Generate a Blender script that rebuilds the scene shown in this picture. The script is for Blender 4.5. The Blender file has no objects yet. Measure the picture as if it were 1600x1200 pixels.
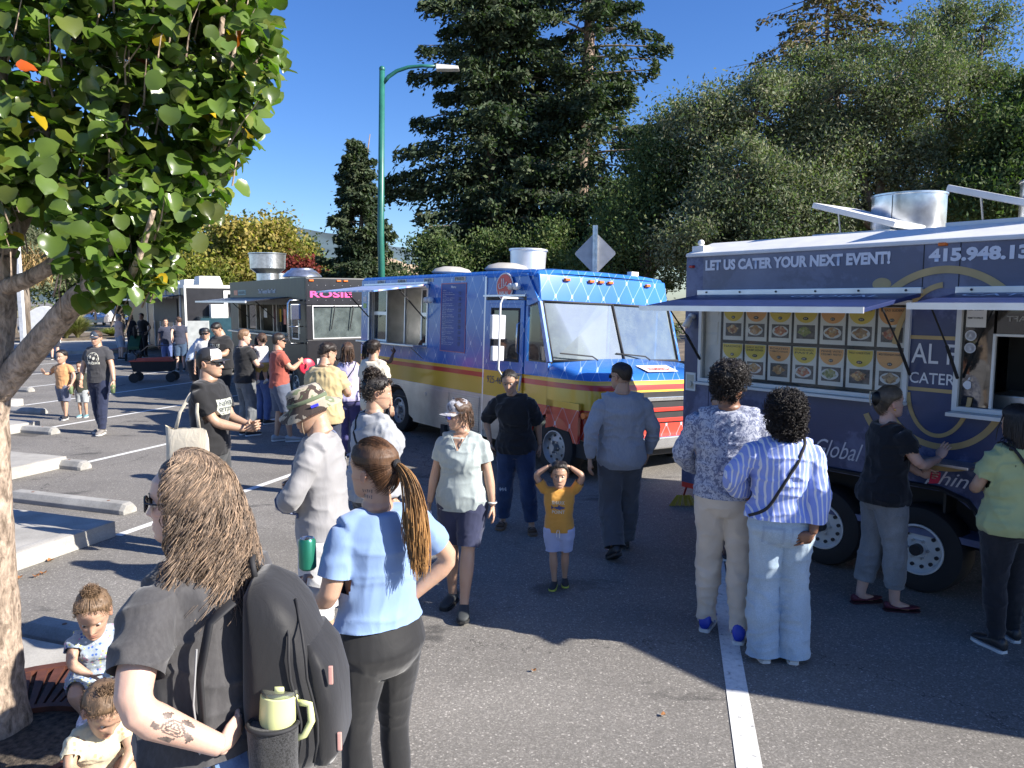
import bpy, bmesh, math, random
import numpy as np
from mathutils import Vector, Matrix, Euler
R = math.radians
random.seed(7)
RNG = np.random.default_rng(11)
SC = bpy.context.scene
COL = SC.collection
# camera, sky, sun, exposure
CAM_H = 2.27
cam_d = bpy.data.cameras.new('camera')
cam_d.sensor_width = 36.0
cam_d.lens = 27.0
cam_d.clip_start = 0.1
cam_d.clip_end = 6000
cam = bpy.data.objects.new('camera', cam_d)
cam.location = (0,0, CAM_H)
cam.rotation_euler = (R(90) - math.atan(130 / 1200),0,0)
COL.objects.link(cam)
SC.camera = cam
SUN_EL = 31.0
SUN_DIR = Vector((0.943 * math.cos(R(SUN_EL)),-0.333 * math.cos(R(SUN_EL)), math.sin(R(SUN_EL)))).normalized()
world = bpy.data.worlds.new('World')
SC.world = world
world.use_nodes = True
wn = world.node_tree.nodes
sky = wn.new('ShaderNodeTexSky')
sky.sky_type = 'NISHITA'
sky.sun_disc = False
sky.sun_elevation = R(SUN_EL)
sky.sun_rotation = math.atan2(SUN_DIR.x, SUN_DIR.y)
sky.altitude = 100
sky.air_density = 1.0
sky.dust_density = 0.5
sky.ozone_density = 6.0
bg = wn['Background']
bg.inputs['Strength'].default_value = 0.082
hs_ = wn.new('ShaderNodeHueSaturation')
hs_.inputs['Saturation'].default_value = 1.16
hs_.inputs['Hue'].default_value = 0.512
world.node_tree.links.new(sky.outputs['Color'], hs_.inputs['Color'])
world.node_tree.links.new(hs_.outputs['Color'], bg.inputs['Color'])
sun_d = bpy.data.lights.new('sun', 'SUN')
sun_d.energy = 4.9
sun_d.angle = R(0.53)
sun_d.color = (1.0,0.94,0.85)
sun = bpy.data.objects.new('sun', sun_d)
sun.rotation_euler = SUN_DIR.to_track_quat('Z', 'Y').to_euler()
COL.objects.link(sun)
SC.view_settings.view_transform = 'Standard'
SC.view_settings.look = 'None'
SC.view_settings.exposure = 1.22
SC.view_settings.gamma = 1.0
SC.view_settings.use_curve_mapping = False
SC.cycles.max_bounces = 8
SC.cycles.transparent_max_bounces = 12
SC.cycles.use_adaptive_sampling = True
# pixel measuring (photo pixels -> ground points, used for layout)
TH = math.atan(130 / 1200)
def pray(u, v):
 x = (u - 800) / 1200.0
 y = -(v - 600) / 1200.0
 c, s = math.cos(TH), math.sin(TH)
 return np.array([x, c + y * s,-s + y * c])
def gnd(u, v, z=0.0):
 d = pray(u, v)
 t = (z - CAM_H) / d[2]
 return Vector((d[0] * t, d[1] * t, z))
def atY(u, v, Y):
 d = pray(u, v)
 t = Y / d[1]
 return Vector((d[0] * t, Y, CAM_H + d[2] * t))
# value noise (numpy)
def _hash(ix, iy, iz):
 n = ix * 73856093 ^ iy * 19349663 ^ iz * 83492791
 n = (n ^ (n >> 13)) * 1274126177
 return ((n ^ (n >> 16)) & 0xffff) / 65535.0
def vnoise(p, scale=1.0, seed=0):
 q = np.asarray(p, float) * scale + seed * 17.13 + 100
 i = np.floor(q).astype(np.int64)
 f = q - i
 f = f * f * (3 - 2 * f)
 out = 0
 for dx in (0,1):
  wx = f[:,0] if dx else 1 - f[:,0]
  for dy in (0,1):
   wy = f[:,1] if dy else 1 - f[:,1]
   for dz in (0,1):
    wz = f[:,2] if dz else 1 - f[:,2]
    out = out + wx * wy * wz * _hash(i[:,0] + dx, i[:,1] + dy, i[:,2] + dz)
 return out
# materials
MATS = {}
def _n(nt, t, **kw):
 n = nt.nodes.new(t)
 for k, v in kw.items():
  setattr(n, k, v)
 return n
def newmat(name):
 m = bpy.data.materials.new(name)
 m.use_nodes = True
 return m, m.node_tree, m.node_tree.nodes['Principled BSDF']
def mixc(nt, fac, a, b, blend='MIX'):
 n = _n(nt, 'ShaderNodeMix', data_type='RGBA', blend_type=blend)
 for sock, val in ((n.inputs[0], fac),(n.inputs[6], a),(n.inputs[7], b)):
  if hasattr(val, 'is_linked') or hasattr(val, 'links'):
   nt.links.new(val, sock)
  elif isinstance(val,(int, float)):
   sock.default_value = val
  else:
   sock.default_value = (*val[:3],1)
 return n.outputs[2]
def math_(nt, op, a, b=None, c=None, clamp=False):
 n = _n(nt, 'ShaderNodeMath', operation=op)
 n.use_clamp = clamp
 for i, val in enumerate((a, b, c)):
  if val is None:
   continue
  if isinstance(val,(int, float)):
   n.inputs[i].default_value = val
  else:
   nt.links.new(val, n.inputs[i])
 return n.outputs[0]
def ramp(nt, fac, stops, interp='LINEAR'):
 n = _n(nt, 'ShaderNodeValToRGB')
 n.color_ramp.interpolation = interp
 el = n.color_ramp.elements
 while len(el) < len(stops):
  el.new(0.5)
 for e,(p, c) in zip(el, stops):
  e.position = p
  e.color = (*c[:3],1) if not isinstance(c,(int, float)) else (c, c, c,1)
 nt.links.new(fac, n.inputs[0])
 return n.outputs[0]
def coords(nt, scale=(1, 1, 1), kind='Object', rot=(0, 0, 0)):
 tc = _n(nt, 'ShaderNodeTexCoord')
 mp = _n(nt, 'ShaderNodeMapping')
 mp.inputs['Scale'].default_value = scale
 mp.inputs['Rotation'].default_value = rot
 nt.links.new(tc.outputs[kind], mp.inputs[0])
 return mp.outputs[0]
def noise(nt, vec, scale, detail=3, rough=0.5, dist=0.0):
 n = _n(nt, 'ShaderNodeTexNoise')
 n.inputs['Scale'].default_value = scale
 n.inputs['Detail'].default_value = detail
 n.inputs['Roughness'].default_value = rough
 n.inputs['Distortion'].default_value = dist
 nt.links.new(vec, n.inputs['Vector'])
 return n.outputs['Fac']
def vor(nt, vec, scale, feature='F1', rnd=1.0):
 n = _n(nt, 'ShaderNodeTexVoronoi', feature=feature)
 n.inputs['Scale'].default_value = scale
 n.inputs['Randomness'].default_value = rnd
 nt.links.new(vec, n.inputs['Vector'])
 return n
def bump(nt, b, height, strength=0.3, dist=0.01):
 n = _n(nt, 'ShaderNodeBump')
 n.inputs['Strength'].default_value = strength
 n.inputs['Distance'].default_value = dist
 nt.links.new(height, n.inputs['Height'])
 nt.links.new(n.outputs[0], b.inputs['Normal'])
 return n
def mat(name, col, rough=0.5, metal=0.0, var=0.08, vscale=6.0, bstr=0.0, bscale=40.0, bdist=0.004, spec=0.5, coat=0.0, trans=0.0, alpha=1.0, stretch=(1,1,1)):
 key = (name, col, rough, metal)
 if key in MATS:
  return MATS[key]
 m, nt, b = newmat(name)
 v = coords(nt, stretch)
 nz = noise(nt, v, vscale,4)
 d = tuple(max(0, c * (1 - var * 2)) for c in col)
 l = tuple(min(1, c * (1 + var * 2)) for c in col)
 c = ramp(nt, nz, [(0.3, d),(0.7, l)])
 nt.links.new(c, b.inputs['Base Color'])
 b.inputs['Roughness'].default_value = rough
 b.inputs['Metallic'].default_value = metal
 b.inputs['Specular IOR Level'].default_value = spec
 b.inputs['Coat Weight'].default_value = coat
 b.inputs['Transmission Weight'].default_value = trans
 b.inputs['Alpha'].default_value = alpha
 if bstr > 0:
  bump(nt, b, noise(nt, v, bscale,4,0.6), bstr, bdist)
 MATS[key] = m
 return m
M_BLACK = mat('black_rubber', (0.018, 0.018, 0.02), 0.7)
M_DARK = mat('dark_plastic', (0.03, 0.03, 0.033), 0.45)
M_STEEL = mat('steel', (0.62, 0.62, 0.62), 0.35, 0.9, bstr=0.05, bscale=60)
M_ALU = mat('aluminium', (0.78, 0.78, 0.78), 0.42, 0.75, var=0.04)
M_GALV = mat('galvanised_steel', (0.62, 0.64, 0.66), 0.28, 0.9, var=0.1, vscale=12)
M_WHITE = mat('white_paint', (0.72, 0.72, 0.70), 0.45, var=0.04)
M_CHROME = mat('chrome', (0.7, 0.7, 0.7), 0.22, 1.0, var=0.05)
M_ALLOY = mat('wheel_alloy', (0.42, 0.42, 0.42), 0.5, 0.6, var=0.1)
M_ORANGE = mat('orange_lens', (0.75, 0.16, 0.02), 0.25)
M_RED = mat('red_lens', (0.45, 0.02, 0.015), 0.25)
M_YELLOW = mat('yellow_film', (0.80, 0.50, 0.05), 0.35, var=0.04)
M_REDF = mat('red_film', (0.62, 0.045, 0.03), 0.3, var=0.04)
M_PINK = mat('pink_letter', (0.75, 0.08, 0.30), 0.5, var=0.02)
M_LETTER = mat('pale_letter', (0.72, 0.72, 0.76), 0.5, var=0.02)
M_GOLD = mat('gold_film', (0.48, 0.34, 0.15), 0.45, var=0.05)
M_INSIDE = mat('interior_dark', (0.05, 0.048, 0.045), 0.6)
M_INWALL = mat('interior_steel', (0.45, 0.45, 0.44), 0.35, 0.6, var=0.1)
def glass_mat(name, tint=(0.5,0.6,0.6), dust=0.15, dustcol=(0.42,0.45,0.45), rough=0.03, refl=1.0):
 m, nt, b = newmat(name)
 nt.nodes.remove(b)
 out = nt.nodes['Material Output']
 gl = _n(nt, 'ShaderNodeBsdfGlossy'); gl.inputs['Roughness'].default_value = rough
 tr = _n(nt, 'ShaderNodeBsdfTransparent'); tr.inputs['Color'].default_value = (*tint, 1)
 df = _n(nt, 'ShaderNodeBsdfDiffuse'); df.inputs['Color'].default_value = (*dustcol, 1)
 lw = _n(nt, 'ShaderNodeLayerWeight'); lw.inputs['Blend'].default_value = 0.35
 f = math_(nt, 'MULTIPLY_ADD', lw.outputs['Fresnel'], refl, 0.06 * refl, clamp=True)
 m1 = _n(nt, 'ShaderNodeMixShader')
 nt.links.new(f, m1.inputs[0]); nt.links.new(tr.outputs[0], m1.inputs[1]); nt.links.new(gl.outputs[0], m1.inputs[2])
 v = coords(nt)
 nz = noise(nt, v,5.0,5,0.65)
 sp = vor(nt, v, 60.0).outputs['Distance']
 spk = math_(nt, 'LESS_THAN', sp, 0.12)
 d2 = math_(nt, 'MULTIPLY', nz, dust * 2)
 d3 = math_(nt, 'MULTIPLY_ADD', spk, 0.12 if dust > 0.1 else 0.0, d2, clamp=True)
 m2 = _n(nt, 'ShaderNodeMixShader')
 nt.links.new(d3, m2.inputs[0]); nt.links.new(m1.outputs[0], m2.inputs[1]); nt.links.new(df.outputs[0], m2.inputs[2])
 nt.links.new(m2.outputs[0], out.inputs['Surface'])
 return m
M_GLASS = glass_mat('window_glass', (0.45, 0.5, 0.5), 0.06)
M_WINDSHIELD = glass_mat('dusty_windshield', (0.35, 0.42, 0.42), 0.30, (0.27, 0.33, 0.32), refl=.55)
M_TINT = glass_mat('tinted_glass', (0.08, 0.09, 0.1), 0.05)
# mesh builder
class MB:
 def __init__(s):
  s.v = []; s.f = []; s.m = []; s.mats = []
  s.X = Matrix.Identity(4)
 def mi(s, m):
  if m is None: return 0
  if m not in s.mats: s.mats.append(m)
  return s.mats.index(m)
 def add(s, vs, fs, m=None):
  o = len(s.v); k = s.mi(m)
  for p in vs:
   s.v.append(tuple(s.X @ Vector(p)))
  for f in fs:
   s.f.append(tuple(o + i for i in f)); s.m.append(k)
 def box(s, a, b, m=None):
  x0, y0, z0 = (min(a[i], b[i]) for i in range(3)); x1, y1, z1 = (max(a[i], b[i]) for i in range(3))
  s.add([(x0,y0,z0),(x1,y0,z0),(x1,y1,z0),(x0,y1,z0),(x0,y0,z1),(x1,y0,z1),(x1,y1,z1),(x0,y1,z1)],
    [(0,3,2,1),(4,5,6,7),(0,1,5,4),(1,2,6,5),(2,3,7,6),(3,0,4,7)], m)
 def hexa(s, b, t, m=None):
  s.add(list(b) + list(t), [(3,2,1,0),(4,5,6,7),(0,1,5,4),(1,2,6,5),(2,3,7,6),(3,0,4,7)], m)
 def tube(s, pts, r, n=10, m=None, cap=True, flat=1.0, up=None):
  pts = [Vector(p) for p in pts]
  rs = r if isinstance(r,(list, tuple)) else [r] * len(pts)
  vs = []; fs = []
  ref = Vector(up) if up else None
  prev = None
  for i, p in enumerate(pts):
   t = (pts[min(i + 1, len(pts) - 1)] - pts[max(i - 1,0)])
   if t.length < 1e-9: t = Vector((0,0,1))
   t.normalize()
   if prev is None:
    a = ref if ref else (Vector((0,0,1)) if abs(t.z) < 0.9 else Vector((1,0,0)))
    x = t.cross(a).normalized()
   else:
    x = (prev - t * prev.dot(t)).normalized()
   prev = x
   y = t.cross(x)
   for k in range(n):
    an = 2 * math.pi * k / n
    vs.append(p + x * math.cos(an) * rs[i] + y * math.sin(an) * rs[i] * flat)
  for i in range(len(pts) - 1):
   for k in range(n):
    k2 = (k + 1) % n
    fs.append((i * n + k, i * n + k2,(i + 1) * n + k2,(i + 1) * n + k))
  if cap:
   fs.append(tuple(range(n - 1,-1,-1)))
   fs.append(tuple(range((len(pts) - 1) * n, len(pts) * n)))
  s.add(vs, fs, m)
 def cyl(s, p0, p1, r, n=16, m=None, r1=None):
  s.tube([p0, p1], [r, r if r1 is None else r1], n, m)
 def lathe(s, c, prof, n=24, m=None, axis='z', cap=True):
  vs = []; fs = []
  for (r, h) in prof:
   for k in range(n):
    a = 2 * math.pi * k / n
    if axis == 'z': vs.append((c[0] + r * math.cos(a), c[1] + r * math.sin(a), c[2] + h))
    elif axis == 'y': vs.append((c[0] + r * math.cos(a), c[1] + h, c[2] + r * math.sin(a)))
    else: vs.append((c[0] + h, c[1] + r * math.cos(a), c[2] + r * math.sin(a)))
  for i in range(len(prof) - 1):
   for k in range(n):
    k2 = (k + 1) % n
    fs.append((i * n + k, i * n + k2,(i + 1) * n + k2,(i + 1) * n + k))
  if cap and prof[0][0] > 1e-6: fs.append(tuple(range(n - 1,-1,-1)))
  if cap and prof[-1][0] > 1e-6: fs.append(tuple(range((len(prof) - 1) * n, len(prof) * n)))
  s.add(vs, fs, m)
 def prism(s, poly, d, m=None):
  """poly: 3-D points of one face, extruded by vector d"""
  n = len(poly); d = Vector(d)
  vs = [Vector(p) for p in poly] + [Vector(p) + d for p in poly]
  fs = [tuple(range(n - 1,-1,-1)), tuple(range(n,2 * n))] + [(i,(i + 1) % n, n + (i + 1) % n, n + i) for i in range(n)]
  s.add(vs, fs, m)
 def plate_xz(s, poly, y0, y1, m=None):
  s.prism([(p[0], y0, p[1]) for p in poly],(0, y1 - y0,0), m)
 def sphere(s, c, r, m=None, n=12, k=8):
  r = (r, r, r) if isinstance(r,(int, float)) else r
  vs = [(c[0], c[1], c[2] - r[2])]; fs = []
  for i in range(1, k):
   ph = -math.pi / 2 + math.pi * i / k
   for j in range(n):
    a = 2 * math.pi * j / n
    vs.append((c[0] + r[0] * math.cos(ph) * math.cos(a), c[1] + r[1] * math.cos(ph) * math.sin(a), c[2] + r[2] * math.sin(ph)))
  vs.append((c[0], c[1], c[2] + r[2]))
  for j in range(n):
   fs.append((0,1 + (j + 1) % n,1 + j))
   fs.append((len(vs) - 1,1 + (k - 2) * n + j,1 + (k - 2) * n + (j + 1) % n))
  for i in range(k - 2):
   for j in range(n):
    a = 1 + i * n + j; b = 1 + i * n + (j + 1) % n
    fs.append((a, b, b + n, a + n))
  s.add(vs, fs, m)
 def build(s, name, m=None, parent=None, smooth=False, bevel=0.0, seg=2, auto=None):
  me = bpy.data.meshes.new(name)
  me.from_pydata(s.v, [], s.f)
  ms = s.mats if s.mats else [m]
  if m is not None and m not in ms and s.mats == []: ms = [m]
  for x in ms: me.materials.append(x if x else M_DARK)
  if len(ms) > 1: me.polygons.foreach_set('material_index', s.m)
  bm = bmesh.new(); bm.from_mesh(me)
  bmesh.ops.recalc_face_normals(bm, faces=bm.faces)
  if bevel > 0:
   es = [e for e in bm.edges if len(e.link_faces) == 2 and e.calc_face_angle(0) > 0.5]
   bmesh.ops.bevel(bm, geom=es, offset=bevel, segments=seg, affect='EDGES', profile=0.7, clamp_overlap=True)
  bm.to_mesh(me); bm.free()
  if smooth:
   me.polygons.foreach_set('use_smooth', [True] * len(me.polygons))
   if auto is not None:
    try: me.set_sharp_from_angle(angle=R(auto))
    except Exception: pass
  o = bpy.data.objects.new(name, me)
  COL.objects.link(o)
  if parent: o.parent = parent
  return o
def npmesh(name, V, Fq, mats, mi=None, parent=None, smooth=True, tint=None):
 """V (n,3), Fq (m,k) constant k"""
 V = np.ascontiguousarray(V, dtype=np.float32); Fq = np.ascontiguousarray(Fq, dtype=np.int32)
 me = bpy.data.meshes.new(name)
 me.vertices.add(len(V)); me.vertices.foreach_set('co', V.ravel())
 k = Fq.shape[1]
 me.loops.add(Fq.size); me.loops.foreach_set('vertex_index', Fq.ravel())
 me.polygons.add(len(Fq)); me.polygons.foreach_set('loop_start', np.arange(0, Fq.size, k, dtype=np.int32))
 me.polygons.foreach_set('use_smooth', np.full(len(Fq), smooth))
 for m in mats: me.materials.append(m)
 if mi is not None: me.polygons.foreach_set('material_index', np.asarray(mi, np.int32))
 if tint is not None:
  ca = me.color_attributes.new('tint', 'FLOAT_COLOR', 'POINT')
  ca.data.foreach_set('color', np.c_[tint, np.ones(len(V))].astype(np.float32).ravel())
 me.update(calc_edges=True)
 o = bpy.data.objects.new(name, me)
 COL.objects.link(o)
 if parent: o.parent = parent
 return o
def thing(name, label, cat, loc=(0,0,0), rz=0.0, group=None):
 o = bpy.data.objects.new(name, None)
 o.empty_display_size = 0.1
 COL.objects.link(o)
 o.location = loc; o.rotation_euler = (0,0, rz)
 o['label'] = label; o['category'] = cat
 if group: o['group'] = group
 return o
def tag(o, label, cat, group=None):
 o['label'] = label; o['category'] = cat
 if group: o['group'] = group
 return o
def struct(o):
 o['kind'] = 'structure'
 return o
def stuff(o, label=None, cat=None):
 o['kind'] = 'stuff'
 if label: o['label'] = label
 if cat: o['category'] = cat
 return o
def text_mesh(body, bold=0.0, shear=0.0, spacing=1.0):
 cu = bpy.data.curves.new('lettering', 'FONT')
 cu.body = body; cu.size = 1.0; cu.offset = bold; cu.shear = shear; cu.space_character = spacing
 cu.resolution_u = 3; cu.extrude = 0.0; cu.align_x = 'LEFT'
 o = bpy.data.objects.new('lettering', cu)
 COL.objects.link(o)
 dg = bpy.context.evaluated_depsgraph_get()
 me = bpy.data.meshes.new_from_object(o.evaluated_get(dg))
 bpy.data.objects.remove(o); bpy.data.curves.remove(cu)
 return me
def text(name, body, org, ex, ez, w, h, m, parent, bold=0.02, shear=0.0, spacing=1.0, smooth=False):
 """lettering fitted to a w x h rectangle whose lower left corner is org, axes ex (reading) and ez (up)"""
 me = text_mesh(body, bold, shear, spacing)
 n = len(me.vertices)
 if n == 0: return None
 co = np.zeros(n * 3); me.vertices.foreach_get('co', co); co = co.reshape(-1, 3)
 mn = co.min(0); mx = co.max(0)
 q = (co[:, :2] - mn[:2]) / np.maximum(mx[:2] - mn[:2],1e-6) * np.array([w, h])
 org = np.array(org); ex = np.array(ex, float); ez = np.array(ez, float)
 P = org + q[:, :1] * ex + q[:,1:] * ez
 me.vertices.foreach_set('co', P.astype(np.float32).ravel())
 me.materials.clear(); me.materials.append(m); me.update()
 o = bpy.data.objects.new(name, me); COL.objects.link(o)
 if parent: o.parent = parent
 return o
# ground and parking lot
def asphalt_mat():
 m, nt, b = newmat('asphalt')
 v = coords(nt)
 fine = noise(nt, v,90,5,0.75)
 big = noise(nt, v,0.45,4,0.6)
 mid = noise(nt, v,5,5,0.6)
 base = ramp(nt, big, [(0.3,(0.168,0.157,0.142)),(0.7,(0.222,0.208,0.187))])
 agg = vor(nt, v,110)
 cell = _n(nt, 'ShaderNodeSeparateColor'); nt.links.new(agg.outputs['Color'], cell.inputs[0])
 st = ramp(nt, cell.outputs[0], [(0.0,0.74),(0.55,0.94),(0.85,1.15),(0.97,1.45),(1.0,2.3)])
 c = mixc(nt, 1.0, base, st, 'MULTIPLY')
 c = mixc(nt, 0.5, c, ramp(nt, fine, [(0.3, 0.7), (0.7, 1.32)]), 'MULTIPLY')
 c = mixc(nt, 1.0, c, ramp(nt, noise(nt, coords(nt, (.25, 1.2, 1), rot=(0, 0, .9)), 1.1, 4, .6), [(0.3, 0.86), (0.7, 1.1)]), 'MULTIPLY')
 oil = ramp(nt, noise(nt, coords(nt,(0.55,0.9,1)),1.5,4,0.6,0.4), [(0.61,0.0),(0.67,0.55)])
 c = mixc(nt, oil, c,(0.02,0.02,0.021))
 wv = noise(nt, v,2.0,4,0.6)
 cr = _n(nt, 'ShaderNodeTexVoronoi', feature='DISTANCE_TO_EDGE')
 cr.inputs['Scale'].default_value = 0.32
 vm = _n(nt, 'ShaderNodeVectorMath', operation='ADD')
 nt.links.new(v, vm.inputs[0])
 cmb = _n(nt, 'ShaderNodeCombineXYZ'); nt.links.new(wv, cmb.inputs[0]); nt.links.new(mid, cmb.inputs[1])
 nt.links.new(cmb.outputs[0], vm.inputs[1]); nt.links.new(vm.outputs[0], cr.inputs['Vector'])
 crk = math_(nt, 'LESS_THAN', cr.outputs['Distance'], 0.0022)
 crk = math_(nt, 'MULTIPLY', crk, 0.6)
 c = mixc(nt, crk, c,(0.018,0.018,0.018))
 nt.links.new(c, b.inputs['Base Color'])
 b.inputs['Roughness'].default_value = 0.85
 b.inputs['Specular IOR Level'].default_value = 0.35
 h = math_(nt, 'MULTIPLY_ADD', cell.outputs[1], 0.6, fine)
 bump(nt, b, h,0.35,0.005)
 return m
def concrete_mat(name, col, stain=0.35):
 m, nt, b = newmat(name)
 v = coords(nt)
 f = noise(nt, v,60,5,0.7)
 g = noise(nt, v,2.2,5,0.65)
 c = ramp(nt, g, [(0.3, tuple(x * (1 - stain) for x in col)),(0.65, col)])
 c = mixc(nt, 0.6, c, ramp(nt, f, [(0.3, 0.75), (0.7, 1.2)]), 'MULTIPLY')
 pit = vor(nt, v, 28).outputs['Distance']
 c = mixc(nt, ramp(nt, pit, [(0.05,0.5),(0.10,0.0)]), c, tuple(x * 0.4 for x in col))
 nt.links.new(c, b.inputs['Base Color'])
 b.inputs['Roughness'].default_value = 0.9
 bump(nt, b, f,0.35,0.004)
 return m
def linepaint_mat():
 m, nt, b = newmat('line_paint')
 v = coords(nt)
 w = noise(nt, v,22,6,0.75)
 c = ramp(nt, w, [(0.30,(0.20,0.20,0.20)),(0.42,(0.62,0.62,0.60)),(0.6,(0.74,0.74,0.71))])
 nt.links.new(c, b.inputs['Base Color'])
 b.inputs['Roughness'].default_value = 0.7
 bump(nt, b, noise(nt, v,90,5,0.7),0.4,0.004)
 return m
M_ASPH = asphalt_mat()
M_CONC = concrete_mat('concrete', (0.42, 0.40, 0.36))
M_STOP = concrete_mat('wheel_stop_concrete', (0.37, 0.36, 0.335), 0.42)
M_LINE = linepaint_mat()
M_REDK = mat('red_kerb_paint', (0.50, 0.05, 0.04), 0.6, var=0.15, vscale=3)
M_DIRT = mat('dry_soil', (0.13, 0.10, 0.07), 0.95, var=0.3, vscale=3, bstr=0.5, bscale=20, bdist=0.03)
g = MB(); g.add([(-900,-60,0),(900,-60,0),(900,1500,0),(-900,1500,0)], [(0,1,2,3)])
struct(g.build('ground', M_ASPH))
STALL = Vector((0.337,0.941,0)).normalized()      # direction of the painted stall lines
HEAD = Vector((-0.941,0.337,0)).normalized()      # along the heads of the stalls
ROW = Vector((-2.27,3.12,0))                      # from one stall to the next
C0 = Vector((-3.84,7.24,0))
def strip(name, p, q, w, z=0.004, m=None):
 p = Vector(p); q = Vector(q); d = (q - p).normalized(); s = Vector((-d.y, d.x,0)) * w / 2
 b = MB(); n = max(1, int((q - p).length / 1.0))
 vs = []
 for i in range(n + 1):
  c = p.lerp(q, i / n); vs += [(c - s) + Vector((0,0, z)),(c + s) + Vector((0,0, z))]
 b.add(vs, [(2 * i,2 * i + 2,2 * i + 3,2 * i + 1) for i in range(n)])
 return b.build(name, m or M_LINE)
lines = []
for i in range(0,9):
 c = C0 + ROW * i
 L = 5.6
 lines.append(struct(strip('parking_line', c + STALL * 0.02, c + STALL * L, 0.10)))
pa, pb = gnd(1127,925), gnd(1171,1200)
dd = (pb - pa).normalized()
struct(strip('parking_line', pa - dd * 2.2, pb + dd * 2.5, 0.125))
slabs = MB()
poly = []
for i in range(-2,10):
 c = C0 + ROW * i
 prevc = C0 + ROW * (i - 1)
 A = np.array([[HEAD.x, STALL.x], [HEAD.y, STALL.y]]); rhs = np.array([c.x - prevc.x, c.y - prevc.y])
 t, s_ = np.linalg.solve(A, rhs)
 poly.append((prevc.x + HEAD.x * t, prevc.y + HEAD.y * t))
 poly.append((c.x, c.y))
last = C0 + ROW * 9
far = [(last.x - 3.0, last.y + 1.2),(last.x - 14, last.y + 4),(-34,6),(-12,-3),(C0 - ROW * 2).to_2d().to_tuple()]
outline = poly + [(last.x + HEAD.x * 3, last.y + HEAD.y * 3),(last.x + HEAD.x * 14, last.y + HEAD.y * 14),(-40,-4),(-3.0,-4)]
slabs.prism([(x, y,0) for x, y in outline],(0,0,0.15), M_CONC)
sw = slabs.build('sidewalk', M_CONC)
bm = bmesh.new(); bm.from_mesh(sw.data)
bmesh.ops.triangulate(bm, faces=[f for f in bm.faces if len(f.verts) > 4]); bm.to_mesh(sw.data); bm.free()
struct(sw)
for i in range(-1,7):
 c = C0 + ROW * i
 kb = MB()
 n1 = HEAD * 0.16
 s0 = c + HEAD * 0.0; s1 = c - STALL * 2.3
 kb.hexa([(s0 + Vector((0,0,0.0))),(s1),(s1 + n1),(s0 + n1)],
   [(s0 + HEAD * 0.02 + Vector((0,0,0.154))),(s1 + HEAD * 0.02 + Vector((0,0,0.154))),(s1 + n1 + Vector((0,0,0.154))),(s0 + n1 + Vector((0,0,0.154)))])
 kb.v = [(x + (-HEAD.x) * 0.012, y + (-HEAD.y) * 0.012, z) for x, y, z in kb.v]
 k = kb.build('kerb', M_CONC, sw, bevel=0.02, smooth=True, auto=50)
def wheel_stop(c, label, k):
 t = thing('wheel_stop', label, 'wheel stop', (c.x, c.y, 0.0), math.atan2(HEAD.y, HEAD.x), 'concrete wheel stops at the stall heads')
 b = MB(); L = 1.72; w = 0.10; h = 0.115
 prof = [(-w,0),(w,0),(w,0.05),(0.055, h),(-0.055, h),(-w,0.05)]
 n = len(prof); vs = []; fs = []
 for j, x in enumerate((0,0.05, L - 0.05, L)):
  sc = 0.9 if j in (0,3) else 1
  vs += [(x, p[0] * sc, p[1] * (0.82 if j in (0,3) else 1)) for p in prof]
 for j in range(3):
  fs += [(j * n + a, j * n + (a + 1) % n,(j + 1) * n + (a + 1) % n,(j + 1) * n + a) for a in range(n)]
 fs += [tuple(range(n - 1,-1,-1)), tuple(range(3 * n,4 * n))]
 b.add(vs, fs)
 b.build('block', M_STOP, t, bevel=0.008)
 for x in (0.3, L - 0.3):
  p = MB(); p.cyl((x,0,0.10),(x,0, h + 0.003),0.016,8)
  p.build('anchor_pin', mat('rust', (0.16, 0.07, 0.04), 0.8), t)
WS = ['grey wheel stop behind the two toddlers at the tree grate', 'large weathered wheel stop in the nearest open stall behind the tree trunk',
  'second wheel stop along the saw-tooth kerb', 'third wheel stop, near the walking man and boys', 'fourth wheel stop along the saw-tooth kerb',
  'fifth wheel stop, left of the boy in orange', 'sixth and farthest clear wheel stop on the left']
for k,(u, v) in enumerate([(30 + 118,1010),(192,806),(125,736),(79,680),(62,648),(44,613)]):
 p = gnd(u, v) if k else gnd(30,1000) - HEAD * 1.72
 wheel_stop(p + STALL * 0.10, WS[k], k)
GR = Vector((-2.35,3.45,0.152))
t = thing('tree_grate', 'rust-brown slotted iron grate round the near tree', 'tree grate', GR)
b = MB();
M_GRATE = mat('rusty_iron', (0.10, 0.035, 0.022), 0.75, 0.3, var=0.25, vscale=9, bstr=0.3)
for r0, r1 in ((0.33,0.37),(0.80,0.86)):
 b = MB(); n = 40; vs = []; fs = []
 for i in range(n):
  a = 2 * math.pi * i / n
  for (r, z) in ((r0,0),(r1,0),(r1,0.03),(r0,0.03)):
   vs.append((r * math.cos(a), r * math.sin(a), z))
 for i in range(n):
  j = (i + 1) % n
  for q in range(4):
   fs.append((i * 4 + q, i * 4 + (q + 1) % 4, j * 4 + (q + 1) % 4, j * 4 + q))
 b.add(vs, fs); b.build('ring', M_GRATE, t)
bars = MB()
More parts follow.
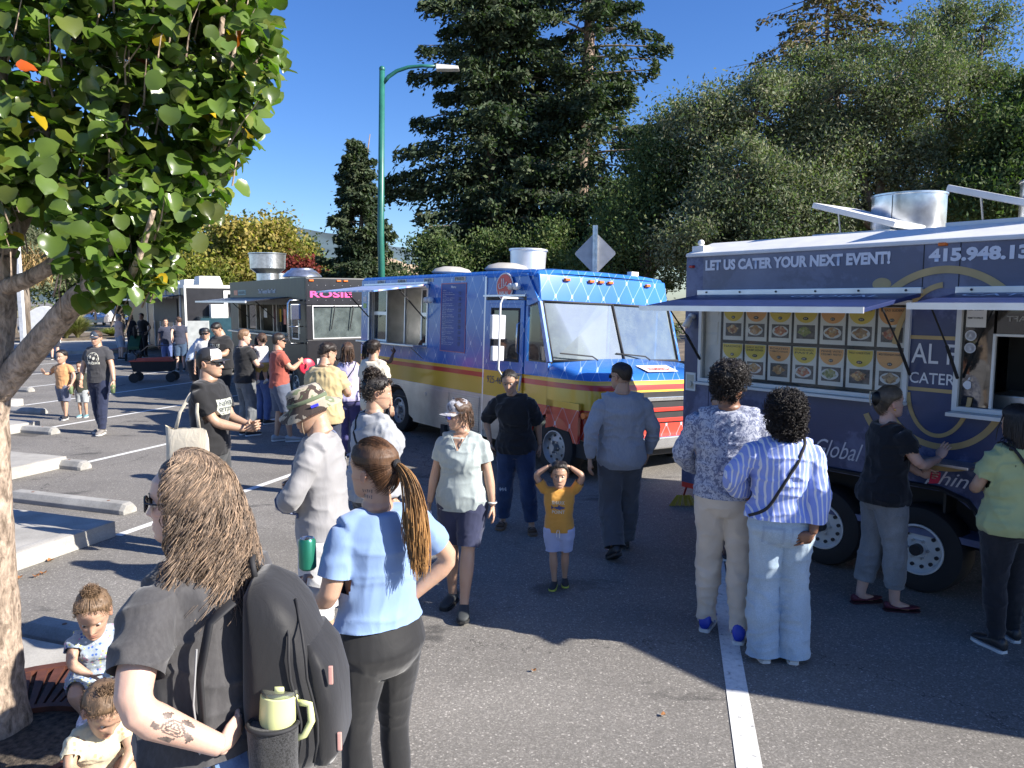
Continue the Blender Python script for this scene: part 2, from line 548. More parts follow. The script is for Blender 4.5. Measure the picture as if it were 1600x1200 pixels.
for k in range(60):
 a = 2 * math.pi * k / 60
 d = Vector((math.cos(a), math.sin(a),0)); s = Vector((-d.y, d.x,0))
 w0, w1 = 0.013,0.026
 p, q = d * 0.372, d * 0.798
 one = MB()
 one.hexa([p - s * w0 + Vector((0,0,.004)), p + s * w0 + Vector((0,0,.004)), q + s * w1 + Vector((0,0,.004)), q - s * w1 + Vector((0,0,.004))],
    [p - s * w0 + Vector((0,0,.026)), p + s * w0 + Vector((0,0,.026)), q + s * w1 + Vector((0,0,.026)), q - s * w1 + Vector((0,0,.026))])
 one.build('bar', M_GRATE, t)
b = MB(); b.lathe((0, 0, 0), [(0.0, 0.0015), (0.84, 0.0015)], 36, None, 'z', False)
soil = b.build('soil', mat('dark_mulch', (0.07, 0.055, 0.04), 0.95, var=0.4, vscale=30, bstr=0.8, bscale=60, bdist=0.02), t)
isl = MB()
pts = [gnd(-260,558), gnd(170,553), gnd(262,540), gnd(300,533), gnd(250,522), gnd(-260,520)]
isl.prism([(p.x, p.y,0) for p in pts],(0,0,0.15), M_CONC)
struct(isl.build('sidewalk', M_CONC))
rk = MB()
a, b_ = gnd(166,553), gnd(262,540); c_ = gnd(298,534)
for p, q in ((a, b_),(b_, c_)):
 d = (q - p).normalized(); s = Vector((d.y,-d.x,0)) * 0.02; w = Vector((-d.y, d.x,0)) * 0.18
 rk.hexa([p + s, q + s, q + w, p + w], [p + s + Vector((0,0,.158)), q + s + Vector((0,0,.158)), q + w + Vector((0,0,.158)), p + w + Vector((0,0,.158))])
struct(rk.build('kerb', M_REDK))
pb_ = MB()
pts = [gnd(-200,541), gnd(60,538), gnd(150,536), gnd(205,530), gnd(150,524), gnd(-200,524)]
pb_.prism([(p.x, p.y,0.14) for p in pts],(0,0,0.06), M_DIRT)
struct(pb_.build('planting_bed', M_DIRT))
vg = MB(); pts = [gnd(-400,497), gnd(140,497), gnd(300,502), gnd(420,500), gnd(1700,500), gnd(1700,482), gnd(-400,482)]
pts = [(-120,118),(-54,100),(-30,78),(60,72),(90,60),(300,300),(-300,300)]
M_VERGE = mat('dry_verge', (0.20, 0.17, 0.09), 0.95, var=0.3, vscale=0.4, bstr=0.4, bscale=4, bdist=0.05)
vg.prism([(x, y,0) for x, y in pts],(0,0,0.12), M_VERGE)
struct(vg.build('verge', M_VERGE))
bk = MB(); pts = [(-4.5,30),(3,21.5),(14,9.5),(40,-10),(80,40),(0,60)]
bk.prism([(x, y,0) for x, y in pts],(0,0,0.14), M_DIRT)
struct(bk.build('planting_bed', M_DIRT))
def hill(name, base, cx, cy, L, Wd, H, m, seed):
 nx, ny = 60,16
 X, Y = np.meshgrid(np.linspace(-1,1, nx), np.linspace(-1,1, ny))
 P = np.c_[X.ravel(), Y.ravel(), np.zeros(X.size)]
 h = np.clip(1 - P[:,0] ** 2,0,1) ** 0.8 * np.clip(1 - P[:,1] ** 2,0,1)
 h *= 0.55 + 0.6 * vnoise(P * [3.2,2,1],1.0, seed) + 0.18 * vnoise(P * [11,5,1],1.0, seed + 3)
 V = np.c_[cx + P[:,0] * L, cy + P[:,1] * Wd, h * H - 1]
 i = np.arange(nx * ny).reshape(ny, nx)
 Fq = np.c_[i[:-1, :-1].ravel(), i[:-1,1:].ravel(), i[1:,1:].ravel(), i[1:, :-1].ravel()]
 return struct(npmesh(name, V, Fq, [m]))
M_HILLD = mat('wooded_hill', (0.055, 0.085, 0.10), 0.95, var=0.3, vscale=0.01)
M_HILLT = mat('dry_grass_hill', (0.34, 0.25, 0.17), 0.95, var=0.3, vscale=0.012)
hill('hill', 0, -420, 1400, 520, 250, 130, M_HILLD, 2)
hill('hill', 0, -150, 820, 190, 120, 46, M_HILLT, 5)
# wheels
def wheel(parent, c, r, rim, w=0.22, style='steel', side=-1, name='wheel'):
 """axis along local y; side=-1: outer face towards -y"""
 e = bpy.data.objects.new(name, None); COL.objects.link(e); e.parent = parent; e.location = c
 b = MB(); s = side
 prof = [(rim,0.0),(r * 0.93,-s * -0.0),(r,0.03),(r, w - 0.03),(r * 0.93, w),(rim, w)]
 prof = [(p[0],-s * p[1]) for p in [(rim,0.012),(rim + 0.01,0.0),(r * 0.80,-0.006),(r * 0.95,0.012),(r,0.045),(r, w - 0.045),(r * 0.95, w),(rim, w)]]
 b.lathe((0, 0, 0), prof + [prof[0]], 40, M_BLACK, 'y', cap=False)
 b.build('tyre', M_BLACK, e, smooth=True, auto=40)
 b = MB(); m = M_WHITE if style == 'white' else M_ALLOY
 b.lathe((0, 0, 0), [(p[0], -s * p[1]) for p in [(rim, w), (rim, 0.0), (rim * 0.93, -0.004), (rim * 0.88, 0.03), (rim * 0.80, 0.055), (rim * 0.55, 0.035), (rim * 0.36, 0.03), (rim * 0.34, 0.055 if style != 'white' else 0.02), (0.0, 0.055 if style != 'white' else 0.02)]], 40, m, 'y')
 b.build('rim', m, e, smooth=True, auto=35)
 n = 12 if style == 'white' else 8
 for k in range(n):
  hb = MB(); a = 2 * math.pi * k / n + 0.2
  x, z = rim * 0.70 * math.cos(a), rim * 0.70 * math.sin(a)
  hb.cyl((x, -s * 0.0455, z), (x, -s * 0.030, z), rim * 0.075, 10, M_DARK); hb.build('hand_hole', M_DARK, e)
 hb = MB()
 hb.cyl((0, -s * 0.06, 0), (0, s * 0.035, 0), rim * 0.22, 16, M_DARK if style == 'white' else M_ALLOY)
 for k in range(6):
  a = 2 * math.pi * k / 6
  x, z = rim * 0.38 * math.cos(a), rim * 0.38 * math.sin(a)
  hb.cyl((x,-s * 0.04, z),(x, s * 0.0, z), rim * 0.05,6, M_STEEL)
 hb.build('hub', M_DARK, e, smooth=True, auto=35)
 return e
def lamp(parent, c, sx=0.07, sz=0.025, d=(0, -1, 0), m=None, name='marker_light'):
 b = MB(); n = Vector(d); t = Vector((n.y,-n.x,0)) if abs(n.z) < .9 else Vector((1,0,0)); u = Vector((0,0,1))
 c = Vector(c); p0 = c - n * 0.002; p1 = c + n * 0.03
 b.hexa([p0 - t*sx - u*sz, p0 + t*sx - u*sz, p0 + t*sx + u*sz, p0 - t*sx + u*sz], [p1 - t*sx*.7 - u*sz*.7, p1 + t*sx*.7 - u*sz*.7, p1 + t*sx*.7 + u*sz*.7, p1 - t*sx*.7 + u*sz*.7])
 return b.build(name, m or M_ORANGE, parent, bevel=0.006)
def frame_xz(b, x0, x1, z0, z1, w, y0, y1, m=None):
 b.box((x0 - w, y0, z0 - w),(x0, y1, z1 + w), m); b.box((x1, y0, z0 - w),(x1 + w, y1, z1 + w), m)
 b.box((x0, y0, z0 - w),(x1, y1, z0), m); b.box((x0, y0, z1),(x1, y1, z1 + w), m)
def lattice(nt, kx, kz, w=0.03):
 tc = _n(nt, 'ShaderNodeTexCoord'); sp = _n(nt, 'ShaderNodeSeparateXYZ'); nt.links.new(tc.outputs['Object'], sp.inputs[0])
 h = math_(nt, 'ADD', sp.outputs[0], sp.outputs[1])
 a = math_(nt, 'DIVIDE', h, kx); c = math_(nt, 'DIVIDE', sp.outputs[2], kz)
 p = math_(nt, 'FRACT', math_(nt, 'ADD', a, c)); q = math_(nt, 'FRACT', math_(nt, 'SUBTRACT', a, c))
 dp = math_(nt, 'ABSOLUTE', math_(nt, 'SUBTRACT', p, 0.5)); dq = math_(nt, 'ABSOLUTE', math_(nt, 'SUBTRACT', q, 0.5))
 l1 = math_(nt, 'LESS_THAN', dp, w); l2 = math_(nt, 'LESS_THAN', dq, w)
 ln = math_(nt, 'MAXIMUM', l1, l2)
 dot = math_(nt, 'LESS_THAN', math_(nt, 'ADD', math_(nt, 'MULTIPLY', dp, dp), math_(nt, 'MULTIPLY', dq, dq)), 0.0075)
 return ln, dot, sp
def van_paint():
 m, nt, b = newmat('blue_lattice_wrap')
 ln, dot, sp = lattice(nt,0.29,0.47,0.022)
 v = coords(nt)
 base = ramp(nt, noise(nt, v,0.9,3), [(0.3,(0.020,0.115,0.42)),(0.7,(0.040,0.185,0.58))])
 red = (0.58,0.05,0.03)
 z = sp.outputs[2]; x = sp.outputs[0]
 up = math_(nt, 'GREATER_THAN', z, 1.10)
 bc = mixc(nt, up, red, base)
 pat = math_(nt, 'MULTIPLY', ln, 0.27); pat = math_(nt, 'MAXIMUM', pat, math_(nt, 'MULTIPLY', dot, 0.6))
 bc = mixc(nt, pat, bc,(0.6,0.72,0.85))
 yel = math_(nt, 'MULTIPLY', math_(nt, 'GREATER_THAN', z, 0.92), math_(nt, 'LESS_THAN', z, 1.285))
 bc = mixc(nt, yel, bc,(0.76,0.46,0.04))
 rs = math_(nt, 'MULTIPLY', math_(nt, 'GREATER_THAN', z, 1.165), math_(nt, 'LESS_THAN', z, 1.235))
 gap = math_(nt, 'SUBTRACT', 1.0, math_(nt, 'MULTIPLY', math_(nt, 'GREATER_THAN', x, 2.72), math_(nt, 'LESS_THAN', x, 3.62)))
 bc = mixc(nt, math_(nt, 'MULTIPLY', rs, gap), bc, red)
 low = math_(nt, 'MULTIPLY', math_(nt, 'LESS_THAN', z, 0.92), math_(nt, 'LESS_THAN', x, 3.64))
 dmd = vor(nt, coords(nt, (1, 1, 2.0)), 26, rnd=0.0).outputs['Distance']
 st = ramp(nt, noise(nt, v,3,4), [(0.3,(0.42,0.42,0.42)),(0.7,(0.62,0.62,0.61))])
 bc = mixc(nt, low, bc, st)
 nt.links.new(bc, b.inputs['Base Color'])
 nt.links.new(math_(nt, 'MULTIPLY', low, 0.85), b.inputs['Metallic'])
 nt.links.new(math_(nt, 'MULTIPLY_ADD', low, 0.12, 0.22), b.inputs['Roughness'])
 b.inputs['Coat Weight'].default_value = 0.25; b.inputs['Coat Roughness'].default_value = 0.08
 rid = _n(nt, 'ShaderNodeTexWave', bands_direction='Z'); rid.inputs['Scale'].default_value = 9.0; nt.links.new(v, rid.inputs['Vector'])
 dr = math_(nt, 'GREATER_THAN', x, 2.66)
 hh_ = math_(nt, 'ADD', math_(nt, 'MULTIPLY', math_(nt, 'LESS_THAN', dmd, 0.2), dr), math_(nt, 'MULTIPLY', rid.outputs['Fac'], math_(nt, 'SUBTRACT', 1.0, dr)))
 bump(nt, b, math_(nt, 'MULTIPLY', hh_, low), 0.28, 0.004)
 return m
M_VAN = van_paint()
M_VANTRIM = mat('blue_trim', (0.02, 0.09, 0.40), 0.35)
# blue step van
V0 = Vector((-2.04,13.26,0)); VF = Vector((0.59,-0.8075,0)).normalized()
W = 2.5
van = thing('food_truck', 'blue step van food truck with white diamond lattice, yellow and red stripes', 'food truck', V0, math.atan2(VF.y, VF.x))
roll = R(-2.4)
van.rotation_euler = (roll,0, math.atan2(VF.y, VF.x))
van.rotation_mode = 'XYZ'
T = 0.04
b = MB()
def arch(b, xc, r, x0, x1, z0, z1, y0, y1, m=None, zc=0.36):
 pts = [(x0, z0)]
 for k in range(13):
  a = math.pi - math.pi * k / 12
  pts.append((xc + r * math.cos(a), max(z0, zc + r * math.sin(a))))
 pts += [(x1, z0),(x1, z1),(x0, z1)]
 b.plate_xz(pts, y0, y1, m)
HX0, HX1, HZ0, HZ1 = -1.10,1.0,1.55,2.48
for y0, y1 in ((0, T),(W - T, W)):
 arch(b,0.0,0.47,-1.45,0.62,0.30, HZ0, y0, y1)
 b.box((0.62, y0,0.26),(2.66, y1, HZ0))
 b.box((-1.45, y0, HZ0),(HX0, y1, HZ1)); b.box((HX1, y0, HZ0),(2.66, y1, HZ1))
 b.box((-1.45, y0, HZ1),(2.66, y1,2.64))
b.box((-1.45, T,0.4),(-1.41, W - T,2.64))
vs = []; fs = []
prof = [(0,2.60),(0.02,2.66),(0.07,2.70),(0.4,2.725),(W / 2,2.735),(W - .4,2.725),(W - .07,2.70),(W - .02,2.66),(W,2.60)]
n = len(prof)
for x, dz in ((-1.45,0),(3.5,0),(3.68,0.0),(3.80,-0.02),(3.845,-0.07)):
 for (y, z) in prof:
  yy = y
  if x > 3.6: yy = W / 2 + (y - W / 2) * (1 - (x - 3.6) * 0.08)
  vs.append((x, yy, z + dz * (1 if z > 2.65 else 0.3)))
for j in range(4):
 for i in range(n - 1):
  fs.append((j * n + i, j * n + i + 1,(j + 1) * n + i + 1,(j + 1) * n + i))
b.add(vs, fs)
b.build('body', M_VAN, van, smooth=True, auto=30)
b = MB()
yl, yr = 0.03, W - 0.03
b.hexa([(3.66, yl,2.27),(3.93, yl,2.27),(3.93, yr,2.27),(3.66, yr,2.27)], [(3.66, yl,2.645),(3.85, yl + .01,2.645),(3.85, yr - .01,2.645),(3.66, yr,2.645)])
b.build('visor_panel', M_VAN, van, bevel=0.03, seg=3, smooth=True, auto=40)
b = MB()
def nose(b):
 secs = [ # x, y-inset, z-top, z-bottom
  (4.16,0.0,1.49,0.62),(4.30,0.0,1.475,0.66),(4.62,0.04,1.41,0.62),(4.84,0.10,1.335,0.52),(4.94,0.16,1.26,0.50),(4.985,0.24,1.15,0.50)]
 vs = []; fs = []; m = 12
 for (x, ins, zt, zb) in secs:
  y0, y1 = ins, W - ins
  crown = 0.05
  sec = [(y0, zb),(y0, zb + .3 * (zt - zb)),(y0, zb + .8 * (zt - zb)),(y0 + .02, zt - .06),(y0 + .08, zt - 0.015),(W / 2 - .4, zt + crown * .8),(W / 2, zt + crown),
    (W / 2 + .4, zt + crown * .8),(y1 - .08, zt - .015),(y1 - .02, zt - .06),(y1, zb + .8 * (zt - zb)),(y1, zb)]
  vs += [(x, p[0], p[1]) for p in sec]
 for j in range(len(secs) - 1):
  for i in range(m - 1):
   fs.append((j * m + i, j * m + i + 1,(j + 1) * m + i + 1,(j + 1) * m + i))
 fs.append(tuple((len(secs) - 1) * m + i for i in range(m)))
 b.add(vs, fs)
nose(b)
b.build('bonnet', M_VAN, van, smooth=True, auto=50)
for y0, y1 in ((0, T),(W - T, W)):
 b = MB(); arch(b,4.27,0.46,3.66,4.80,0.50,1.00, y0, y1)
 b.box((3.66, y0,1.0),(4.17, y1,1.47)) if y0 == 0 else None
 b.plate_xz([(3.66,2.20),(3.93,2.27),(3.66,2.64)], y0, y1)
 b.plate_xz([(3.905,2.25),(3.95,2.27),(4.20,1.49),(4.13,1.47)], y0, y1)
 b.box((3.66, y0,1.47),(3.70, y1,2.22))
 b.build('cab_side', M_VAN, van)
b = MB()
frame_xz(b,2.86,3.54,1.44,2.17,0.06,-0.012,0.03)
b.box((2.70,-0.012,0.40),(3.63,0.03,1.38)); b.box((2.70,-0.012,1.38),(2.80,0.03,2.28)); b.box((3.60,-0.012,1.38),(3.63,0.03,2.28)); b.box((2.80,-0.012,2.23),(3.60,0.03,2.28))
door = b.build('cab_door', M_VAN, van, bevel=0.004)
b = MB(); frame_xz(b, 2.89, 3.51, 1.47, 2.14, 0.035, -0.022, 0.0, M_BLACK); b.build('window_seal', M_BLACK, door, bevel=0.01)
b = MB(); b.box((2.89, 0.0, 1.47), (3.51, 0.006, 2.14)); b.build('pane', M_GLASS, door)
b = MB(); b.tube([(3.56, -.03, 1.55), (3.56, -.07, 1.58), (3.56, -.07, 1.95), (3.56, -.03, 1.98)], 0.013, 8); b.build('grab_rail', M_CHROME, door, smooth=True)
b = MB(); b.plate_xz([(3.73, 1.49), (3.73, 2.19), (3.90, 2.23), (4.10, 1.49)], 0.012, 0.018); b.build('quarter_pane', M_GLASS, van)
b = MB(); b.box((2.66, -0.004, 0.3), (2.70, 0.02, 2.62)); b.box((2.66, -0.03, 2.33), (3.66, 0.01, 2.355)); b.build('door_gutter', M_ALU, van)
b = MB(); b.box((2.66,.02,.3),(3.66,T,.41)); b.build('door_sill', M_VAN, van); b = MB(); b.box((2.66,.012,2.36),(3.66,T,2.64)); b.build('door_header', M_VAN, van)
def wpane(y0, y1, bulge0, bulge1):
 b = MB()
 b.add([(4.18 + bulge0, y0,1.50),(4.18 + bulge1, y1,1.50),(3.935 + bulge1 * .6, y1,2.265),(3.935 + bulge0 * .6, y0,2.265)], [(0,1,2,3)])
 return b
wpane(0.07, W / 2 - 0.02, 0, 0.10).build('windscreen_pane', M_WINDSHIELD, van)
wpane(W / 2 + 0.02, W - 0.07, 0.10, 0).build('windscreen_pane', M_WINDSHIELD, van)
b = MB()
def rail(b, p, q, r=0.016, m=None): b.tube([p, q], r,6, m)
c0 = (4.285, W / 2,1.50); c1 = (3.998, W / 2,2.27)
rail(b, c0, c1,0.022, M_BLACK)
for y in (0.055, W - 0.055): rail(b,(4.185, y,1.50),(3.94, y,2.265),0.02, M_BLACK)
for pz in (((4.185,.055,1.495), c0),(c0,(4.185, W - .055,1.495)),((3.94,.055,2.268), c1),(c1,(3.94, W - .055,2.268))): rail(b, pz[0], pz[1],0.018, M_BLACK)
b.build('windscreen_seal', M_BLACK, van, smooth=True)
for s in (0.75,1.75):
 b = MB(); b.tube([(4.30, s,1.51),(4.30, s - 0.1,1.56),(4.25, s - 0.62,1.60)],0.010,5)
 b.build('wiper', M_BLACK, van)
for y in (0.66,1.0,1.13,1.28,2.07) if False else (0.50,0.94,1.12,1.30,2.05):
 lamp(van,(3.885, y,2.575),0.055,0.022,(1,0,0.15))
b = MB()
for y0 in (0.30, W - 0.62):
 b.box((4.96, y0,0.94),(5.0, y0 + 0.32,1.10), M_DARK)
b.build('headlight_bezel', M_DARK, van, bevel=0.008)
for y0 in (0.32, W - 0.60):
 b = MB(); b.box((4.99, y0, 0.955), (5.008, y0 + 0.28, 1.085)); b.build('headlight', mat('lamp_glass', (0.35, 0.37, 0.38), 0.1, 0.3, var=0.2, vscale=20), van, bevel=0.01)
 b = MB(); b.box((4.985, y0, 0.84), (5.006, y0 + 0.28, 0.90)); b.build('turn_signal', M_ORANGE, van, bevel=0.008)
b = MB(); b.box((4.97, 0.72, 0.72), (4.99, W - 0.72, 1.14)); b.build('grille_backing', M_BLACK, van)
for k in range(3):
 z = 0.74 + k * 0.14
 b = MB(); b.box((4.985, 0.72, z), (5.012, W - 0.72, z + 0.05)); b.build('grille_bar', M_REDF if k < 2 else M_CHROME, van, bevel=0.006)
b = MB(); b.hexa([(4.95, 0.10, .40), (5.10, .22, .40), (5.10, W - .22, .40), (4.95, W - .10, .40)], [(4.95, .10, .56), (5.10, .22, .56), (5.10, W - .22, .56), (4.95, W - .10, .56)]); b.build('bumper', M_CHROME, van, bevel=0.02, seg=3)
b = MB(); b.box((4.3, 0.12, .30), (4.96, W - .12, .52)); b.box((-1.3, .35, .34), (4.3, W - .35, .48)); b.build('chassis', M_BLACK, van)
b = MB(); b.cyl((4.86, 0.10, .86), (4.86, .02, .86), .04, 14); b.build('side_marker', M_ORANGE, van)
for x, y, s in ((0,0.06,-1),(4.27,0.06,-1),(4.27, W - 0.06,1),(0, W - 0.06,1)):
 wheel(van, (x, y, 0.37 + y * math.tan(-roll) - 0.0), 0.375, 0.225, 0.24, 'chrome', s)
b = MB(); frame_xz(b, HX0, HX1, HZ0, HZ1, 0.04, -0.015, 0.06); hf = b.build('hatch_frame', M_ALU, van, bevel=0.004)
b = MB(); b.box((HX0 - .03, -0.26, HZ0 - 0.03), (HX1 + .03, -0.016, HZ0)); b.build('counter_shelf', M_STEEL, van, bevel=0.006)
for x in (HX0 + .1, HX1 - .1):
 b = MB(); b.tube([(x, -.24, HZ0 - .03), (x, -.01, HZ0 - .22)], .008, 6); b.build('shelf_bracket', M_STEEL, van)
for x0, x1 in ((HX0, HX0 + 0.55),(HX1 - 0.32, HX1)):
 b = MB(); frame_xz(b, x0 + .03, x1 - .03, HZ0 + .03,2.02,.03,0.07,0.10); frame_xz(b, x0 + .03, x1 - .03,2.08, HZ1 - .03,.03,0.07,0.10)
 wf = b.build('sliding_window', M_ALU, van)
 b = MB(); b.box((x0 + .03, .08, HZ0 + .03), (x1 - .03, .084, 2.02)); b.box((x0 + .03, .08, 2.08), (x1 - .03, .084, HZ1 - .03)); b.build('pane', M_GLASS, wf)
b = MB(); b.box((HX0 + 1.2, .07, HZ0), (HX0 + 1.225, .1, HZ1)); b.build('mullion', M_ALU, van)
b = MB()
b.box((-1.40, T + .01,0.62),(2.64, W - T - .01,0.64), M_INSIDE); b.box((-1.40, T + 0.01,2.60),(2.64, W - T - .01,2.62), M_INWALL)
b.box((2.62, T + .01,.62),(2.64, W - T - .01,2.6), M_INWALL)
b.box((-1.38, T + .01,.62),(-1.36, W - T - .01,2.6), M_INWALL)
b.build('interior', M_INWALL, van)
b = MB(); b.box((1.1, W - .7, .64), (2.5, W - .1, 1.5)); b.box((-1.2, W - .6, .64), (.6, W - .12, 1.5)); b.build('kitchen_unit', M_STEEL, van, bevel=.01)
b = MB(); b.box((2.9, .5, .64), (3.4, 1.0, 1.0)); b.box((2.85, .5, 1.0), (2.98, 1.0, 1.75)); b.box((2.66,.2,.4),(4.1,W-.2,.5)); b.build('driver_seat', M_DARK, van, bevel=.03)
b = MB(); b.box((3.95, .1, 1.25), (4.2, W - .1, 1.45)); b.build('dashboard', M_DARK, van, bevel=.02)
b = MB()
aw = [(HX0 - .15,-0.02,2.52),(HX1 + .06,-0.02,2.52),(HX1 + .06,-0.98,2.37),(HX0 - .15,-0.98,2.37)]
b.prism(aw, (0, 0, 0.025)); awn = b.build('awning', None, van)
def awn_mat():
 m, nt, bb = newmat('awning_print')
 tc = coords(nt,(0.9,1.6,1), rot=(0,0,0.5))
 nn = _n(nt, 'ShaderNodeTexWave'); nn.inputs['Scale'].default_value = 0.9; nn.inputs['Distortion'].default_value = 1.5
 nt.links.new(tc, nn.inputs['Vector'])
 c = ramp(nt, nn.outputs['Fac'], [(0.0, (0.10, 0.2, 0.5)), (0.35, (0.45, 0.55, 0.72)), (0.6, (0.7, 0.72, 0.75)), (0.72, (0.6, 0.2, 0.2)), (0.8, (0.15, 0.3, 0.6))])
 nt.links.new(c, bb.inputs['Base Color']); bb.inputs['Roughness'].default_value = 0.3
 return m
awn.data.materials.clear(); awn.data.materials.append(awn_mat())
b = MB(); b.box((HX0 - .15, -.05, 2.545), (HX1 + .08, 0.01, 2.575)); b.tube([(HX0 - .1, -.06, 2.50), (HX1 + .1, -.06, 2.50)], .03, 8); b.build('awning_rail', M_ALU, van)
for x in (HX0 + .02, HX1 - .02):
 b = MB(); b.tube([(x, -.03, 1.98), (x, -.5, 2.43)], .011, 6, M_BLACK); b.build('gas_strut', M_BLACK, van)
b = MB()
frame_xz(b, 1.46, 2.16, 1.50, 2.53, 0.014, -0.008, 0.0, mat('menu_edge', (0.45, 0.15, 0.2), 0.5)); mb = b.build('menu_board', None, van)
b = MB(); b.box((1.46, -0.005, 1.50), (2.16, 0.0, 2.53)); b.build('menu_panel', mat('menu_blue', (0.01, 0.05, 0.28), 0.4), van)
text('menu_title', 'Menu', (1.74, -0.008, 2.465), (1, 0, 0), (0, 0, 1), 0.14, 0.04, M_LETTER, van)
rows = ['Gyros', 'Gyro over rice  Gyro plate', 'Chicken', 'Chicken over rice', 'Combo plate', 'Salads', 'Falafel wrap', 'Lamb over rice', 'Burger', 'Philly steak', 'Sides', 'Fries  Samosa', 'Drinks', 'Kids meal', 'Extras']
z = 2.42
for k, rtxt in enumerate(rows * 2):
 hh = 0.016 if k % 3 else 0.020
 text('menu_line', rtxt, (1.50, -0.008, z), (1, 0, 0), (0, 0, 1), 0.10 if k % 3 == 0 else 0.34 - 0.05 * (k % 2), hh, M_LETTER, van, bold=0.0)
 if k % 3: text('menu_price', '%d.99' % (9 + k % 6), (1.96, -0.008, z), (1, 0, 0), (0, 0, 1), 0.075, 0.018, M_DARK, van, bold=0.03)
 z -= 0.0285
text('phone_number', '925-464-9984', (2.80, -0.016, 1.105), (1, 0, 0), (0, 0, 1), 0.72, 0.10, mat('navy_letter', (0.03, 0.03, 0.10), 0.5), van, bold=0.0)
for x, s in ((-0.78, 'GYRO'), (0.0, 'KABOB'), (0.9, 'FALAFEL'), (1.85, 'FRIES')):
 b = MB(); b.box((x - .02, -.006, 2.575), (x + .29, 0, 2.635)); b.build('name_plate', mat('plate_beige', (0.55, 0.52, 0.45), 0.6), van)
 text('name_lettering', s, (x, -.009, 2.583), (1, 0, 0), (0, 0, 1), 0.25, 0.045, M_DARK, van)
for k, (z, m) in enumerate(((2.30, M_LETTER), (2.18, mat('lime_sticker', (0.4, 0.6, 0.15), 0.5)), (2.06, M_LETTER))):
 b = MB(); b.box((-1.37, -.004, z - .045), (-1.24, 0, z + .045)); b.build('sticker', m, van)
text('sticker_text', 'split', (-1.37, -.006, 1.99), (1, 0, 0), (0, 0, 1), 0.15, 0.04, M_LETTER, van)
def disc_y(b, cx, cz, rx, rz, y0, y1, m=None, n=28):
 b.plate_xz([(cx + rx * math.cos(2 * math.pi * k / n), cz + rz * math.sin(2 * math.pi * k / n)) for k in range(n)], y0, y1, m)
b = MB(); disc_y(b, 3.17, 2.47, .20, .19, -.020, -.012, M_WHITE); disc_y(b, 3.17, 2.47, .18, .17, -.026, -.0205, M_REDF); hs = b.build('halal_sign', None, van)
text('halal_lettering', 'HALAL', (3.06, -.029, 2.355), (1, 0, 0), (0, 0, 1), 0.22, 0.05, M_WHITE, van, bold=0.03)
b = MB()
for st in ([(3.29,2.50),(3.24,2.47),(3.20,2.49),(3.23,2.53)], [(3.20,2.49),(3.17,2.46),(3.15,2.58)], [(3.17,2.46),(3.12,2.45),(3.11,2.58)], [(3.12,2.45),(3.06,2.44),(3.04,2.48),(3.06,2.51)]):
 b.tube([(x,-.029, z) for x, z in st],.0085,5)
b.build('halal_script', M_WHITE, van)
for x, z in ((1.12,2.28),(3.42,2.46)):
 b = MB(); b.lathe((x, -.02, z), [(0.02, 0), (0.05, -.05), (0.045, -.10), (0.0, -.11)], 14, M_WHITE, 'y'); b.lathe((x + .12, -.02, z), [(0.02, 0), (0.05, -.05), (0.045, -.10), (0.0, -.11)], 14, M_WHITE, 'y'); b.build('flood_lamp', M_WHITE, van, smooth=True)
b = MB(); b.tube([(3.62, -.02, 2.30), (3.62, -.36, 2.30), (3.62, -.40, 2.22), (3.62, -.40, 1.35), (3.62, -.34, 1.27), (3.62, -.02, 1.27)], .014, 8); b.tube([(3.62, -.02, 1.27), (3.62, -.05, 1.05)], .014, 8); mrb = b.build('mirror_bracket', M_WHITE, van, smooth=True)
b = MB(); b.box((3.56, -.52, 1.75), (3.62, -.30, 2.07)); b.box((3.56, -.50, 1.46), (3.62, -.31, 1.66)); b.build('mirror', mat('mirror_shell', (0.55, 0.56, 0.6), 0.35), van, bevel=.02, seg=3, smooth=True, auto=40)
for x0, x1, z0, z1 in ((0.95,1.75,0.34,0.86),(1.80,2.60,0.34,0.86)):
 b = MB(); b.box((x0, -.008, z0), (x1, 0, z1)); p = b.build('locker_door', M_VAN, van, bevel=.003)
 b = MB(); b.cyl((x0 + .08, -.02, z1 - .1), (x0 + .08, -.008, z1 - .1), .03, 12); b.build('latch', M_STEEL, p)
b = MB(); b.box((1.6, -.05, .10), (1.72, 0.02, .34)); b.build('step_bracket', M_BLACK, van)
b = MB()
b.add([(4.66,1.10,1.462),(4.88,1.12,1.392),(4.86,1.72,1.392),(4.64,1.70,1.462)], [(0,1,2,3)])
b.build('bonnet_notice', M_WHITE, van)
text('notice_lettering', 'IN MARCH', (4.84, 1.20, 1.412), (0, 1, 0), (-.95, 0, .31), 0.42, 0.09, M_REDF, van)
b = MB(); b.lathe((1.62, 1.55, 2.7), [(0.24, 0), (0.25, .1), (.29, .14), (.30, .45), (.325, .46), (.325, .485), (.305, .485), (.29, .2), (0.0, .2)], 32); b.build('exhaust_stack', M_ALU, van, smooth=True, auto=40)
for x, y in ((0.28,.9),(1.93,.9)):
 b = MB(); b.lathe((x, y, 2.7), [(.22, 0), (.22, .07), (.33, .075), (.36, .10), (.30, .16), (.16, .20), (0, .21)], 28); b.build('mushroom_vent', mat('vent_grey', (0.42, 0.40, 0.36), 0.6), van, smooth=True, auto=40)
b = MB(); b.box((3.4, 2.1, 2.7), (3.5, 2.25, 2.80)); b.build('antenna_box', M_WHITE, van, bevel=.01)
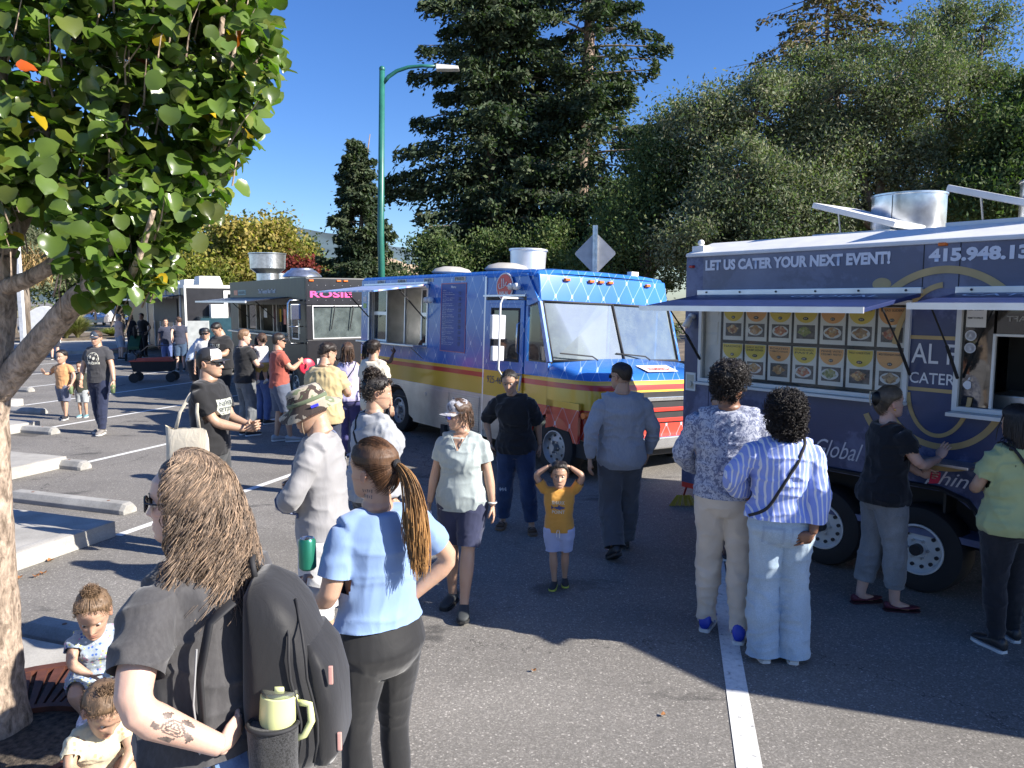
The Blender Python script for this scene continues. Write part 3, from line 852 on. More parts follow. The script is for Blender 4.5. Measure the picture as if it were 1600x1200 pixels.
# navy trailer
T0 = Vector((1.71,7.6,0)); TF = Vector((0.62,-0.785,0)).normalized()
trl = thing('food_trailer', 'navy catering trailer with gold globe rings, poster menu and open hatches', 'food trailer', T0, math.atan2(TF.y, TF.x))
TL, TW = 6.15,2.35
def navy_mat():
 m, nt, b = newmat('navy_map_wrap')
 v = coords(nt,(1,1,1))
 big = noise(nt, v,0.9,6,0.62,0.3); sm = noise(nt, v,14,4,0.7)
 f = math_(nt, 'MULTIPLY_ADD', sm, 0.16, math_(nt, 'MULTIPLY', big, 0.9))
 c = ramp(nt, f, [(0.44,(0.046,0.060,0.135)),(0.53,(0.055,0.072,0.16)),(0.56,(0.11,0.13,0.24)),(0.66,(0.17,0.20,0.33))])
 tc = _n(nt, 'ShaderNodeTexCoord'); sp = _n(nt, 'ShaderNodeSeparateXYZ'); nt.links.new(tc.outputs['Object'], sp.inputs[0])
 gr = math_(nt, 'MULTIPLY', math_(nt, 'MULTIPLY', math_(nt, 'GREATER_THAN', sp.outputs[2], 2.36), math_(nt, 'GREATER_THAN', sp.outputs[0], 0.2)), math_(nt, 'MULTIPLY', noise(nt, coords(nt, (.6, 1, .3)), 1.4, 3), 0.9))
 c = mixc(nt, gr, c,(0.20,0.20,0.22))
 nt.links.new(c, b.inputs['Base Color']); b.inputs['Roughness'].default_value = 0.38
 rp = _n(nt, 'ShaderNodeTexWave', bands_direction='Z'); rp.inputs['Scale'].default_value = 14; nt.links.new(v, rp.inputs['Vector'])
 bump(nt, b, math_(nt, 'ADD', math_(nt, 'MULTIPLY', rp.outputs['Fac'], 0.3), noise(nt, v, 3, 2)), 0.12, 0.006)
 return m
M_NAVY = navy_mat()
M_NAVYP = mat('navy_paint', (0.014, 0.026, 0.10), 0.4, var=0.1)
wx0, wx1, wz0, wz1 = 0.22,2.14,1.53,2.24
sx0, sx1, sz0, sz1 = 2.54,4.30,1.50,2.29
b = MB()
zb = 0.46
pts = [(0, zb),(1.06, zb)]
pts += [(1.06,.56),(1.16,.74),(1.32,.84),(2.52,.84),(2.68,.74),(2.80,.56),(2.80, zb),(TL, zb),(TL, wz0 - .06),(0, wz0 - .06)]
b.plate_xz(pts,0, T)
b.box((0,0, wz0 - .06),(wx0, T, wz1)); b.box((wx1,0, wz0 - .06),(sx0, T, wz1)); b.box((wx0,0, wz0 - .06),(wx1, T, wz0)); b.box((sx1,0, wz0 - .06),(TL, T, wz1));
b.box((sx0,0, wz0 - .06),(sx1, T, sz0 + .0)) if sz0 > wz0 - .06 else None
b.box((0,0, wz1),(sx0, T,2.70)); b.box((sx1,0, wz1),(TL, T,2.70)); b.box((sx0,0, sz1),(sx1, T,2.70))
b.box((0, TW - T, zb),(TL, TW,2.7)); b.box((0, T, zb),(T, TW - T,2.7)); b.box((TL - T, T, zb),(TL, TW - T,2.7)); b.box((T, T, zb),(TL - T, TW - T, zb + .05))
b.build('body', M_NAVY, trl)
for x in (2.235,2.49):
 b = MB(); b.box((x, -.003, 2.29), (x + .006, 0, 2.70)); b.build('panel_seam', M_BLACK, trl)
for x in (0.30,):
 b = MB(); b.box((x, -.003, zb), (x + .006, 0, 1.5)); b.build('panel_seam', M_NAVYP, trl)
b = MB(); b.prism([(0, -.02, 2.69), (0, -.02, 2.725), (0, .38, 2.845), (0, TW / 2, 2.87), (0, TW - .38, 2.845), (0, TW + .02, 2.725), (0, TW + .02, 2.69)], (TL, 0, 0)); b.build('roof', M_WHITE, trl, bevel=.015)
b = MB(); b.box((.02, .05, 2.73), (.16, .15, 2.80)); b.sphere((.09, .10, 2.83), .032); b.build('roof_lamp', M_WHITE, trl, bevel=.02)
for hx, hy, nm in ((0.95,0.62,0),(2.20,0.42,1)):
 b = MB(); b.box((hx, hy, 2.79), (hx + .72, hy + .72, 2.88)); b.build('hatch_curb', M_WHITE, trl, bevel=.01)
 b = MB()
 p0 = Vector((hx + .76, hy - .02,2.89)); L = 0.80; an = R(17)
 u = Vector((-math.cos(an),0, math.sin(an))); nn = Vector((math.sin(an),0, math.cos(an)))
 q = [p0, p0 + Vector((0,.78,0)), p0 + Vector((0,.78,0)) + u * L, p0 + u * L]
 b.prism(q, nn * .05); b.build('roof_hatch', M_WHITE, trl, bevel=.012)
 b = MB(); b.tube([(hx + .25, hy + .05, 2.88), tuple(p0 + u * .55 + Vector((0, .05, 0)))], .008, 5); b.build('hatch_stay', M_STEEL, trl)
for sx in (1.48,2.72):
 b = MB(); b.lathe((sx, 1.35, 2.84), [(.30, 0), (.30, .08), (.315, .12), (.315, .385), (.325, .39), (.325, .405), (.305, .405), (.29, .1), (0, .1)], 40); st = b.build('exhaust_stack', M_GALV, trl, smooth=True, auto=40)
 b = MB(); b.box((sx - .003, 1.032, 2.90), (sx + .003, 1.036, 3.22)); b.build('stack_seam', M_DARK, trl)
M_BOARD = mat('menu_board_black', (0.02, 0.018, 0.018), 0.5)
b = MB(); frame_xz(b, wx0, wx1, wz0, wz1, 0.035, -0.03, 0.05); wf = b.build('window_frame', M_WHITE, trl, bevel=.004)
b = MB(); b.box((wx0 - .03, -.10, wz0 - .06), (wx1 + .05, -.031, wz0 - .036)); b.build('sill', M_WHITE, wf, bevel=.004)
b = MB(); b.box((wx0 + .17, .045, wz0), (wx1, .05, wz1)); b.build('poster_board', M_BOARD, wf)
b = MB(); b.box((wx0, .046, wz0), (wx0 + .17, .05, wz1)); b.build('side_panel', M_WHITE, wf)
b = MB(); b.box((wx0, .008, wz0), (wx1, .012, wz1)); b.build('pane', glass_mat('poster_glass', (0.96, 0.97, 0.97), 0.02, refl=.10), wf)
def food_mat(name, cols, sc):
 m, nt, b = newmat(name)
 v = coords(nt)
 vv = vor(nt, v, sc)
 s = _n(nt, 'ShaderNodeSeparateColor'); nt.links.new(vv.outputs['Color'], s.inputs[0])
 c = ramp(nt, s.outputs[0], [(i / (len(cols) - 1), k) for i, k in enumerate(cols)])
 c = mixc(nt, 0.6, c, ramp(nt, noise(nt, v, 70, 4, .7), [(.3, .5), (.7, 1.4)]), 'MULTIPLY')
 nt.links.new(c, b.inputs['Base Color']); b.inputs['Roughness'].default_value = 0.5
 return m
foods = [food_mat('food_print_fries', [(.45, .22, .08), (.65, .40, .15), (.30, .10, .05), (.7, .6, .4)], 60),
   food_mat('food_print_green', [(.25, .32, .08), (.45, .40, .15), (.15, .2, .05), (.6, .55, .4)], 55),
   food_mat('food_print_red', [(.55, .12, .06), (.6, .3, .15), (.35, .06, .04), (.65, .5, .35)], 50),
   food_mat('food_print_brown', [(.40, .2, .07), (.55, .33, .14), (.2, .09, .04), (.7, .55, .35)], 40)]
M_PAPER = mat('poster_paper', (0.80, 0.78, 0.73), 0.6, var=0.02)
M_PHOTO = mat('photo_backing', (0.10, 0.09, 0.09), 0.5, var=0.3, vscale=30)
M_PLATE = mat('white_plate', (0.68, 0.68, 0.68), 0.4, var=0.03)
M_PYEL = mat('poster_yellow', (0.80, 0.60, 0.10), 0.6, var=0.03)
M_PORA = mat('poster_orange', (0.84, 0.42, 0.15), 0.6, var=0.03)
titles = [['CHURROS', 'CURLY FRIES', 'GRILLED CHEESE|SANDWICH', 'FRIED CALAMARI', 'CAESAR SALAD', 'CHICKEN PANINI', 'BREAD SLIDERS'],
   ['NACHOS', 'GARLIC BUTTER|SHRIMP SKEWER', 'ROASTED|TOMATO BISQUE', 'FETTUCCINE ALFREDO|PASTA', 'PENNE WITH|CREAMY PESTO', 'PHILLY CHEESE STEAK', 'MEDITERRANEAN PANINI']]
prices = ['8', '10', '14', '15', '12', '16', '13', '9', '17', '11', '16', '15', '14', '16']
NP = 7
px0 = wx0 + .19; pw = (wx1 - px0 - .01) / NP
for r_ in range(2):
 for k in range(NP):
  x0 = px0 + k * pw + .012; x1 = px0 + (k + 1) * pw - .012
  z1 = (wz1 - .02) if r_ == 0 else (wz0 + (wz1 - wz0) / 2 - .012); z0 = z1 - (wz1 - wz0) / 2 + .04
  y = .040; w_ = x1 - x0; h_ = z1 - z0
  e = bpy.data.objects.new('poster', None); COL.objects.link(e); e.parent = trl
  e['label'] = '%s menu poster, %s row' % (titles[r_][k].replace('|', ' ').lower(), 'upper' if r_ == 0 else 'lower')
  b = MB(); b.box((x0, y, z0), (x1, y + .004, z1)); b.build('sheet', M_PAPER, e)
  cm = M_PYEL if (k + r_ * 2) % 7 in (0,2,3,5) else M_PORA
  cx = (x0 + x1) / 2; rr = w_ * .48
  ztop = z1 - .004
  b = MB(); b.plate_xz([(cx + rr * math.cos(a), ztop - .035 + rr * .95 * math.sin(a)) for a in [math.pi + math.pi * j / 14 for j in range(15)]] + [(cx + rr, ztop), (cx - rr, ztop)], y - .003, y - .0005); b.build('title_shape', cm, e)
  tl_ = titles[r_][k].split('|')
  for q, tt in enumerate(tl_):
   text('title_lettering', tt, (cx - w_ * .40, y - .005, ztop - .030 - q * .026), (1, 0, 0), (0, 0, 1), w_ * .80, .017, M_DARK, e, bold=0.01)
  b = MB(); b.plate_xz([(cx + (.026 if k % 2 else .02) * math.cos(a), ztop - .098 + .014 * math.sin(a)) for a in [2 * math.pi * j / 12 for j in range(12)]], y - .005, y - .0035); b.build('price_spot', M_DARK, e)
  text('price', '$' + prices[r_ * 7 + k], (cx - .013, y - .007, ztop - .104), (1, 0, 0), (0, 0, 1), .026, .012, M_PAPER, e, bold=.02)
  pz1 = z0 + h_ * .50; pz0 = z0 + h_ * .12
  b = MB(); b.box((x0 + w_ * .13, y - .002, pz0), (x1 - w_ * .10, y - .0005, pz1)); b.build('photo', M_PHOTO, e)
  b = MB(); ccx = cx + random.uniform(-.01,.01); ccz = (pz0 + pz1) / 2
  b.plate_xz([(ccx + w_ * .36 * math.cos(a), ccz + h_ * .15 * math.sin(a)) for a in [2 * math.pi * j / 18 for j in range(18)]], y - .0035, y - .0022); b.build('plate_print', M_PLATE, e) if (k + r_) % 3 else None
  b = MB(); b.plate_xz([(ccx + w_ * (.27 + .05 * math.sin(5 * a + k)) * math.cos(a), ccz + .004 + h_ * (.12 + .02 * math.cos(4 * a)) * math.sin(a)) for a in [2 * math.pi * j / 18 for j in range(18)]], y - .0055, y - .0037); b.build('dish_print', foods[(k * 3 + r_) % 4], e)
for z, h in ((2.16,.05),(2.02,.10),(1.90,.10)):
 b = MB(); b.box((wx0 + .02, .040, z - h / 2), (wx0 + .14, .044, z + h / 2)); b.build('notice', M_PAPER, wf)
def t_awning(x0, x1, d, zl):
 b = MB()
 b.prism([(x0,-.02,2.30),(x1,-.02,2.30),(x1,-d, zl),(x0,-d, zl)],(0,0,.03))
 a = b.build('awning', M_NAVYP, trl, bevel=.004)
 b = MB(); b.box((x0,-d - .012, zl - .006),(x1,-d, zl + .038)); b.box((x0 - .012,-d, zl - .0),(x0,-.02, zl + .03)) if False else None
 b.build('awning_trim', M_ALU, a)
 b = MB(); b.box((x0 - .01, -.045, 2.325), (x1 + .01, -.001, 2.372)); rl = b.build('hinge_rail', M_ALU, trl, bevel=.004)
 for k in range(6):
  x = x0 + .1 + k * (x1 - x0 - .2) / 5
  b = MB(); b.cyl((x, -.052, 2.35), (x, -.044, 2.35), .009, 8); b.build('rivet', M_DARK, rl)
 for x in (x0 + .04, x1 - .04):
  b = MB(); b.tube([(x, -.04, wz0 + .18), (x, -.25, 1.95)], .013, 6, M_BLACK); b.tube([(x, -.25, 1.95), (x, -.55, 2.24)], .007, 6, M_BLACK); b.build('gas_strut', M_BLACK, trl)
 return a
a1 = t_awning(.18,2.24,.86,2.19)
text('awning_lettering', 'GLOBAL', (1.30, -.30, 2.300), (1, 0, 0), (0, .985, .13), .75, .12, M_LETTER, trl, bold=.0)
a2 = t_awning(2.50,4.40,.80,2.22)
text('awning_lettering', 'CATERING', (2.62, -.30, 2.305), (1, 0, 0), (0, .985, .13), .9, .12, M_LETTER, trl, bold=.0)
b = MB(); frame_xz(b, sx0, sx1, sz0, sz1, 0.035, -0.03, 0.05); frame_xz(b, sx0 + .22, sx1, sz0 + .002, 2.02, .018, .0, .03); f2 = b.build('serving_window', M_WHITE, trl, bevel=.003)
b = MB(); b.box((sx0, .01, sz0), (sx0 + .2, .014, sz1)); b.box((sx0 + .22, .01, 2.04), (sx1, .014, sz1)); b.build('pane', M_TINT, f2)
b = MB(); b.box((sx0 - .03, -.14, sz0 - .065), (sx1, -.031, sz0 - .036)); b.build('sill', M_WHITE, f2, bevel=.004)
b = MB(); b.box((sx0 + .02, .002, 2.08), (sx0 + .15, .006, 2.26)); b.build('permit_sheet', M_PAPER, f2)
for z in (2.20,2.14):
 text('permit_text', 'PERMIT TO OPERATE', (sx0 + .03, .0, z), (1, 0, 0), (0, 0, 1), .1, .014, M_DARK, f2)
for z, s in ((2.02, 'A'), (1.93, 'S')):
 b = MB(); b.lathe((sx0 + .055, .006, z), [(.038, 0), (.038, -.003), (.031, -.003), (.031, 0)], 20, M_LETTER, 'y'); b.build('round_sticker', M_LETTER, f2)
 text('sticker_letter', s, (sx0 + .04, .0, z - .017), (1, 0, 0), (0, 0, 1), .03, .034, M_LETTER, f2, bold=.03)
b = MB()   # little apple-shaped sticker
b.plate_xz([(sx0 + .055 + .028 * (1 + .12 * math.cos(2 * a)) * math.cos(a),1.66 + .030 * (1 - .10 * math.cos(2 * a)) * math.sin(a)) for a in [2 * math.pi * j / 20 for j in range(20)] if not (-.45 < ((a + math.pi) % (2 * math.pi) - math.pi) < .45)],.002,.006); b.plate_xz([(sx0 + .055,1.695),(sx0 + .07,1.70),(sx0 + .072,1.72),(sx0 + .058,1.712)],.002,.006)
b.build('fruit_sticker', M_LETTER, f2)
text('street_lettering', 'CO, CALICRAFT', (sx1 - .62, .005, 2.13), (-1, 0, 0), (0, 0, 1), -.0, .0, M_LETTER, f2) if False else None
text('window_lettering', 'CO, CALICRAFT', (sx0 + .78, .004, 2.12), (-1, 0, 0), (0, 0, 1), .5, .045, mat('frosted_letter', (.35, .35, .33), .5), f2)
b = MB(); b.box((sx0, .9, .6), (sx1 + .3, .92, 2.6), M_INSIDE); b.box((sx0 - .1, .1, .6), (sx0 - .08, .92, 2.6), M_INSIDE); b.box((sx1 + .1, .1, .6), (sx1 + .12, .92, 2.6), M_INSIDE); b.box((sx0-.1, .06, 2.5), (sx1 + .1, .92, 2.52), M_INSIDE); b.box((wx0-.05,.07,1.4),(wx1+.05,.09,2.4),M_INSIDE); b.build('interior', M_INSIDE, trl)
b = MB(); b.box((sx0 + .1, .25, 1.30), (sx1, .7, 1.58)); b.build('counter', M_STEEL, trl, bevel=.01)
text('slogan', 'LET US CATER YOUR NEXT EVENT!', (.23, -.006, 2.555), (1, 0, 0), (0, 0, 1), 1.76, .10, M_LETTER, trl, bold=.05)
text('phone_number', '415.948.13', (2.275, -.006, 2.555), (1, 0, 0), (0, 0, 1), .66, .10, M_LETTER, trl, bold=.05)
text('name_lettering', 'GLOBAL F', (1.62, -.006, 1.80), (1, 0, 0), (0, 0, 1), .90, .15, M_LETTER, trl, bold=.005) if False else None
text('name_lettering', 'AL F', (2.19, -.006, 1.80), (1, 0, 0), (0, 0, 1), .32, .15, M_LETTER, trl, bold=.005)
text('name_lettering', 'CATER', (2.185, -.006, 1.645), (1, 0, 0), (0, 0, 1), .325, .085, M_LETTER, trl, bold=.01)
text('script_lettering', 'Global', (1.43, -.006, .96), (1, 0, 0), (0, 0, 1), .42, .15, M_LETTER, trl, bold=0, shear=.45)
text('script_lettering', 'phin', (2.33, -.006, .86), (1, 0, 0), (0, 0, 1), .32, .14, M_LETTER, trl, bold=0, shear=.45)
def ring(cx, cz, rx, rz, a0, a1, w, name='gold_ring', n=30, rot=0.0):
 b = MB(); vs = []; fs = []
 for k in range(n + 1):
  a = R(a0 + (a1 - a0) * k / n)
  for rr in (-w / 2, w / 2):
   x, z = (rx + rr) * math.cos(a),(rz + rr) * math.sin(a)
   xx = x * math.cos(rot) - z * math.sin(rot); zz = x * math.sin(rot) + z * math.cos(rot)
   for y in (-.008,-.001):
    vs.append((cx + xx, y, cz + zz))
 for k in range(n):
  i = k * 4; j = i + 4
  fs += [(i, i + 2, j + 2, j),(i, j, j + 1, i + 1),(i + 2, i + 3, j + 3, j + 2)]
 b.add(vs, fs); b.build(name, M_GOLD, trl)
ring(2.40,1.82,.62,.68,48,133,.055)
ring(2.42,1.84,.37,.55,95,170,.04)
ring(2.42,1.60,.42,.42,200,340,.045)
ring(2.42,1.62,.62,.60,205,340,.045)
ring(2.40,1.60,.22,.34,185,355,.03)
for z, zz in ((1.995,2.01),(1.60,1.60)):
 b = MB(); b.box((2.16, -.0075, z - .014), (2.53, -.001, z + .014)); b.build('gold_bar', M_GOLD, trl)
b = MB(); b.sphere((1.93, -.001, 2.40), (.075, .008, .05)); b.build('gold_swash', M_GOLD, trl)
lamp(trl,(.07,0,2.60),.03,.014,(0,-1,0), M_RED); lamp(trl,(2.37,0,2.735 - .05),.035,.015,(0,-1,0), M_ORANGE)
b = MB(); b.box((.03, -.012, 1.39), (.15, 0, 1.57), M_WHITE); b.box((.045, -.014, 1.41), (.135, -.012, 1.55), mat('inlet_beige', (.5, .47, .38), .5)); b.cyl((.09, -.03, 1.46), (.09, -.014, 1.46), .028, 12, mat('inlet_beige', (.5, .47, .38), .5)); b.build('power_inlet', None, trl, bevel=.004)
b = MB(); b.lathe((.10, -.0, 2.12), [(.03, 0), (.03, -.05), (.0, -.055)], 12, M_WHITE, 'y'); b.tube([(.10, -.05, 2.11), (.085, -.10, 2.02)], [.028, .036], 12, M_WHITE); b.build('porch_lamp', M_WHITE, trl, smooth=True)
b = MB(); b.box((2.05, -.22, 1.075), (2.72, -.003, 1.095)); b.build('fold_down_shelf', M_STEEL, trl, bevel=.004)
for x in (1.50,2.30):
 wheel(trl, (x, .02, .345), .345, .20, .24, 'white', -1)
 wheel(trl, (x, TW - .02, .345), .345, .20, .24, 'white', 1)
b = MB()
pts = [(1.0,.46),(1.08,.60),(1.20,.76),(1.36,.86),(2.46,.86),(2.66,.80),(2.80,.64),(2.88,.34)]
vs = []; fs = []
for i,(x, z) in enumerate(pts):
 vs += [(x,-.06, z),(x,.25, z),(x,-.06, z + .02),(x,.25, z + .02)]
for i in range(len(pts) - 1):
 a = i * 4; c = a + 4
 fs += [(a, a + 1, c + 1, c),(a + 2, c + 2, c + 3, a + 3),(a, c, c + 2, a + 2)]
b.add(vs, fs); b.build('fender', M_BLACK, trl)
b = MB(); b.box((.2, .25, .38), (TL + .3, .40, .48)); b.box((.2, TW - .4, .38), (TL + .3, TW - .25, .48)); b.box((1.0, .3, .46), (2.85, .34, .86)); b.box((1.0, .34, .8), (2.85, TW-.3, .86)); b.build('chassis', M_BLACK, trl)
b = MB(); b.box((-.02, .03, .40), (.16, .08, .47)); b.build('reflector_tape', M_REDF, trl)
# black step van behind
B0 = Vector((-4.42,16.5,0)); BF = Vector((0.57,-0.8216,0)).normalized()
blk = thing('food_truck', 'black step van food truck with pink lettering, parked behind the blue van', 'food truck', B0, math.atan2(BF.y, BF.x))
def ivy_mat():
 m, nt, b = newmat('black_grunge_wrap')
 v = coords(nt,(1,1,.35))
 c = ramp(nt, noise(nt, v,9,5,.7), [(.35,(.008,.008,.009)),(.55,(.018,.021,.013)),(.75,(.06,.066,.032))])
 nt.links.new(c, b.inputs['Base Color']); b.inputs['Roughness'].default_value = .4
 return m
M_IVY = ivy_mat()
M_BLKP = mat('black_paint', (.02, .02, .024), .3)
BL, BW = 5.9,2.35
bx0, bx1, bz0, bz1 = -5.15,-1.15,1.55,2.18
b = MB()
for y0, y1 in ((0, T),(BW - T, BW)):
 arch(b,-4.6,.46,-BL,-3.8,.35, bz0, y0, y1)
 arch(b,-.9,.45,-3.8,0,.35, bz0 if y0 == 0 else bz0, y0, y1)
 b.box((-BL, y0, bz0),(bx0, y1, bz1)); b.box((bx1, y0, bz0),(-.95, y1, bz1)); b.box((-.35, y0, bz0),(0, y1, bz1)); b.box((-.95, y0, bz0 - .0),(-.35, y1, bz0 + .0001))
 b.box((-BL, y0, bz1),(0, y1,2.72))
b.box((-BL, T,.4),(-BL + T, BW - T,2.72)); b.box((-BL,0,2.72),(.0, BW,2.77))
b.build('body', M_IVY, blk)
b = MB(); b.box((0.001, 0, 2.18), (.06, BW, 2.76)); b.box((0.001, 0, .45), (.06, BW, 1.44)); b.box((.001, 0, 1.44), (.06, .12, 2.18)); b.box((.001, BW - .12, 1.44), (.06, BW, 2.18)); b.build('front_panel', M_BLKP, blk, bevel=.02)
b = MB(); b.add([(.05, .13, 1.45), (.05, BW - .13, 1.45), (.03, BW - .13, 2.17), (.03, .13, 2.17)], [(0, 1, 2, 3)]); b.build('windscreen', M_WINDSHIELD, blk)
def frame_yz(b, x0, x1, y0, y1, z0, z1, w, m=None):
 b.box((x0, y0 - w, z0 - w),(x1, y0, z1 + w), m); b.box((x0, y1, z0 - w),(x1, y1 + w, z1 + w), m); b.box((x0, y0, z0 - w),(x1, y1, z0), m); b.box((x0, y0, z1),(x1, y1, z1 + w), m)
b = MB(); frame_yz(b, .055, .075, .15, BW - .15, 1.47, 2.15, .022); b.build('windscreen_frame', M_ALU, blk)
for y in (.62,1.05):
 b = MB(); b.tube([(.08, y, 2.16), (.10, y + .0, 2.1), (.085, y - .08, 1.65)], .012, 5); b.build('wiper', M_BLACK, blk)
for y in (.12,.74,.90,1.4,2.1): lamp(blk,(.06, y,2.70),.06,.022,(1,0,0))
text('name_lettering', 'ROSIE', (.064, .09, 2.34), (0, 1, 0), (0, 0, 1), .95, .14, M_PINK, blk, bold=.03)
b = MB()
for k in range(12): b.sphere((.062,.06 + k * .19,2.60),.008, M_ALU,6,4); b.sphere((.062,.06 + k * .19,2.28),.008, M_ALU,6,4)
b.build('rivets', M_ALU, blk)
b = MB(); b.box((.06, .1, .45), (.22, BW - .1, .62)); b.build('bumper', M_CHROME, blk, bevel=.02)
for y in (.2, BW - .45):
 b = MB(); b.box((.06, y, .85), (.075, y + .25, 1.02)); b.build('headlight', M_ALU, blk, bevel=.01)
b = MB()
for x in (bx0,-4.35,-3.55,-3.2,-2.2,-1.95, bx1 - .05): b.box((x,-.012, bz0),(x + .07,.05, bz1))
b.box((bx0, -.02, bz0 - .05), (bx1, .05, bz0)); b.build('hatch_frame', mat('worn_steel', (.32, .28, .22), .5, .4, var=.2), blk)
b = MB(); b.box((bx0, -.3, bz0 - .08), (bx1, -.02, bz0 - .05)); b.build('counter_shelf', M_STEEL, blk)
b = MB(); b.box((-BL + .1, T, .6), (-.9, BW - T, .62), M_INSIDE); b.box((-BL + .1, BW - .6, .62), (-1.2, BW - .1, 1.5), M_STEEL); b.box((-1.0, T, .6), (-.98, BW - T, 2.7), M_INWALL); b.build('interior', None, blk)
b = MB(); b.box((-4.3, .02, bz0 + .02), (-3.6, .028, bz1 - .02)); b.build('pane', M_GLASS, blk)
for x, w_, h, m in ((-2.1,.1,.4, M_PINK),(-1.9,.12,.3, M_YELLOW),(-3.1,.25,.22, M_PAPER),(-1.6,.16,.35, M_REDF)):
 b = MB(); b.box((x, .055, bz1 - .1 - h), (x + w_, .062, bz1 - .1)); b.build('menu_card', m, blk)
b = MB(); b.prism([(bx0 - .5, -.02, 2.34), (bx1 + .15, -.02, 2.34), (bx1 + .15, -.95, 2.24), (bx0 - .5, -.95, 2.24)], (0, 0, .02)); aw_ = b.build('awning', M_BLKP, blk)
b = MB(); b.box((bx0 - .5, -.98, 2.225), (bx1 + .15, -.951, 2.27)); b.build('awning_trim', M_ALU, aw_)
for x in (-4.1,-2.0):
 b = MB(); b.tube([(x, -.03, 1.85), (x + .1, -.5, 2.27)], .012, 5); b.build('gas_strut', M_BLACK, blk)
b = MB(); frame_xz(b, -.85, -.45, 1.45, 2.10, .03, -.01, .02); dd_ = b.build('cab_door', M_ALU, blk)
b = MB(); b.box((-.85, .0, 1.45), (-.45, .004, 2.10)); b.build('pane', M_GLASS, dd_)
b = MB(); b.tube([(-.1, -.02, 2.28), (-.1, -.30, 2.28), (-.1, -.34, 2.22), (-.1, -.34, 1.42), (-.1, -.30, 1.36), (-.1, -.02, 1.36)], .02, 8); b.tube([(-.1, -.34, 1.72), (-.1, -.02, 1.72)], .012, 6); b.build('mirror_bracket', M_CHROME, blk, smooth=True)
b = MB(); b.box((-.14, -.28, 1.86), (-.10, -.06, 2.2)); b.build('mirror', M_CHROME, blk, bevel=.015)
for x in (-4.6,-.9):
 wheel(blk, (x, .06, .38), .38, .22, .24, 'steel', -1); wheel(blk, (x, BW - .06, .38), .38, .22, .24, 'steel', 1)
b = MB(); b.box((-5.5, -.004, 2.42), (-5.15, 0, 2.55), M_REDF); b.box((-5.12, -.004, 2.42), (-4.4, 0, 2.55), mat('teal_plate', (.35, .48, .42), .5)); b.build('name_plate', None, blk)
text('plate_lettering', 'LOGGERS', (-5.05, -.007, 2.45), (1, 0, 0), (0, 0, 1), .58, .07, M_DARK, blk)
text('slogan', 'The Toasted Bun Trail!', (-3.3, -.006, 2.45), (1, 0, 0), (0, 0, 1), 1.35, .10, M_LETTER, blk, shear=.2)
b = MB(); b.lathe((-4.9, .75, 2.75), [(.30, 0), (.30, .25), (.46, .38), (.48, .75), (.50, .77), (.50, .79), (.46, .79), (.42, .4), (0, .4)], 32); b.build('exhaust_stack', M_GALV, blk, smooth=True, auto=40)
b = MB(); b.lathe((-2.1, .7, 2.75), [(.30, 0), (.30, .08), (.46, .09), (.44, .13), (.32, .24), (.28, .25), (.26, .29), (0, .30)], 32); b.build('mushroom_vent', M_GALV, blk, smooth=True, auto=40)
b = MB(); b.lathe((-5.5, 1.2, 2.75), [(.30, 0), (.30, .2), (.33, .21), (.33, .28), (0, .30)], 24); b.build('roof_vent', M_GALV, blk, smooth=True, auto=40)
# white-framed black trailer farther back
B1 = Vector((-11.0,26.0,0))
tr2 = thing('food_trailer', 'small black trailer with white edge frame and roof air conditioner, far back', 'food trailer', B1, math.atan2(BF.y, BF.x))
M_BLK2 = mat('matt_black_panel', (.03, .03, .038), .35, var=.15)
b = MB(); b.box((-7, 0, .5), (0, 2.4, 2.70)); b.build('body', M_BLKP, tr2)
b = MB()
for y in (-.03,2.37):
 b.box((-.04, y,.45),(.03, y + .06,2.80)); b.box((-7.03, y,.45),(-6.96, y + .06,2.80)); b.box((-7, y,2.70),(0, y + .06,2.80))
b.box((-.04,0,2.70),(.03,2.4,2.80)); b.box((-.02,1.25,.6),(.035,1.38,2.62)); b.box((-.02,1.38,2.50),(.035,2.37,2.62))
for x in (-5.6,-4.4,-3.2,-2.0,-.8): b.box((x,-.03,.5),(x + .07,.0,2.7))
b.build('edge_frame', M_WHITE, tr2)
b = MB(); frame_yz(b, .03, .06, 1.55, 2.0, 1.95, 2.55, .06); pf = b.build('porthole_frame', M_WHITE, tr2, bevel=.02)
b = MB(); b.box((.03, 1.55, 1.95), (.035, 2.0, 2.55)); b.build('pane', M_TINT, pf)
b = MB(); b.box((.03, .75, 1.65), (.30, 1.20, 2.15)); b.build('junction_cabinet', M_WHITE, tr2, bevel=.02)
for y in (.85,.98,1.1):
 b = MB(); b.tube([(.15, y, 1.65), (.2, y + .02, 1.3), (.15, y, 1.0)], .025, 6); b.build('hose', M_WHITE, tr2)
b = MB(); b.hexa([(-1.1, .5, 2.8), (-.1, .5, 2.8), (-.1, 1.3, 2.8), (-1.1, 1.3, 2.8)], [(-1.0, .55, 3.12), (-.35, .55, 3.12), (-.35, 1.25, 3.12), (-1.0, 1.25, 3.12)]); b.build('air_conditioner', M_WHITE, tr2, bevel=.05)
b = MB(); b.box((-3.2, .5, 2.8), (-2.4, 1.2, 3.05)); b.build('roof_vent', M_WHITE, tr2, bevel=.05)
b = MB(); b.prism([(-6.6, -.02, 2.45), (-.6, -.02, 2.45), (-.6, -1.1, 2.30), (-6.6, -1.1, 2.30)], (0, 0, .03)); b.build('awning', M_BLK2, tr2)
b = MB(); b.box((-6.6, -1.14, 2.28), (-.6, -1.10, 2.34)); b.build('awning_trim', M_ALU, tr2)
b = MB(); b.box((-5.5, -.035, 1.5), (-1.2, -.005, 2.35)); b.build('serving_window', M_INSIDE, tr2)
for x in (-3.0, -3.9): wheel(tr2, (x, .0, .36), .36, .2, .22, 'white', -1)
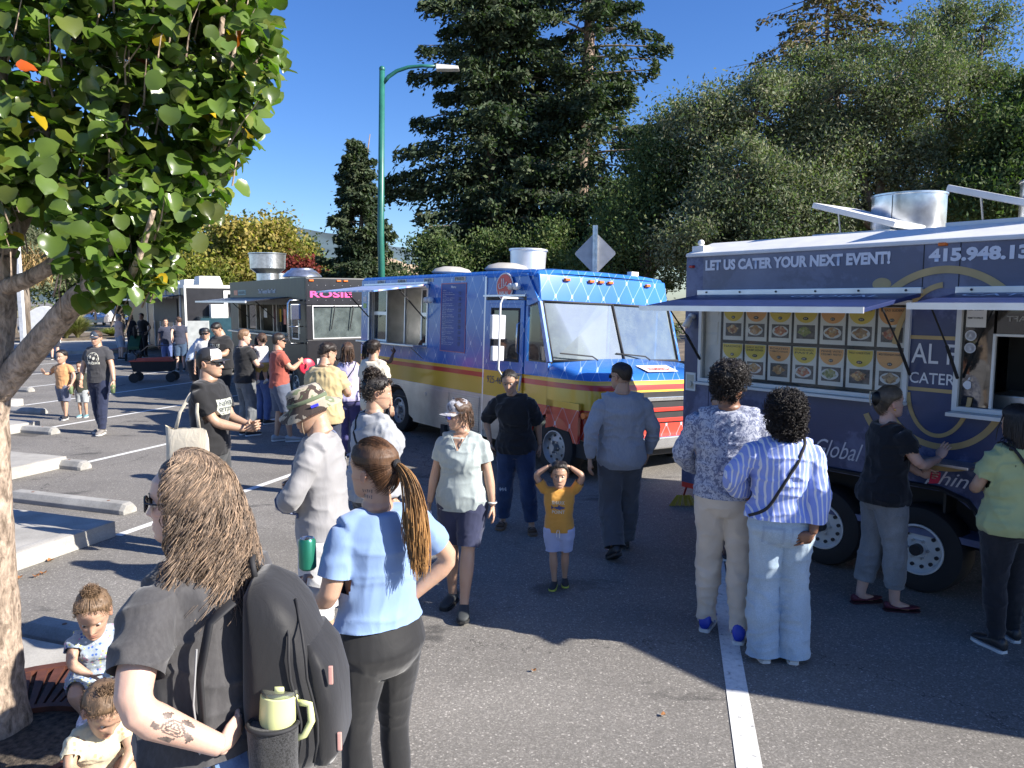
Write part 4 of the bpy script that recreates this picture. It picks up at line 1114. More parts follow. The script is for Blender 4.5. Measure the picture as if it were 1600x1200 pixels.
b = MB(); b.box((.03, .4, .3), (1.6, .5, .4)); b.box((.03, 1.9, .3), (1.6, 2.0, .4)); b.build('drawbar', M_BLACK, tr2)
wb = thing('sign_board', 'plain pale upright board standing by the far black trailer', 'sign', gnd(313, 584), R(10))
b = MB(); b.box((-.32, -.03, 0.05), (.32, .03, 1.65)); b.build('panel', mat('pale_board', (.5, .52, .5), .6), wb, bevel=.01)
b = MB(); b.box((-.3, -.25, 0), (-.24, .25, .05)); b.box((.24, -.25, 0), (.3, .25, .05)); b.build('foot', M_ALU, wb)
tr3 = thing('food_trailer', 'farthest dark trailer with pale awning, left of the white-framed one', 'food trailer', (-15.4, 33.0, 0), math.atan2(BF.y, BF.x))
b = MB(); b.box((-6, 0, .5), (0, 2.4, 2.9)); b.build('body', M_BLK2, tr3)
b = MB(); b.hexa([(-5, .2, 2.9), (-1, .2, 2.9), (-1, 2.2, 2.9), (-5, 2.2, 2.9)], [(-3.4, 1.1, 3.3), (-2.6, 1.1, 3.3), (-2.6, 1.3, 3.3), (-3.4, 1.3, 3.3)]); b.build('roof_cover', M_WHITE, tr3)
b = MB(); b.box((-6, -.9, 2.5), (0, -.02, 2.56)); b.build('awning', M_ALU, tr3)
wheel(tr3, (-3, .0, .36), .36, .2, .22, 'white', -1)
# foliage
def leaf_mat(name, dark, light, trans=0.35, rough=0.45, vs=0.6):
 m, nt, b = newmat(name)
 at = _n(nt, 'ShaderNodeAttribute'); at.attribute_name = 'tint'
 v = coords(nt)
 c = mixc(nt, ramp(nt, noise(nt, v, vs,3), [(0.3,0.0),(0.7,1.0)]), dark, light)
 c = mixc(nt, 1.0, c, at.outputs['Color'], 'MULTIPLY')
 nt.links.new(c, b.inputs['Base Color']); b.inputs['Roughness'].default_value = rough; b.inputs['Specular IOR Level'].default_value = .5 if rough < .45 else .12
 out = nt.nodes['Material Output']
 tr = _n(nt, 'ShaderNodeBsdfTranslucent'); nt.links.new(mixc(nt, 1.0, c, (0.9, 1.3, 0.4), 'MULTIPLY'), tr.inputs['Color'])
 mx = _n(nt, 'ShaderNodeMixShader'); mx.inputs[0].default_value = trans
 nt.links.new(b.outputs[0], mx.inputs[1]); nt.links.new(tr.outputs[0], mx.inputs[2]); nt.links.new(mx.outputs[0], out.inputs['Surface'])
 return m
def bark_mat(name, a, c_, sc=9, stretch=(1,1,.25)):
 m, nt, b = newmat(name)
 v = coords(nt, stretch)
 n1 = noise(nt, v, sc,6,.7,.6);
 vv = vor(nt, v, sc * 2.2).outputs['Distance']
 c = ramp(nt, n1, [(.35, a),(.62, c_)])
 c = mixc(nt, .6, c, ramp(nt, vv, [(0.05, .45), (.35, 1.1)]), 'MULTIPLY')
 nt.links.new(c, b.inputs['Base Color']); b.inputs['Roughness'].default_value = .9
 bump(nt, b, math_(nt, 'ADD', n1, vv), .8, .012)
 return m
M_BARK = bark_mat('pear_bark', (.12, .088, .062), (.44, .34, .26), 22, (1, 1, .45))
M_BARKR = bark_mat('redwood_bark', (.10, .07, .055), (.30, .22, .17), 3)
M_BARKO = bark_mat('oak_bark', (.07, .055, .045), (.22, .18, .14), 4)
M_REDW = leaf_mat('redwood_needles', (.034, .056, .036), (.085, .108, .062), .2, .75)
M_REDW2 = leaf_mat('brown_needles', (.06, .065, .035), (.16, .13, .075), .2, .5)
M_OLIVE = leaf_mat('olive_leaves', (.105, .128, .078), (.215, .232, .15), .25, .75, .35)
M_OAK = leaf_mat('oak_leaves', (.050, .078, .034), (.12, .16, .065), .25, .7, .5)
M_YEL = leaf_mat('autumn_leaves', (.12, .14, .05), (.42, .33, .10), .4, .5, .45)
M_REDL = leaf_mat('crimson_leaves', (.10, .02, .02), (.24, .06, .05), .4, .5)
M_PEAR = leaf_mat('pear_leaves', (.072, .120, .026), (.145, .215, .05), .36, .25, 3)
def unit(v): return v / np.maximum(np.linalg.norm(v, axis=1, keepdims=True),1e-9)
def leaf_quads(P, D, N, L, Wd, rng):
 """rhombic leaves: centre P, long axis D, normal N"""
 S = unit(np.cross(D, N)); L = L[:, None]; Wd = Wd[:, None]
 V = np.stack([P - D * L / 2, P + S * Wd / 2, P + D * L / 2, P - S * Wd / 2],1).reshape(-1,3)
 Fq = np.arange(len(P) * 4).reshape(-1,4)
 return V, Fq
def rnd_dirs(n, rng): return unit(rng.normal(size=(n,3)))
def foliage(name, P, parent, m, rng, L=.12, Wd=.06, droop=0.3, out=None, tv=.35):
 n = len(P)
 D = rnd_dirs(n, rng); D[:,2] -= droop; D = unit(D)
 if out is not None: D = unit(D + out)
 N = rnd_dirs(n, rng); N[:,2] += .6; N = unit(N)
 V, Fq = leaf_quads(P, D, N, L * rng.uniform(.6,1.3, n), Wd * rng.uniform(.6,1.3, n), rng)
 t = rng.uniform(1 - tv,1 + tv, n); tint = np.c_[t * rng.uniform(.9,1.15, n), t, t * rng.uniform(.8,1.1, n)]
 o = npmesh(name, V, Fq, [m], None, parent, False, np.repeat(tint,4,0))
 o['kind'] = 'stuff'
 return o
def limb_path(p0, p1, sag, rng, n=6, jit=.06):
 p0 = np.array(p0, float); p1 = np.array(p1, float); L = np.linalg.norm(p1 - p0)
 out = []
 for i in range(n + 1):
  t = i / n
  q = p0 + (p1 - p0) * t; q[2] += sag * math.sin(math.pi * t)
  if 0 < i < n: q += rng.normal(size=3) * jit * L * .3
  out.append(tuple(q))
 return out
def conifer(label, x, y, h, rb, seed, nb=150, z0=2.0, power=.65, m=None, tr=.36, dens=300, drop=.35, lean=0, L=.20, group='conifers behind the trucks', gap=1.0, width=.16):
 rng = np.random.default_rng(seed)
 t = thing('conifer_tree', label, 'tree', (x, y, 0), 0, group)
 b = MB(); pts = [(rng.normal() * .03 * k, rng.normal() * .03 * k, h * k / 8) for k in range(9)]; pts[0] = (0,0,0)
 b.tube(pts, [tr * (1 - .93 * k / 8) * (1.25 if k == 0 else 1) for k in range(9)], 12); b.build('trunk', M_BARKR, t, smooth=True)
 bb = MB(); PP = []; OO = []
 for i in range(nb):
  f = (i + rng.uniform(-.4,.4)) / nb
  z = z0 + (h - z0 - .3) * max(0, f) ** .85
  Lb = rb * max(.06,(1 - (z - z0) / (h - z0))) ** power * rng.uniform(.55,1.12)
  az = i * 2.399 + rng.uniform(-.5,.5)
  d = np.array([math.cos(az), math.sin(az),0])
  up = rng.uniform(-.05,.22)
  n = 8; path = []
  for k in range(n + 1):
   s = k / n
   path.append(np.array([0,0, z]) + d * Lb * s + np.array([0,0, Lb * (up * s - drop * s * s + .12 * s ** 4)]))
  path = np.array(path)
  bb.tube([tuple(q) for q in path], [.05 * (1 - .85 * k / n) * min(1, Lb / 3 + .3) for k in range(n + 1)],4, cap=False)
  m_ = int(dens * Lb / rb * rng.uniform(.6,1.2)) + 12
  s = rng.uniform(.02,1.0, m_) ** .75
  idx = np.clip((s * n).astype(int),0, n - 1); fr = (s * n - idx)[:, None]
  base = path[idx] * (1 - fr) + path[idx + 1] * fr
  side = np.array([-d[1], d[0],0])
  wl = rng.normal(size=m_) * width * Lb * (1.15 - s)  + rng.normal(size=m_) * .10
  dn = -np.abs(rng.normal(size=m_)) * (.13 + .06 * Lb) * .9
  q = base + side * wl[:, None]; q[:,2] += dn * (.5 + np.abs(wl)) + rng.normal(size=m_) * .05
  PP.append(q); OO.append(np.tile(d * .9,(m_,1)) + side * np.sign(wl)[:, None] * .7 + np.array([0,0,-.35]))
 bb.build('limbs', M_BARKO, t)['kind'] = 'stuff'
 P = np.concatenate(PP); O = np.concatenate(OO)
 keep = vnoise(P + np.array([x, y,0]),.9, seed) > .30 * gap
 foliage('crown', P[keep], t, m or M_REDW, rng, L, L * .42, .2, O[keep])
 return t
def broadleaf(label, x, y, h, blobs, seed, n=20000, m=None, tr=.22, L=.11, Wd=.05, clump=.55, group='trees behind the trucks', nc=90, droop=.3, bark=None, name='broadleaf_tree', zt=1.6):
 """blobs: (dx, dy, z, rx, ry, rz) crown masses"""
 rng = np.random.default_rng(seed)
 t = thing(name, label, 'tree', (x, y, 0), 0, group)
 vol = np.array([b[3] * b[4] * b[5] for b in blobs]); vol = vol ** .8 / (vol ** .8).sum()
 tb = MB()
 cen = np.array([b[:3] for b in blobs]).mean(0)
 trunk_top = (rng.normal() * .15, rng.normal() * .15, max(zt, min(b[2] - b[5] for b in blobs) + .2))
 tb.tube([(0,0,0),(rng.normal() * .05,0, trunk_top[2] * .5), trunk_top], [tr * 1.25, tr, tr * .85],10)
 tb.build('trunk', bark or M_BARKO, t, smooth=True)
 lb = MB(); PP = []
 for bi, b in enumerate(blobs):
  k = max(4, int(nc * vol[bi]))
  dirs = rnd_dirs(k, rng); rad = rng.uniform(.35,1.0, k) ** .6
  C = np.array(b[:3]) + dirs * rad[:, None] * np.array(b[3:6])
  lb.tube(limb_path(trunk_top, b[:3],.2, rng), [tr * .6 * (1 - .12 * i) for i in range(7)],6)
  for c in C[: max(3, k // 3)]:
   lb.tube(limb_path(b[:3], c,.1, rng,4), [tr * .22 * (1 - .2 * i) for i in range(5)],4, cap=False)
  per = max(10, int(n * vol[bi] / k))
  for c in C:
   sz = clump * rng.uniform(.6,1.3)
   q = c + rng.normal(size=(per,3)) * np.array([sz, sz, sz * .75]) * .5
   PP.append(q)
 lb.build('limbs', bark or M_BARKO, t, smooth=True)['kind'] = 'stuff'
 foliage('crown', np.concatenate(PP), t, m or M_OAK, rng, L, Wd, droop)
 return t
conifer('tall dark redwood, left of the two behind the blue van', -.6, 27, 20.5, 4.7, 3, 200, 1.2, .80, dens=1700, L=.21, width=.22, gap=.7)
conifer('tall redwood with its pale trunk showing, right of the two behind the blue van', 2.55, 27.5, 22, 4.5, 8, 160, 2.0, .80, dens=1500, gap=.85, drop=.27, L=.21, width=.2)
conifer('smaller dense conifer left of the lamp post', -7.4, 38, 10.3, 2.5, 21, 120, .6, .55, dens=800, L=.26, tr=.25, drop=.15, width=.4)
conifer('sparse brownish conifer rising behind the olive trees at right', 16.6, 42, 22.5, 8.6, 31, 150, 4, .62, m=M_REDW2, dens=520, gap=1.2, L=.30)
conifer('tall green conifer above the near tree leaves, behind the yellow trees', -24.3, 64, 12.5, 3.4, 41, 90, 1, .7, dens=150, L=.4, m=M_OAK, tr=.3, group='conifers beyond the lot')
conifer('dark conifer edge at the far right of the frame', 16.2, 22, 9.8, 2.6, 45, 90, 1, .7, dens=200)
OG = 'olive trees behind the navy trailer'
def px(u, v, Y, r):  # crown mass centred at pixel (u, v) at depth Y with pixel radii
 p = atY(u, v, Y); k = Y / 1200
 return p.x, p.z, r * k
def grove(label, base_u, Y, masses, seed, n, m, **kw):
 bx = (base_u - 800) / 1200 * Y
 blobs = []
 rng = random.Random(seed)
 for (u, v, rx, rz) in masses:
  p = atY(u, v, Y); k = Y / 1200
  blobs.append((p.x - bx, rng.uniform(-.6,.6), p.z, rx * k, rx * k * .9, rz * k))
 return broadleaf(label, bx, Y,8, blobs, seed, n, m, **kw)
grove('grey-green olive tree directly behind the diamond sign and van front', 1010, 19, [(1000, 360, 70, 60), (1060, 250, 60, 80), (1020, 300, 50, 60), (1090, 330, 70, 70), (960, 420, 60, 45)], 5, 60000, M_OAK, group=OG, nc=120, L=.10, Wd=.045)
grove('olive tree above the left end of the navy trailer', 1160, 18, [(1110, 210, 60, 60), (1190, 170, 75, 65), (1160, 290, 90, 70), (1100, 380, 80, 60), (1220, 350, 80, 60)], 6, 70000, M_OLIVE, group=OG, nc=120, L=.10, Wd=.04)
grove('broad olive tree with the highest pale crown, above the roof hatches', 1360, 19, [(1300, 150, 90, 75), (1390, 130, 80, 80), (1340, 250, 100, 80), (1260, 300, 80, 70), (1420, 300, 90, 70)], 7, 80000, M_OLIVE, group=OG, nc=130, L=.10, Wd=.04)
grove('tallest wispy olive tree in the upper right', 1500, 20, [(1480, 80, 70, 60), (1530, 50, 45, 40), (1470, 180, 90, 80), (1540, 260, 90, 80), (1450, 330, 80, 60)], 9, 66000, M_OLIVE, group=OG, nc=120, L=.10, Wd=.04)
grove('dense tree at the right edge behind the exhaust stacks', 1620, 17, [(1610, 190, 60, 50), (1600, 280, 90, 70), (1660, 200, 80, 90), (1560, 330, 80, 50)], 12, 45000, M_OAK, group=OG, nc=90)
grove('dark understorey oak between redwoods and olives', 930, 24, [(900, 400, 90, 60), (800, 420, 90, 50), (700, 420, 80, 50), (980, 330, 60, 60)], 13, 50000, M_OAK, group=OG, nc=100, L=.13, Wd=.06)
grove('low bushy tree filling in under the olives behind the trailer', 1200, 23, [(1120, 420, 90, 60), (1250, 400, 100, 70), (1400, 380, 120, 80), (1550, 380, 110, 80)], 14, 55000, M_OAK, group=OG, nc=110, L=.13, Wd=.06)
YG = 'autumn trees beyond the parking lot'
grove('golden autumn tree, left of two above the black food truck', 365, 58, [(345, 385, 38, 32), (375, 365, 32, 28), (360, 415, 48, 30), (330, 430, 40, 25)], 15, 9000, M_YEL, group=YG, L=.34, Wd=.22, clump=1.3, nc=60, tr=.3)
grove('golden autumn tree, right of two, with the higher crown', 430, 60, [(430, 350, 22, 18), (425, 385, 40, 32), (455, 400, 28, 28), (400, 410, 30, 28)], 16, 9000, M_YEL, group=YG, L=.34, Wd=.22, clump=1.3, nc=60, tr=.3)
grove('yellow-green tree behind the far black trailers', 285, 55, [(285, 415, 42, 30), (310, 440, 48, 28), (260, 440, 40, 28)], 17, 8000, leaf_mat('yellow_green_leaves', (.09, .12, .03), (.28, .27, .06), .35, .5, .4), group=YG, L=.34, Wd=.2, clump=1.2, nc=50, tr=.3)
grove('crimson leaved tree behind the black truck roof vents', 460, 50, [(455, 425, 22, 14), (478, 420, 14, 12), (440, 440, 22, 12)], 18, 5000, M_REDL, group=YG, L=.26, Wd=.18, clump=.8, nc=30, tr=.2)
grove('small dark green tree right of the golden pair', 478, 62, [(478, 392, 14, 16), (482, 415, 22, 16)], 19, 3500, M_OAK, group=YG, L=.3, Wd=.2, clump=.9, nc=26, tr=.2)
grove('little pointed tree on the dry slope, left of the dense conifer', 505, 70, [(503, 412, 6, 10), (505, 430, 12, 12)], 20, 2000, M_OAK, group=YG, L=.3, Wd=.2, clump=.6, nc=16, tr=.15)
LG = 'street trees along the far road'
for (lb, u, Y, ms, sd, mm) in (
 ('dark green street tree seen under the branch at left', 110, 62, [(110, 430, 55, 40), (60, 410, 50, 50), (150, 450, 50, 35)], 22, M_OAK),
 ('dark street tree over the distant parked cars', 190, 66, [(190, 440, 60, 36), (230, 430, 50, 38)], 23, M_OAK),
 ('street tree with a bare pale trunk left of the trailers', 238, 60, [(240, 430, 50, 40), (270, 455, 36, 26)], 24, M_OAK),
 ('grey-green tree at the far left edge', 20, 50, [(60, 370, 60, 50), (20, 420, 60, 60), (-40, 380, 60, 80)], 25, M_OLIVE),
 ('low dark tree behind the farthest trailer', 300, 70, [(330, 455, 60, 28), (400, 450, 60, 26), (260, 468, 50, 22)], 26, M_OAK),
 ('low tree row behind the black truck', 520, 72, [(500, 447, 50, 16), (560, 445, 50, 24), (620, 440, 60, 30)], 27, M_OAK)):
 grove(lb, u, Y, ms, sd,7000, mm, group=LG, L=.36, Wd=.2, clump=1.3, nc=50, tr=.28, zt=3.0)
# ornamental grass tussocks and low plants on the far island
M_TUS = leaf_mat('dry_grass_blades', (.16, .17, .07), (.38, .36, .16), .3, .6, 2)
def tussock(label, p, r, h, n, seed, m=M_TUS):
 rng = np.random.default_rng(seed)
 t = thing('grass_tussock', label, 'plant', (p.x, p.y, .2), 0, 'ornamental grasses on the far island')
 az = rng.uniform(0,2 * math.pi, n); sp = rng.uniform(.1,1, n) * r; hh = h * rng.uniform(.6,1.1, n)
 V = []; Fq = []
 d = np.c_[np.cos(az), np.sin(az)]; s = np.c_[-d[:,1], d[:,0]] * .02
 k = 5
 for j in range(k + 1):
  q = j / k; rr = (sp * (q ** 1.6))[:, None]; z = hh * (q - .45 * q ** 3 * sp / r)
  w = (1 - q * .85)
  V.append(np.c_[d * rr + d * .06 - s * w, z]); V.append(np.c_[d * rr + d * .06 + s * w, z])
 V = np.stack(V,1).reshape(-1,3); base = np.arange(n)[:, None] * (2 * (k + 1))
 Fq = np.concatenate([base + np.array([2 * j,2 * j + 1,2 * j + 3,2 * j + 2]) for j in range(k)])
 tt = np.repeat(rng.uniform(.7, 1.3, n), 2 * (k + 1)); o = npmesh('blades', V, Fq, [m], None, t, True, np.c_[tt, tt, tt]); o['kind'] = 'stuff'
 return t
tussock('large pale fountain grass tussock behind the walking man', gnd(122, 533), 1.5, 1.5, 1400, 1)
tussock('second fountain grass tussock, nearer the bollard', gnd(104, 534), 1.1, 1.1, 900, 2)
tussock('low yellowish ground plant at the right end of the island', gnd(175, 530), 1.5, .55, 900, 3)
tussock('low plant beside the monument sign', gnd(60, 533), 1.2, .6, 600, 4)
# the near tree (flowering pear) at left
TB = Vector((-2.42,3.62,0.0)); SHX = -6
pear = thing('pear_tree', 'near tree with glossy round leaves and textured trunk at the left edge', 'tree', TB)
def tp(u, v, Y):
 p = atY(u + (SHX if u < 20 else 0), v, Y); return (p.x - TB.x, p.y - TB.y, p.z - TB.z)
def knobbly(pts, rs, n=20, seed=0, sub=6, amp=.06):
 """smooth tube through the points with bark irregularity"""
 P = np.array(pts, float); k = len(P); out = []; rr = []
 for i in range(k - 1):
  p0 = P[max(i - 1,0)]; p1 = P[i]; p2 = P[i + 1]; p3 = P[min(i + 2, k - 1)]
  for j in range(sub):
   t = j / sub
   out.append(.5 * ((2 * p1) + (-p0 + p2) * t + (2 * p0 - 5 * p1 + 4 * p2 - p3) * t * t + (-p0 + 3 * p1 - 3 * p2 + p3) * t ** 3)); rr.append(rs[i] * (1 - t) + rs[i + 1] * t)
 out.append(P[-1]); rr.append(rs[-1])
 b = MB(); b.tube([tuple(q) for q in out], rr, n)
 V = np.array(b.v); c = np.repeat(np.array(out), n,0)
 nn = V - c; f = 1 + amp * (vnoise(V,14, seed) - .5) * 2 + amp * .8 * (vnoise(V * np.array([1,1,.35]),45, seed) - .5) * 2
 V = c + nn * f[:, None]; b.v = [tuple(q) for q in V]
 return b
knobbly([tp(-4, 1260, 3.62), tp(-3, 1190, 3.62), tp(-6, 1100, 3.62), tp(-8, 1000, 3.6), tp(-12, 800, 3.6), tp(-12, 650, 3.62), tp(-6, 560, 3.62), tp(4, 470, 3.62), tp(8, 400, 3.62)], [.22, .18, .15, .128, .098, .083, .085, .072, .062], 28, 1, 8).build('trunk', M_BARK, pear, smooth=True)
for pts, rs in (
 ([tp(-4,620,3.62), tp(28,575,3.58), tp(75,520,3.5), tp(118,470,3.42), tp(150,440,3.36), tp(170,360,3.3)], [.06,.062,.058,.052,.045,.03]),
 ([tp(108,482,3.44), tp(135,482,3.42), tp(160,470,3.38), tp(182,458,3.34), tp(210,420,3.3), tp(240,330,3.2)], [.025,.026,.024,.021,.016,.01]),
 ([tp(12,450,3.6), tp(45,435,3.55), tp(80,415,3.5), tp(120,380,3.5), tp(170,300,3.6), tp(200,150,3.8)], [.04,.036,.033,.03,.025,.015]),
 ([tp(6,420,3.62), tp(-5,370,3.65), tp(2,320,3.7), tp(8,250,3.75), tp(6,150,3.8), tp(10,0,3.9)], [.06,.05,.045,.04,.034,.02]),
 ([tp(10,400,3.62), tp(35,340,3.7), tp(60,260,3.8), tp(100,130,3.9), tp(150,-40,4.0)], [.045,.038,.032,.026,.016]),
 ([tp(118,470,3.42), tp(190,380,3.7), tp(240,260,3.9), tp(270,120,4.0), tp(300,-60,4.0)], [.03,.03,.026,.02,.012]),
 ([tp(190,380,3.7), tp(270,300,3.7), tp(320,190,3.7), tp(345,60,3.7), tp(350,-60,3.7)], [.024,.021,.018,.014,.008]),
 ([tp(270,300,3.7), tp(320,270,3.6), tp(355,140,3.5), tp(372,40,3.5)], [.015,.013,.01,.006]),
 ([tp(2,320,3.7), tp(-60,260,3.6), tp(-120,100,3.7)], [.04,.03,.02])):
 knobbly(pts, rs, 12, 3, 5, .05).build('branch', M_BARK, pear, smooth=True)
def leaf_shape():
 """one cupped heart/ovate leaf: unit length along +y, normal +z"""
 o = [(0,.04),(.27,-.02),(.47,.14),(.54,.38),(.47,.66),(.25,.88),(0,1.0)]
 V = []
 for (x, y) in o: V.append((x, y))
 for (x, y) in o[-2:0:-1]: V.append((-x, y))
 mid = [(0,.22),(0,.5),(0,.78)]
 vs = [(x, y,.22 * abs(x) + .10 * math.sin(y * 3.0) - .12 * y * y + (.03 if i % 2 else -.02)) for i,(x, y) in enumerate(V)] + [(0, y,.05 * math.sin(y * 3.0) - .12 * y * y - .03) for x, y in mid]
 n = len(V); m0, m1, m2 = n, n + 1, n + 2
 f = [(0,1, m0),(1,2, m0),(2,3, m1),(2, m1, m0),(3,4, m1),(4,5, m2),(4, m2, m1),(5,6, m2),
   (0, m0,11),(11, m0,10),(10, m1,9),(10, m0, m1),(9, m1,8),(8, m2,7),(8, m1, m2),(7, m2,6)]
 return np.array(vs), np.array(f)
LV, LF = leaf_shape()
rng = np.random.default_rng(77)
crown = [(230,110,3.85,150,210,.75),(330,60,3.7,118,190,.5),(170,300,3.7,150,120,.7),(205,395,3.45,82,72,.4),(40,120,3.7,180,230,.8),(150,-80,3.9,240,200,.8),(345,200,3.65,70,110,.35),
   (400,90,3.55,55,70,.25),(20,330,3.5,60,80,.35),(270,300,3.6,80,90,.4),(300,-80,3.8,140,140,.6),(-120,150,3.8,150,250,.8),(175,445,3.35,70,40,.3),(300,380,3.5,30,60,.2)]
PP = []
wts = np.array([c[3] * c[4] for c in crown], float); wts /= wts.sum()
for c, w in zip(crown, wts):
 p0 = np.array(atY(c[0], c[1], c[2])); k = c[2] / 1200
 nn = int(1150 * w) + 10
 d = rnd_dirs(nn, rng) * (rng.uniform(.25,1, nn) ** .45)[:, None]
 cl = p0 + d * np.array([c[3] * k, c[5], c[4] * k])
 for q in cl:
  m_ = rng.integers(3,9)
  PP.append(q + rng.normal(size=(m_,3)) * .055)
P = np.concatenate(PP) - np.array(TB)
uu = 800 + 1200 * (P[:,0] + TB.x) / (P[:,1] + TB.y)
vv = 470 - 1200 * (P[:,2] - 2.27) / (P[:,1] + TB.y)
keep = ~((vv > 335) & (uu < 92) & (uu > 0) & ~((vv < 410) & (uu < 35))) & (vv < 478) & ~((vv > 425) & (uu < 130)) & (P[:,1] + TB.y > 2.6) & (uu < np.interp(vv, [-200,0,100,200,300,350,400,450,480], [520,440,452,418,362,325,272,262,240]) + rng.normal(size=len(uu)) * 8)
P = P[keep]
n = len(P)
out = unit(P - np.array([.1,.2,1.4]));
D = unit(rnd_dirs(n, rng) * .8 + out * .5 + np.array([0,0,-.75]))
N = unit(rnd_dirs(n, rng) * .75 + out * .9 + np.array([.25,-.5,.5])); N = unit(N - D * (N * D).sum(1, keepdims=True)); S = np.cross(D, N)
sz = rng.uniform(.052,.098, n)
tone = rng.uniform(.55,1.3, n); hue = rng.uniform(0,1, n)
tint = np.c_[tone * (1 + .25 * (hue > .8)), tone * 1.0, tone * rng.uniform(.6,1.1, n)]
yl = rng.uniform(size=n) > .985; tint[yl] = np.array([4.2,1.9,.5])
rd = rng.uniform(size=n) > .996; tint[rd] = np.array([4.0,.5,.5])
infr = (uu[keep] > -20) & (uu[keep] < 470) & (vv[keep] > -30) & (vv[keep] < 490)
score = np.where(infr,(P[:,1] + TB.y) - .25 * sz / .1 * 2,99)
near = np.argsort(score)[:300]
mask = np.zeros(n, bool); mask[near] = True
lw = LV[:,0][None, :, None] * (sz * rng.uniform(.8,1.1, n))[:, None, None] * S[:, None, :] + LV[:,1][None, :, None] * sz[:, None, None] * D[:, None, :] + (LV[:,2] * 1.0)[None, :, None] * (sz * rng.uniform(.4,1.6, n))[:, None, None] * N[:, None, :]
allV = P[:, None, :] + lw
rest = ~mask
k = len(LV); m_ = rest.sum()
Fq = (LF[None] + (np.arange(m_) * k)[:, None, None]).reshape(-1,3)
o = npmesh('leaves', allV[rest].reshape(-1, 3), Fq, [M_PEAR], None, pear, True, np.repeat(tint[rest], k, 0)); o['kind'] = 'stuff'
for i in near:
 npmesh('leaf', allV[i], LF, [M_PEAR], None, pear, True, np.repeat(tint[i][None], k, 0))
tw = MB()
for i in rng.choice(n,260, replace=False):
 a = P[i]; b2 = a - out[i] * .22 + rng.normal(size=3) * .03 + np.array([0,0,-.03])
 tw.tube([tuple(a), tuple((a + b2) / 2 + rng.normal(size=3) * .01), tuple(b2)], [.0015,.003,.005],4, cap=False)
tw.build('twigs', M_BARK, pear)['kind'] = 'stuff'
M_DRY = leaf_mat('dry_leaves', (.25, .10, .04), (.42, .20, .09), .2, .6, 3)
for k_,(u, v) in enumerate([(75,878),(55,900),(68,895),(833,1047),(30,905),(1040,1118)]):
 p = gnd(u, v,.006); a = rng.uniform(0,6)
 V = LV.copy(); V[:,2] = np.abs(V[:,2]) * 2.2; V = V * (.028 if k_ in (3,5) else .05); ca, sa = math.cos(a), math.sin(a)
 V = np.c_[V[:,0] * ca - V[:,1] * sa, V[:,0] * sa + V[:,1] * ca, V[:,2] + .004] + np.array(p)
 o = npmesh('fallen_leaf', V, LF, [M_DRY], None, None, True, np.ones_like(V))
 tag(o, ['curled orange-brown dry leaf on the asphalt by the slab', 'reddish dry leaf on the asphalt, nearest the trunk', 'small dry leaf right beside the reddish one', 'red dry leaf on the asphalt at the edge of the trailer shadow', 'dry leaf at the foot of the slab beside the trunk', 'small brown leaf on the sunlit asphalt left of the white line'][k_], 'leaf', 'fallen leaves on the asphalt')
# poles, signs, distant cars
M_GREENP = mat('green_pole_paint', (.02, .13, .10), .4)
lp = thing('street_lamp', 'green street lamp with curved arm and flat white head', 'street lamp', (-3.4, 20.2, 0))
def rel(o, p): return tuple(Vector(p) - o.location)
b = MB(); b.tube([(0, 0, 0), (0, 0, 4), tuple(Vector(atY(597, 111, 20.2)) - lp.location)], [.10, .085, .07], 14); b.build('pole', M_GREENP, lp, smooth=True)
b = MB(); b.sphere(rel(lp, atY(597, 108, 20.2)), .08); b.build('finial', M_GREENP, lp, smooth=True)
b = MB(); b.tube([rel(lp, atY(*q, 20.2)) for q in ((598, 131), (607, 120), (620, 111), (638, 105), (660, 103), (684, 104))], [.05, .05, .048, .045, .04, .04], 10); b.build('arm', M_GREENP, lp, smooth=True)
b = MB(); c = Vector(rel(lp, atY(699, 106, 20.2))); b.hexa([c + Vector(q) for q in ((-.28, -.14, -.06), (.30, -.14, -.06), (.30, .14, -.06), (-.28, .14, -.06))], [c + Vector(q) for q in ((-.28, -.12, .07), (.28, -.12, .02), (.28, .12, .02), (-.28, .12, .07))]); b.build('lamp_head', mat('lamp_white', (.7, .68, .62), .5), lp, bevel=.02)
sp = thing('road_sign', 'diamond road sign seen from its bare grey back, on a steel post', 'road sign', (1.56, 14.6, 0))
b = MB(); zt = atY(929,352,14.6).z
b.box((-.045, -.02, 0), (-.015, .02, zt)); b.box((.015, -.02, 0), (.045, .02, zt)); b.box((-.015, .0, 0), (.015, .02, zt)); b.build('post', M_GALV, sp)
zc = atY(928,396,14.6).z; d = .40
def diamond(b, c, d, y0, y1, r=.05, m=None):
 pts = []
 for a0 in (0,90,180,270):
  cx, cz = (d - r * 1.414) * math.cos(R(a0)),(d - r * 1.414) * math.sin(R(a0))
  for k in (-45,-22,0,22,45): pts.append((c[0] + cx + r * math.cos(R(a0 + k)), c[1] + cz + r * math.sin(R(a0 + k))))
 b.plate_xz(pts, y0, y1, m)
b = MB(); diamond(b, (0, zc), d, .022, .026); b.build('sign_plate', mat('sign_back', (.40, .39, .37), .55, .3, var=.08), sp)
for z in (zc + .25, zc - .22):
 b = MB(); b.cyl((0, -.03, z), (0, .03, z), .014, 8); b.build('bolt', M_STEEL, sp)
sp.rotation_euler = (0,0, R(-12))
wp = thing('light_pole', 'pale square pole standing behind the near tree branches', 'pole', (-24.8, 39, 0))
b = MB(); b.box((-.11, -.11, 0), (.11, .11, atY(37, 300, 39).z)); b.build('pole', mat('pale_pole', (.5, .52, .55), .5), wp, bevel=.02)
pt = thing('palm_tree', 'palm trunk with hanging dry fronds behind the pale pole', 'tree', (-26.5, 42, 0))
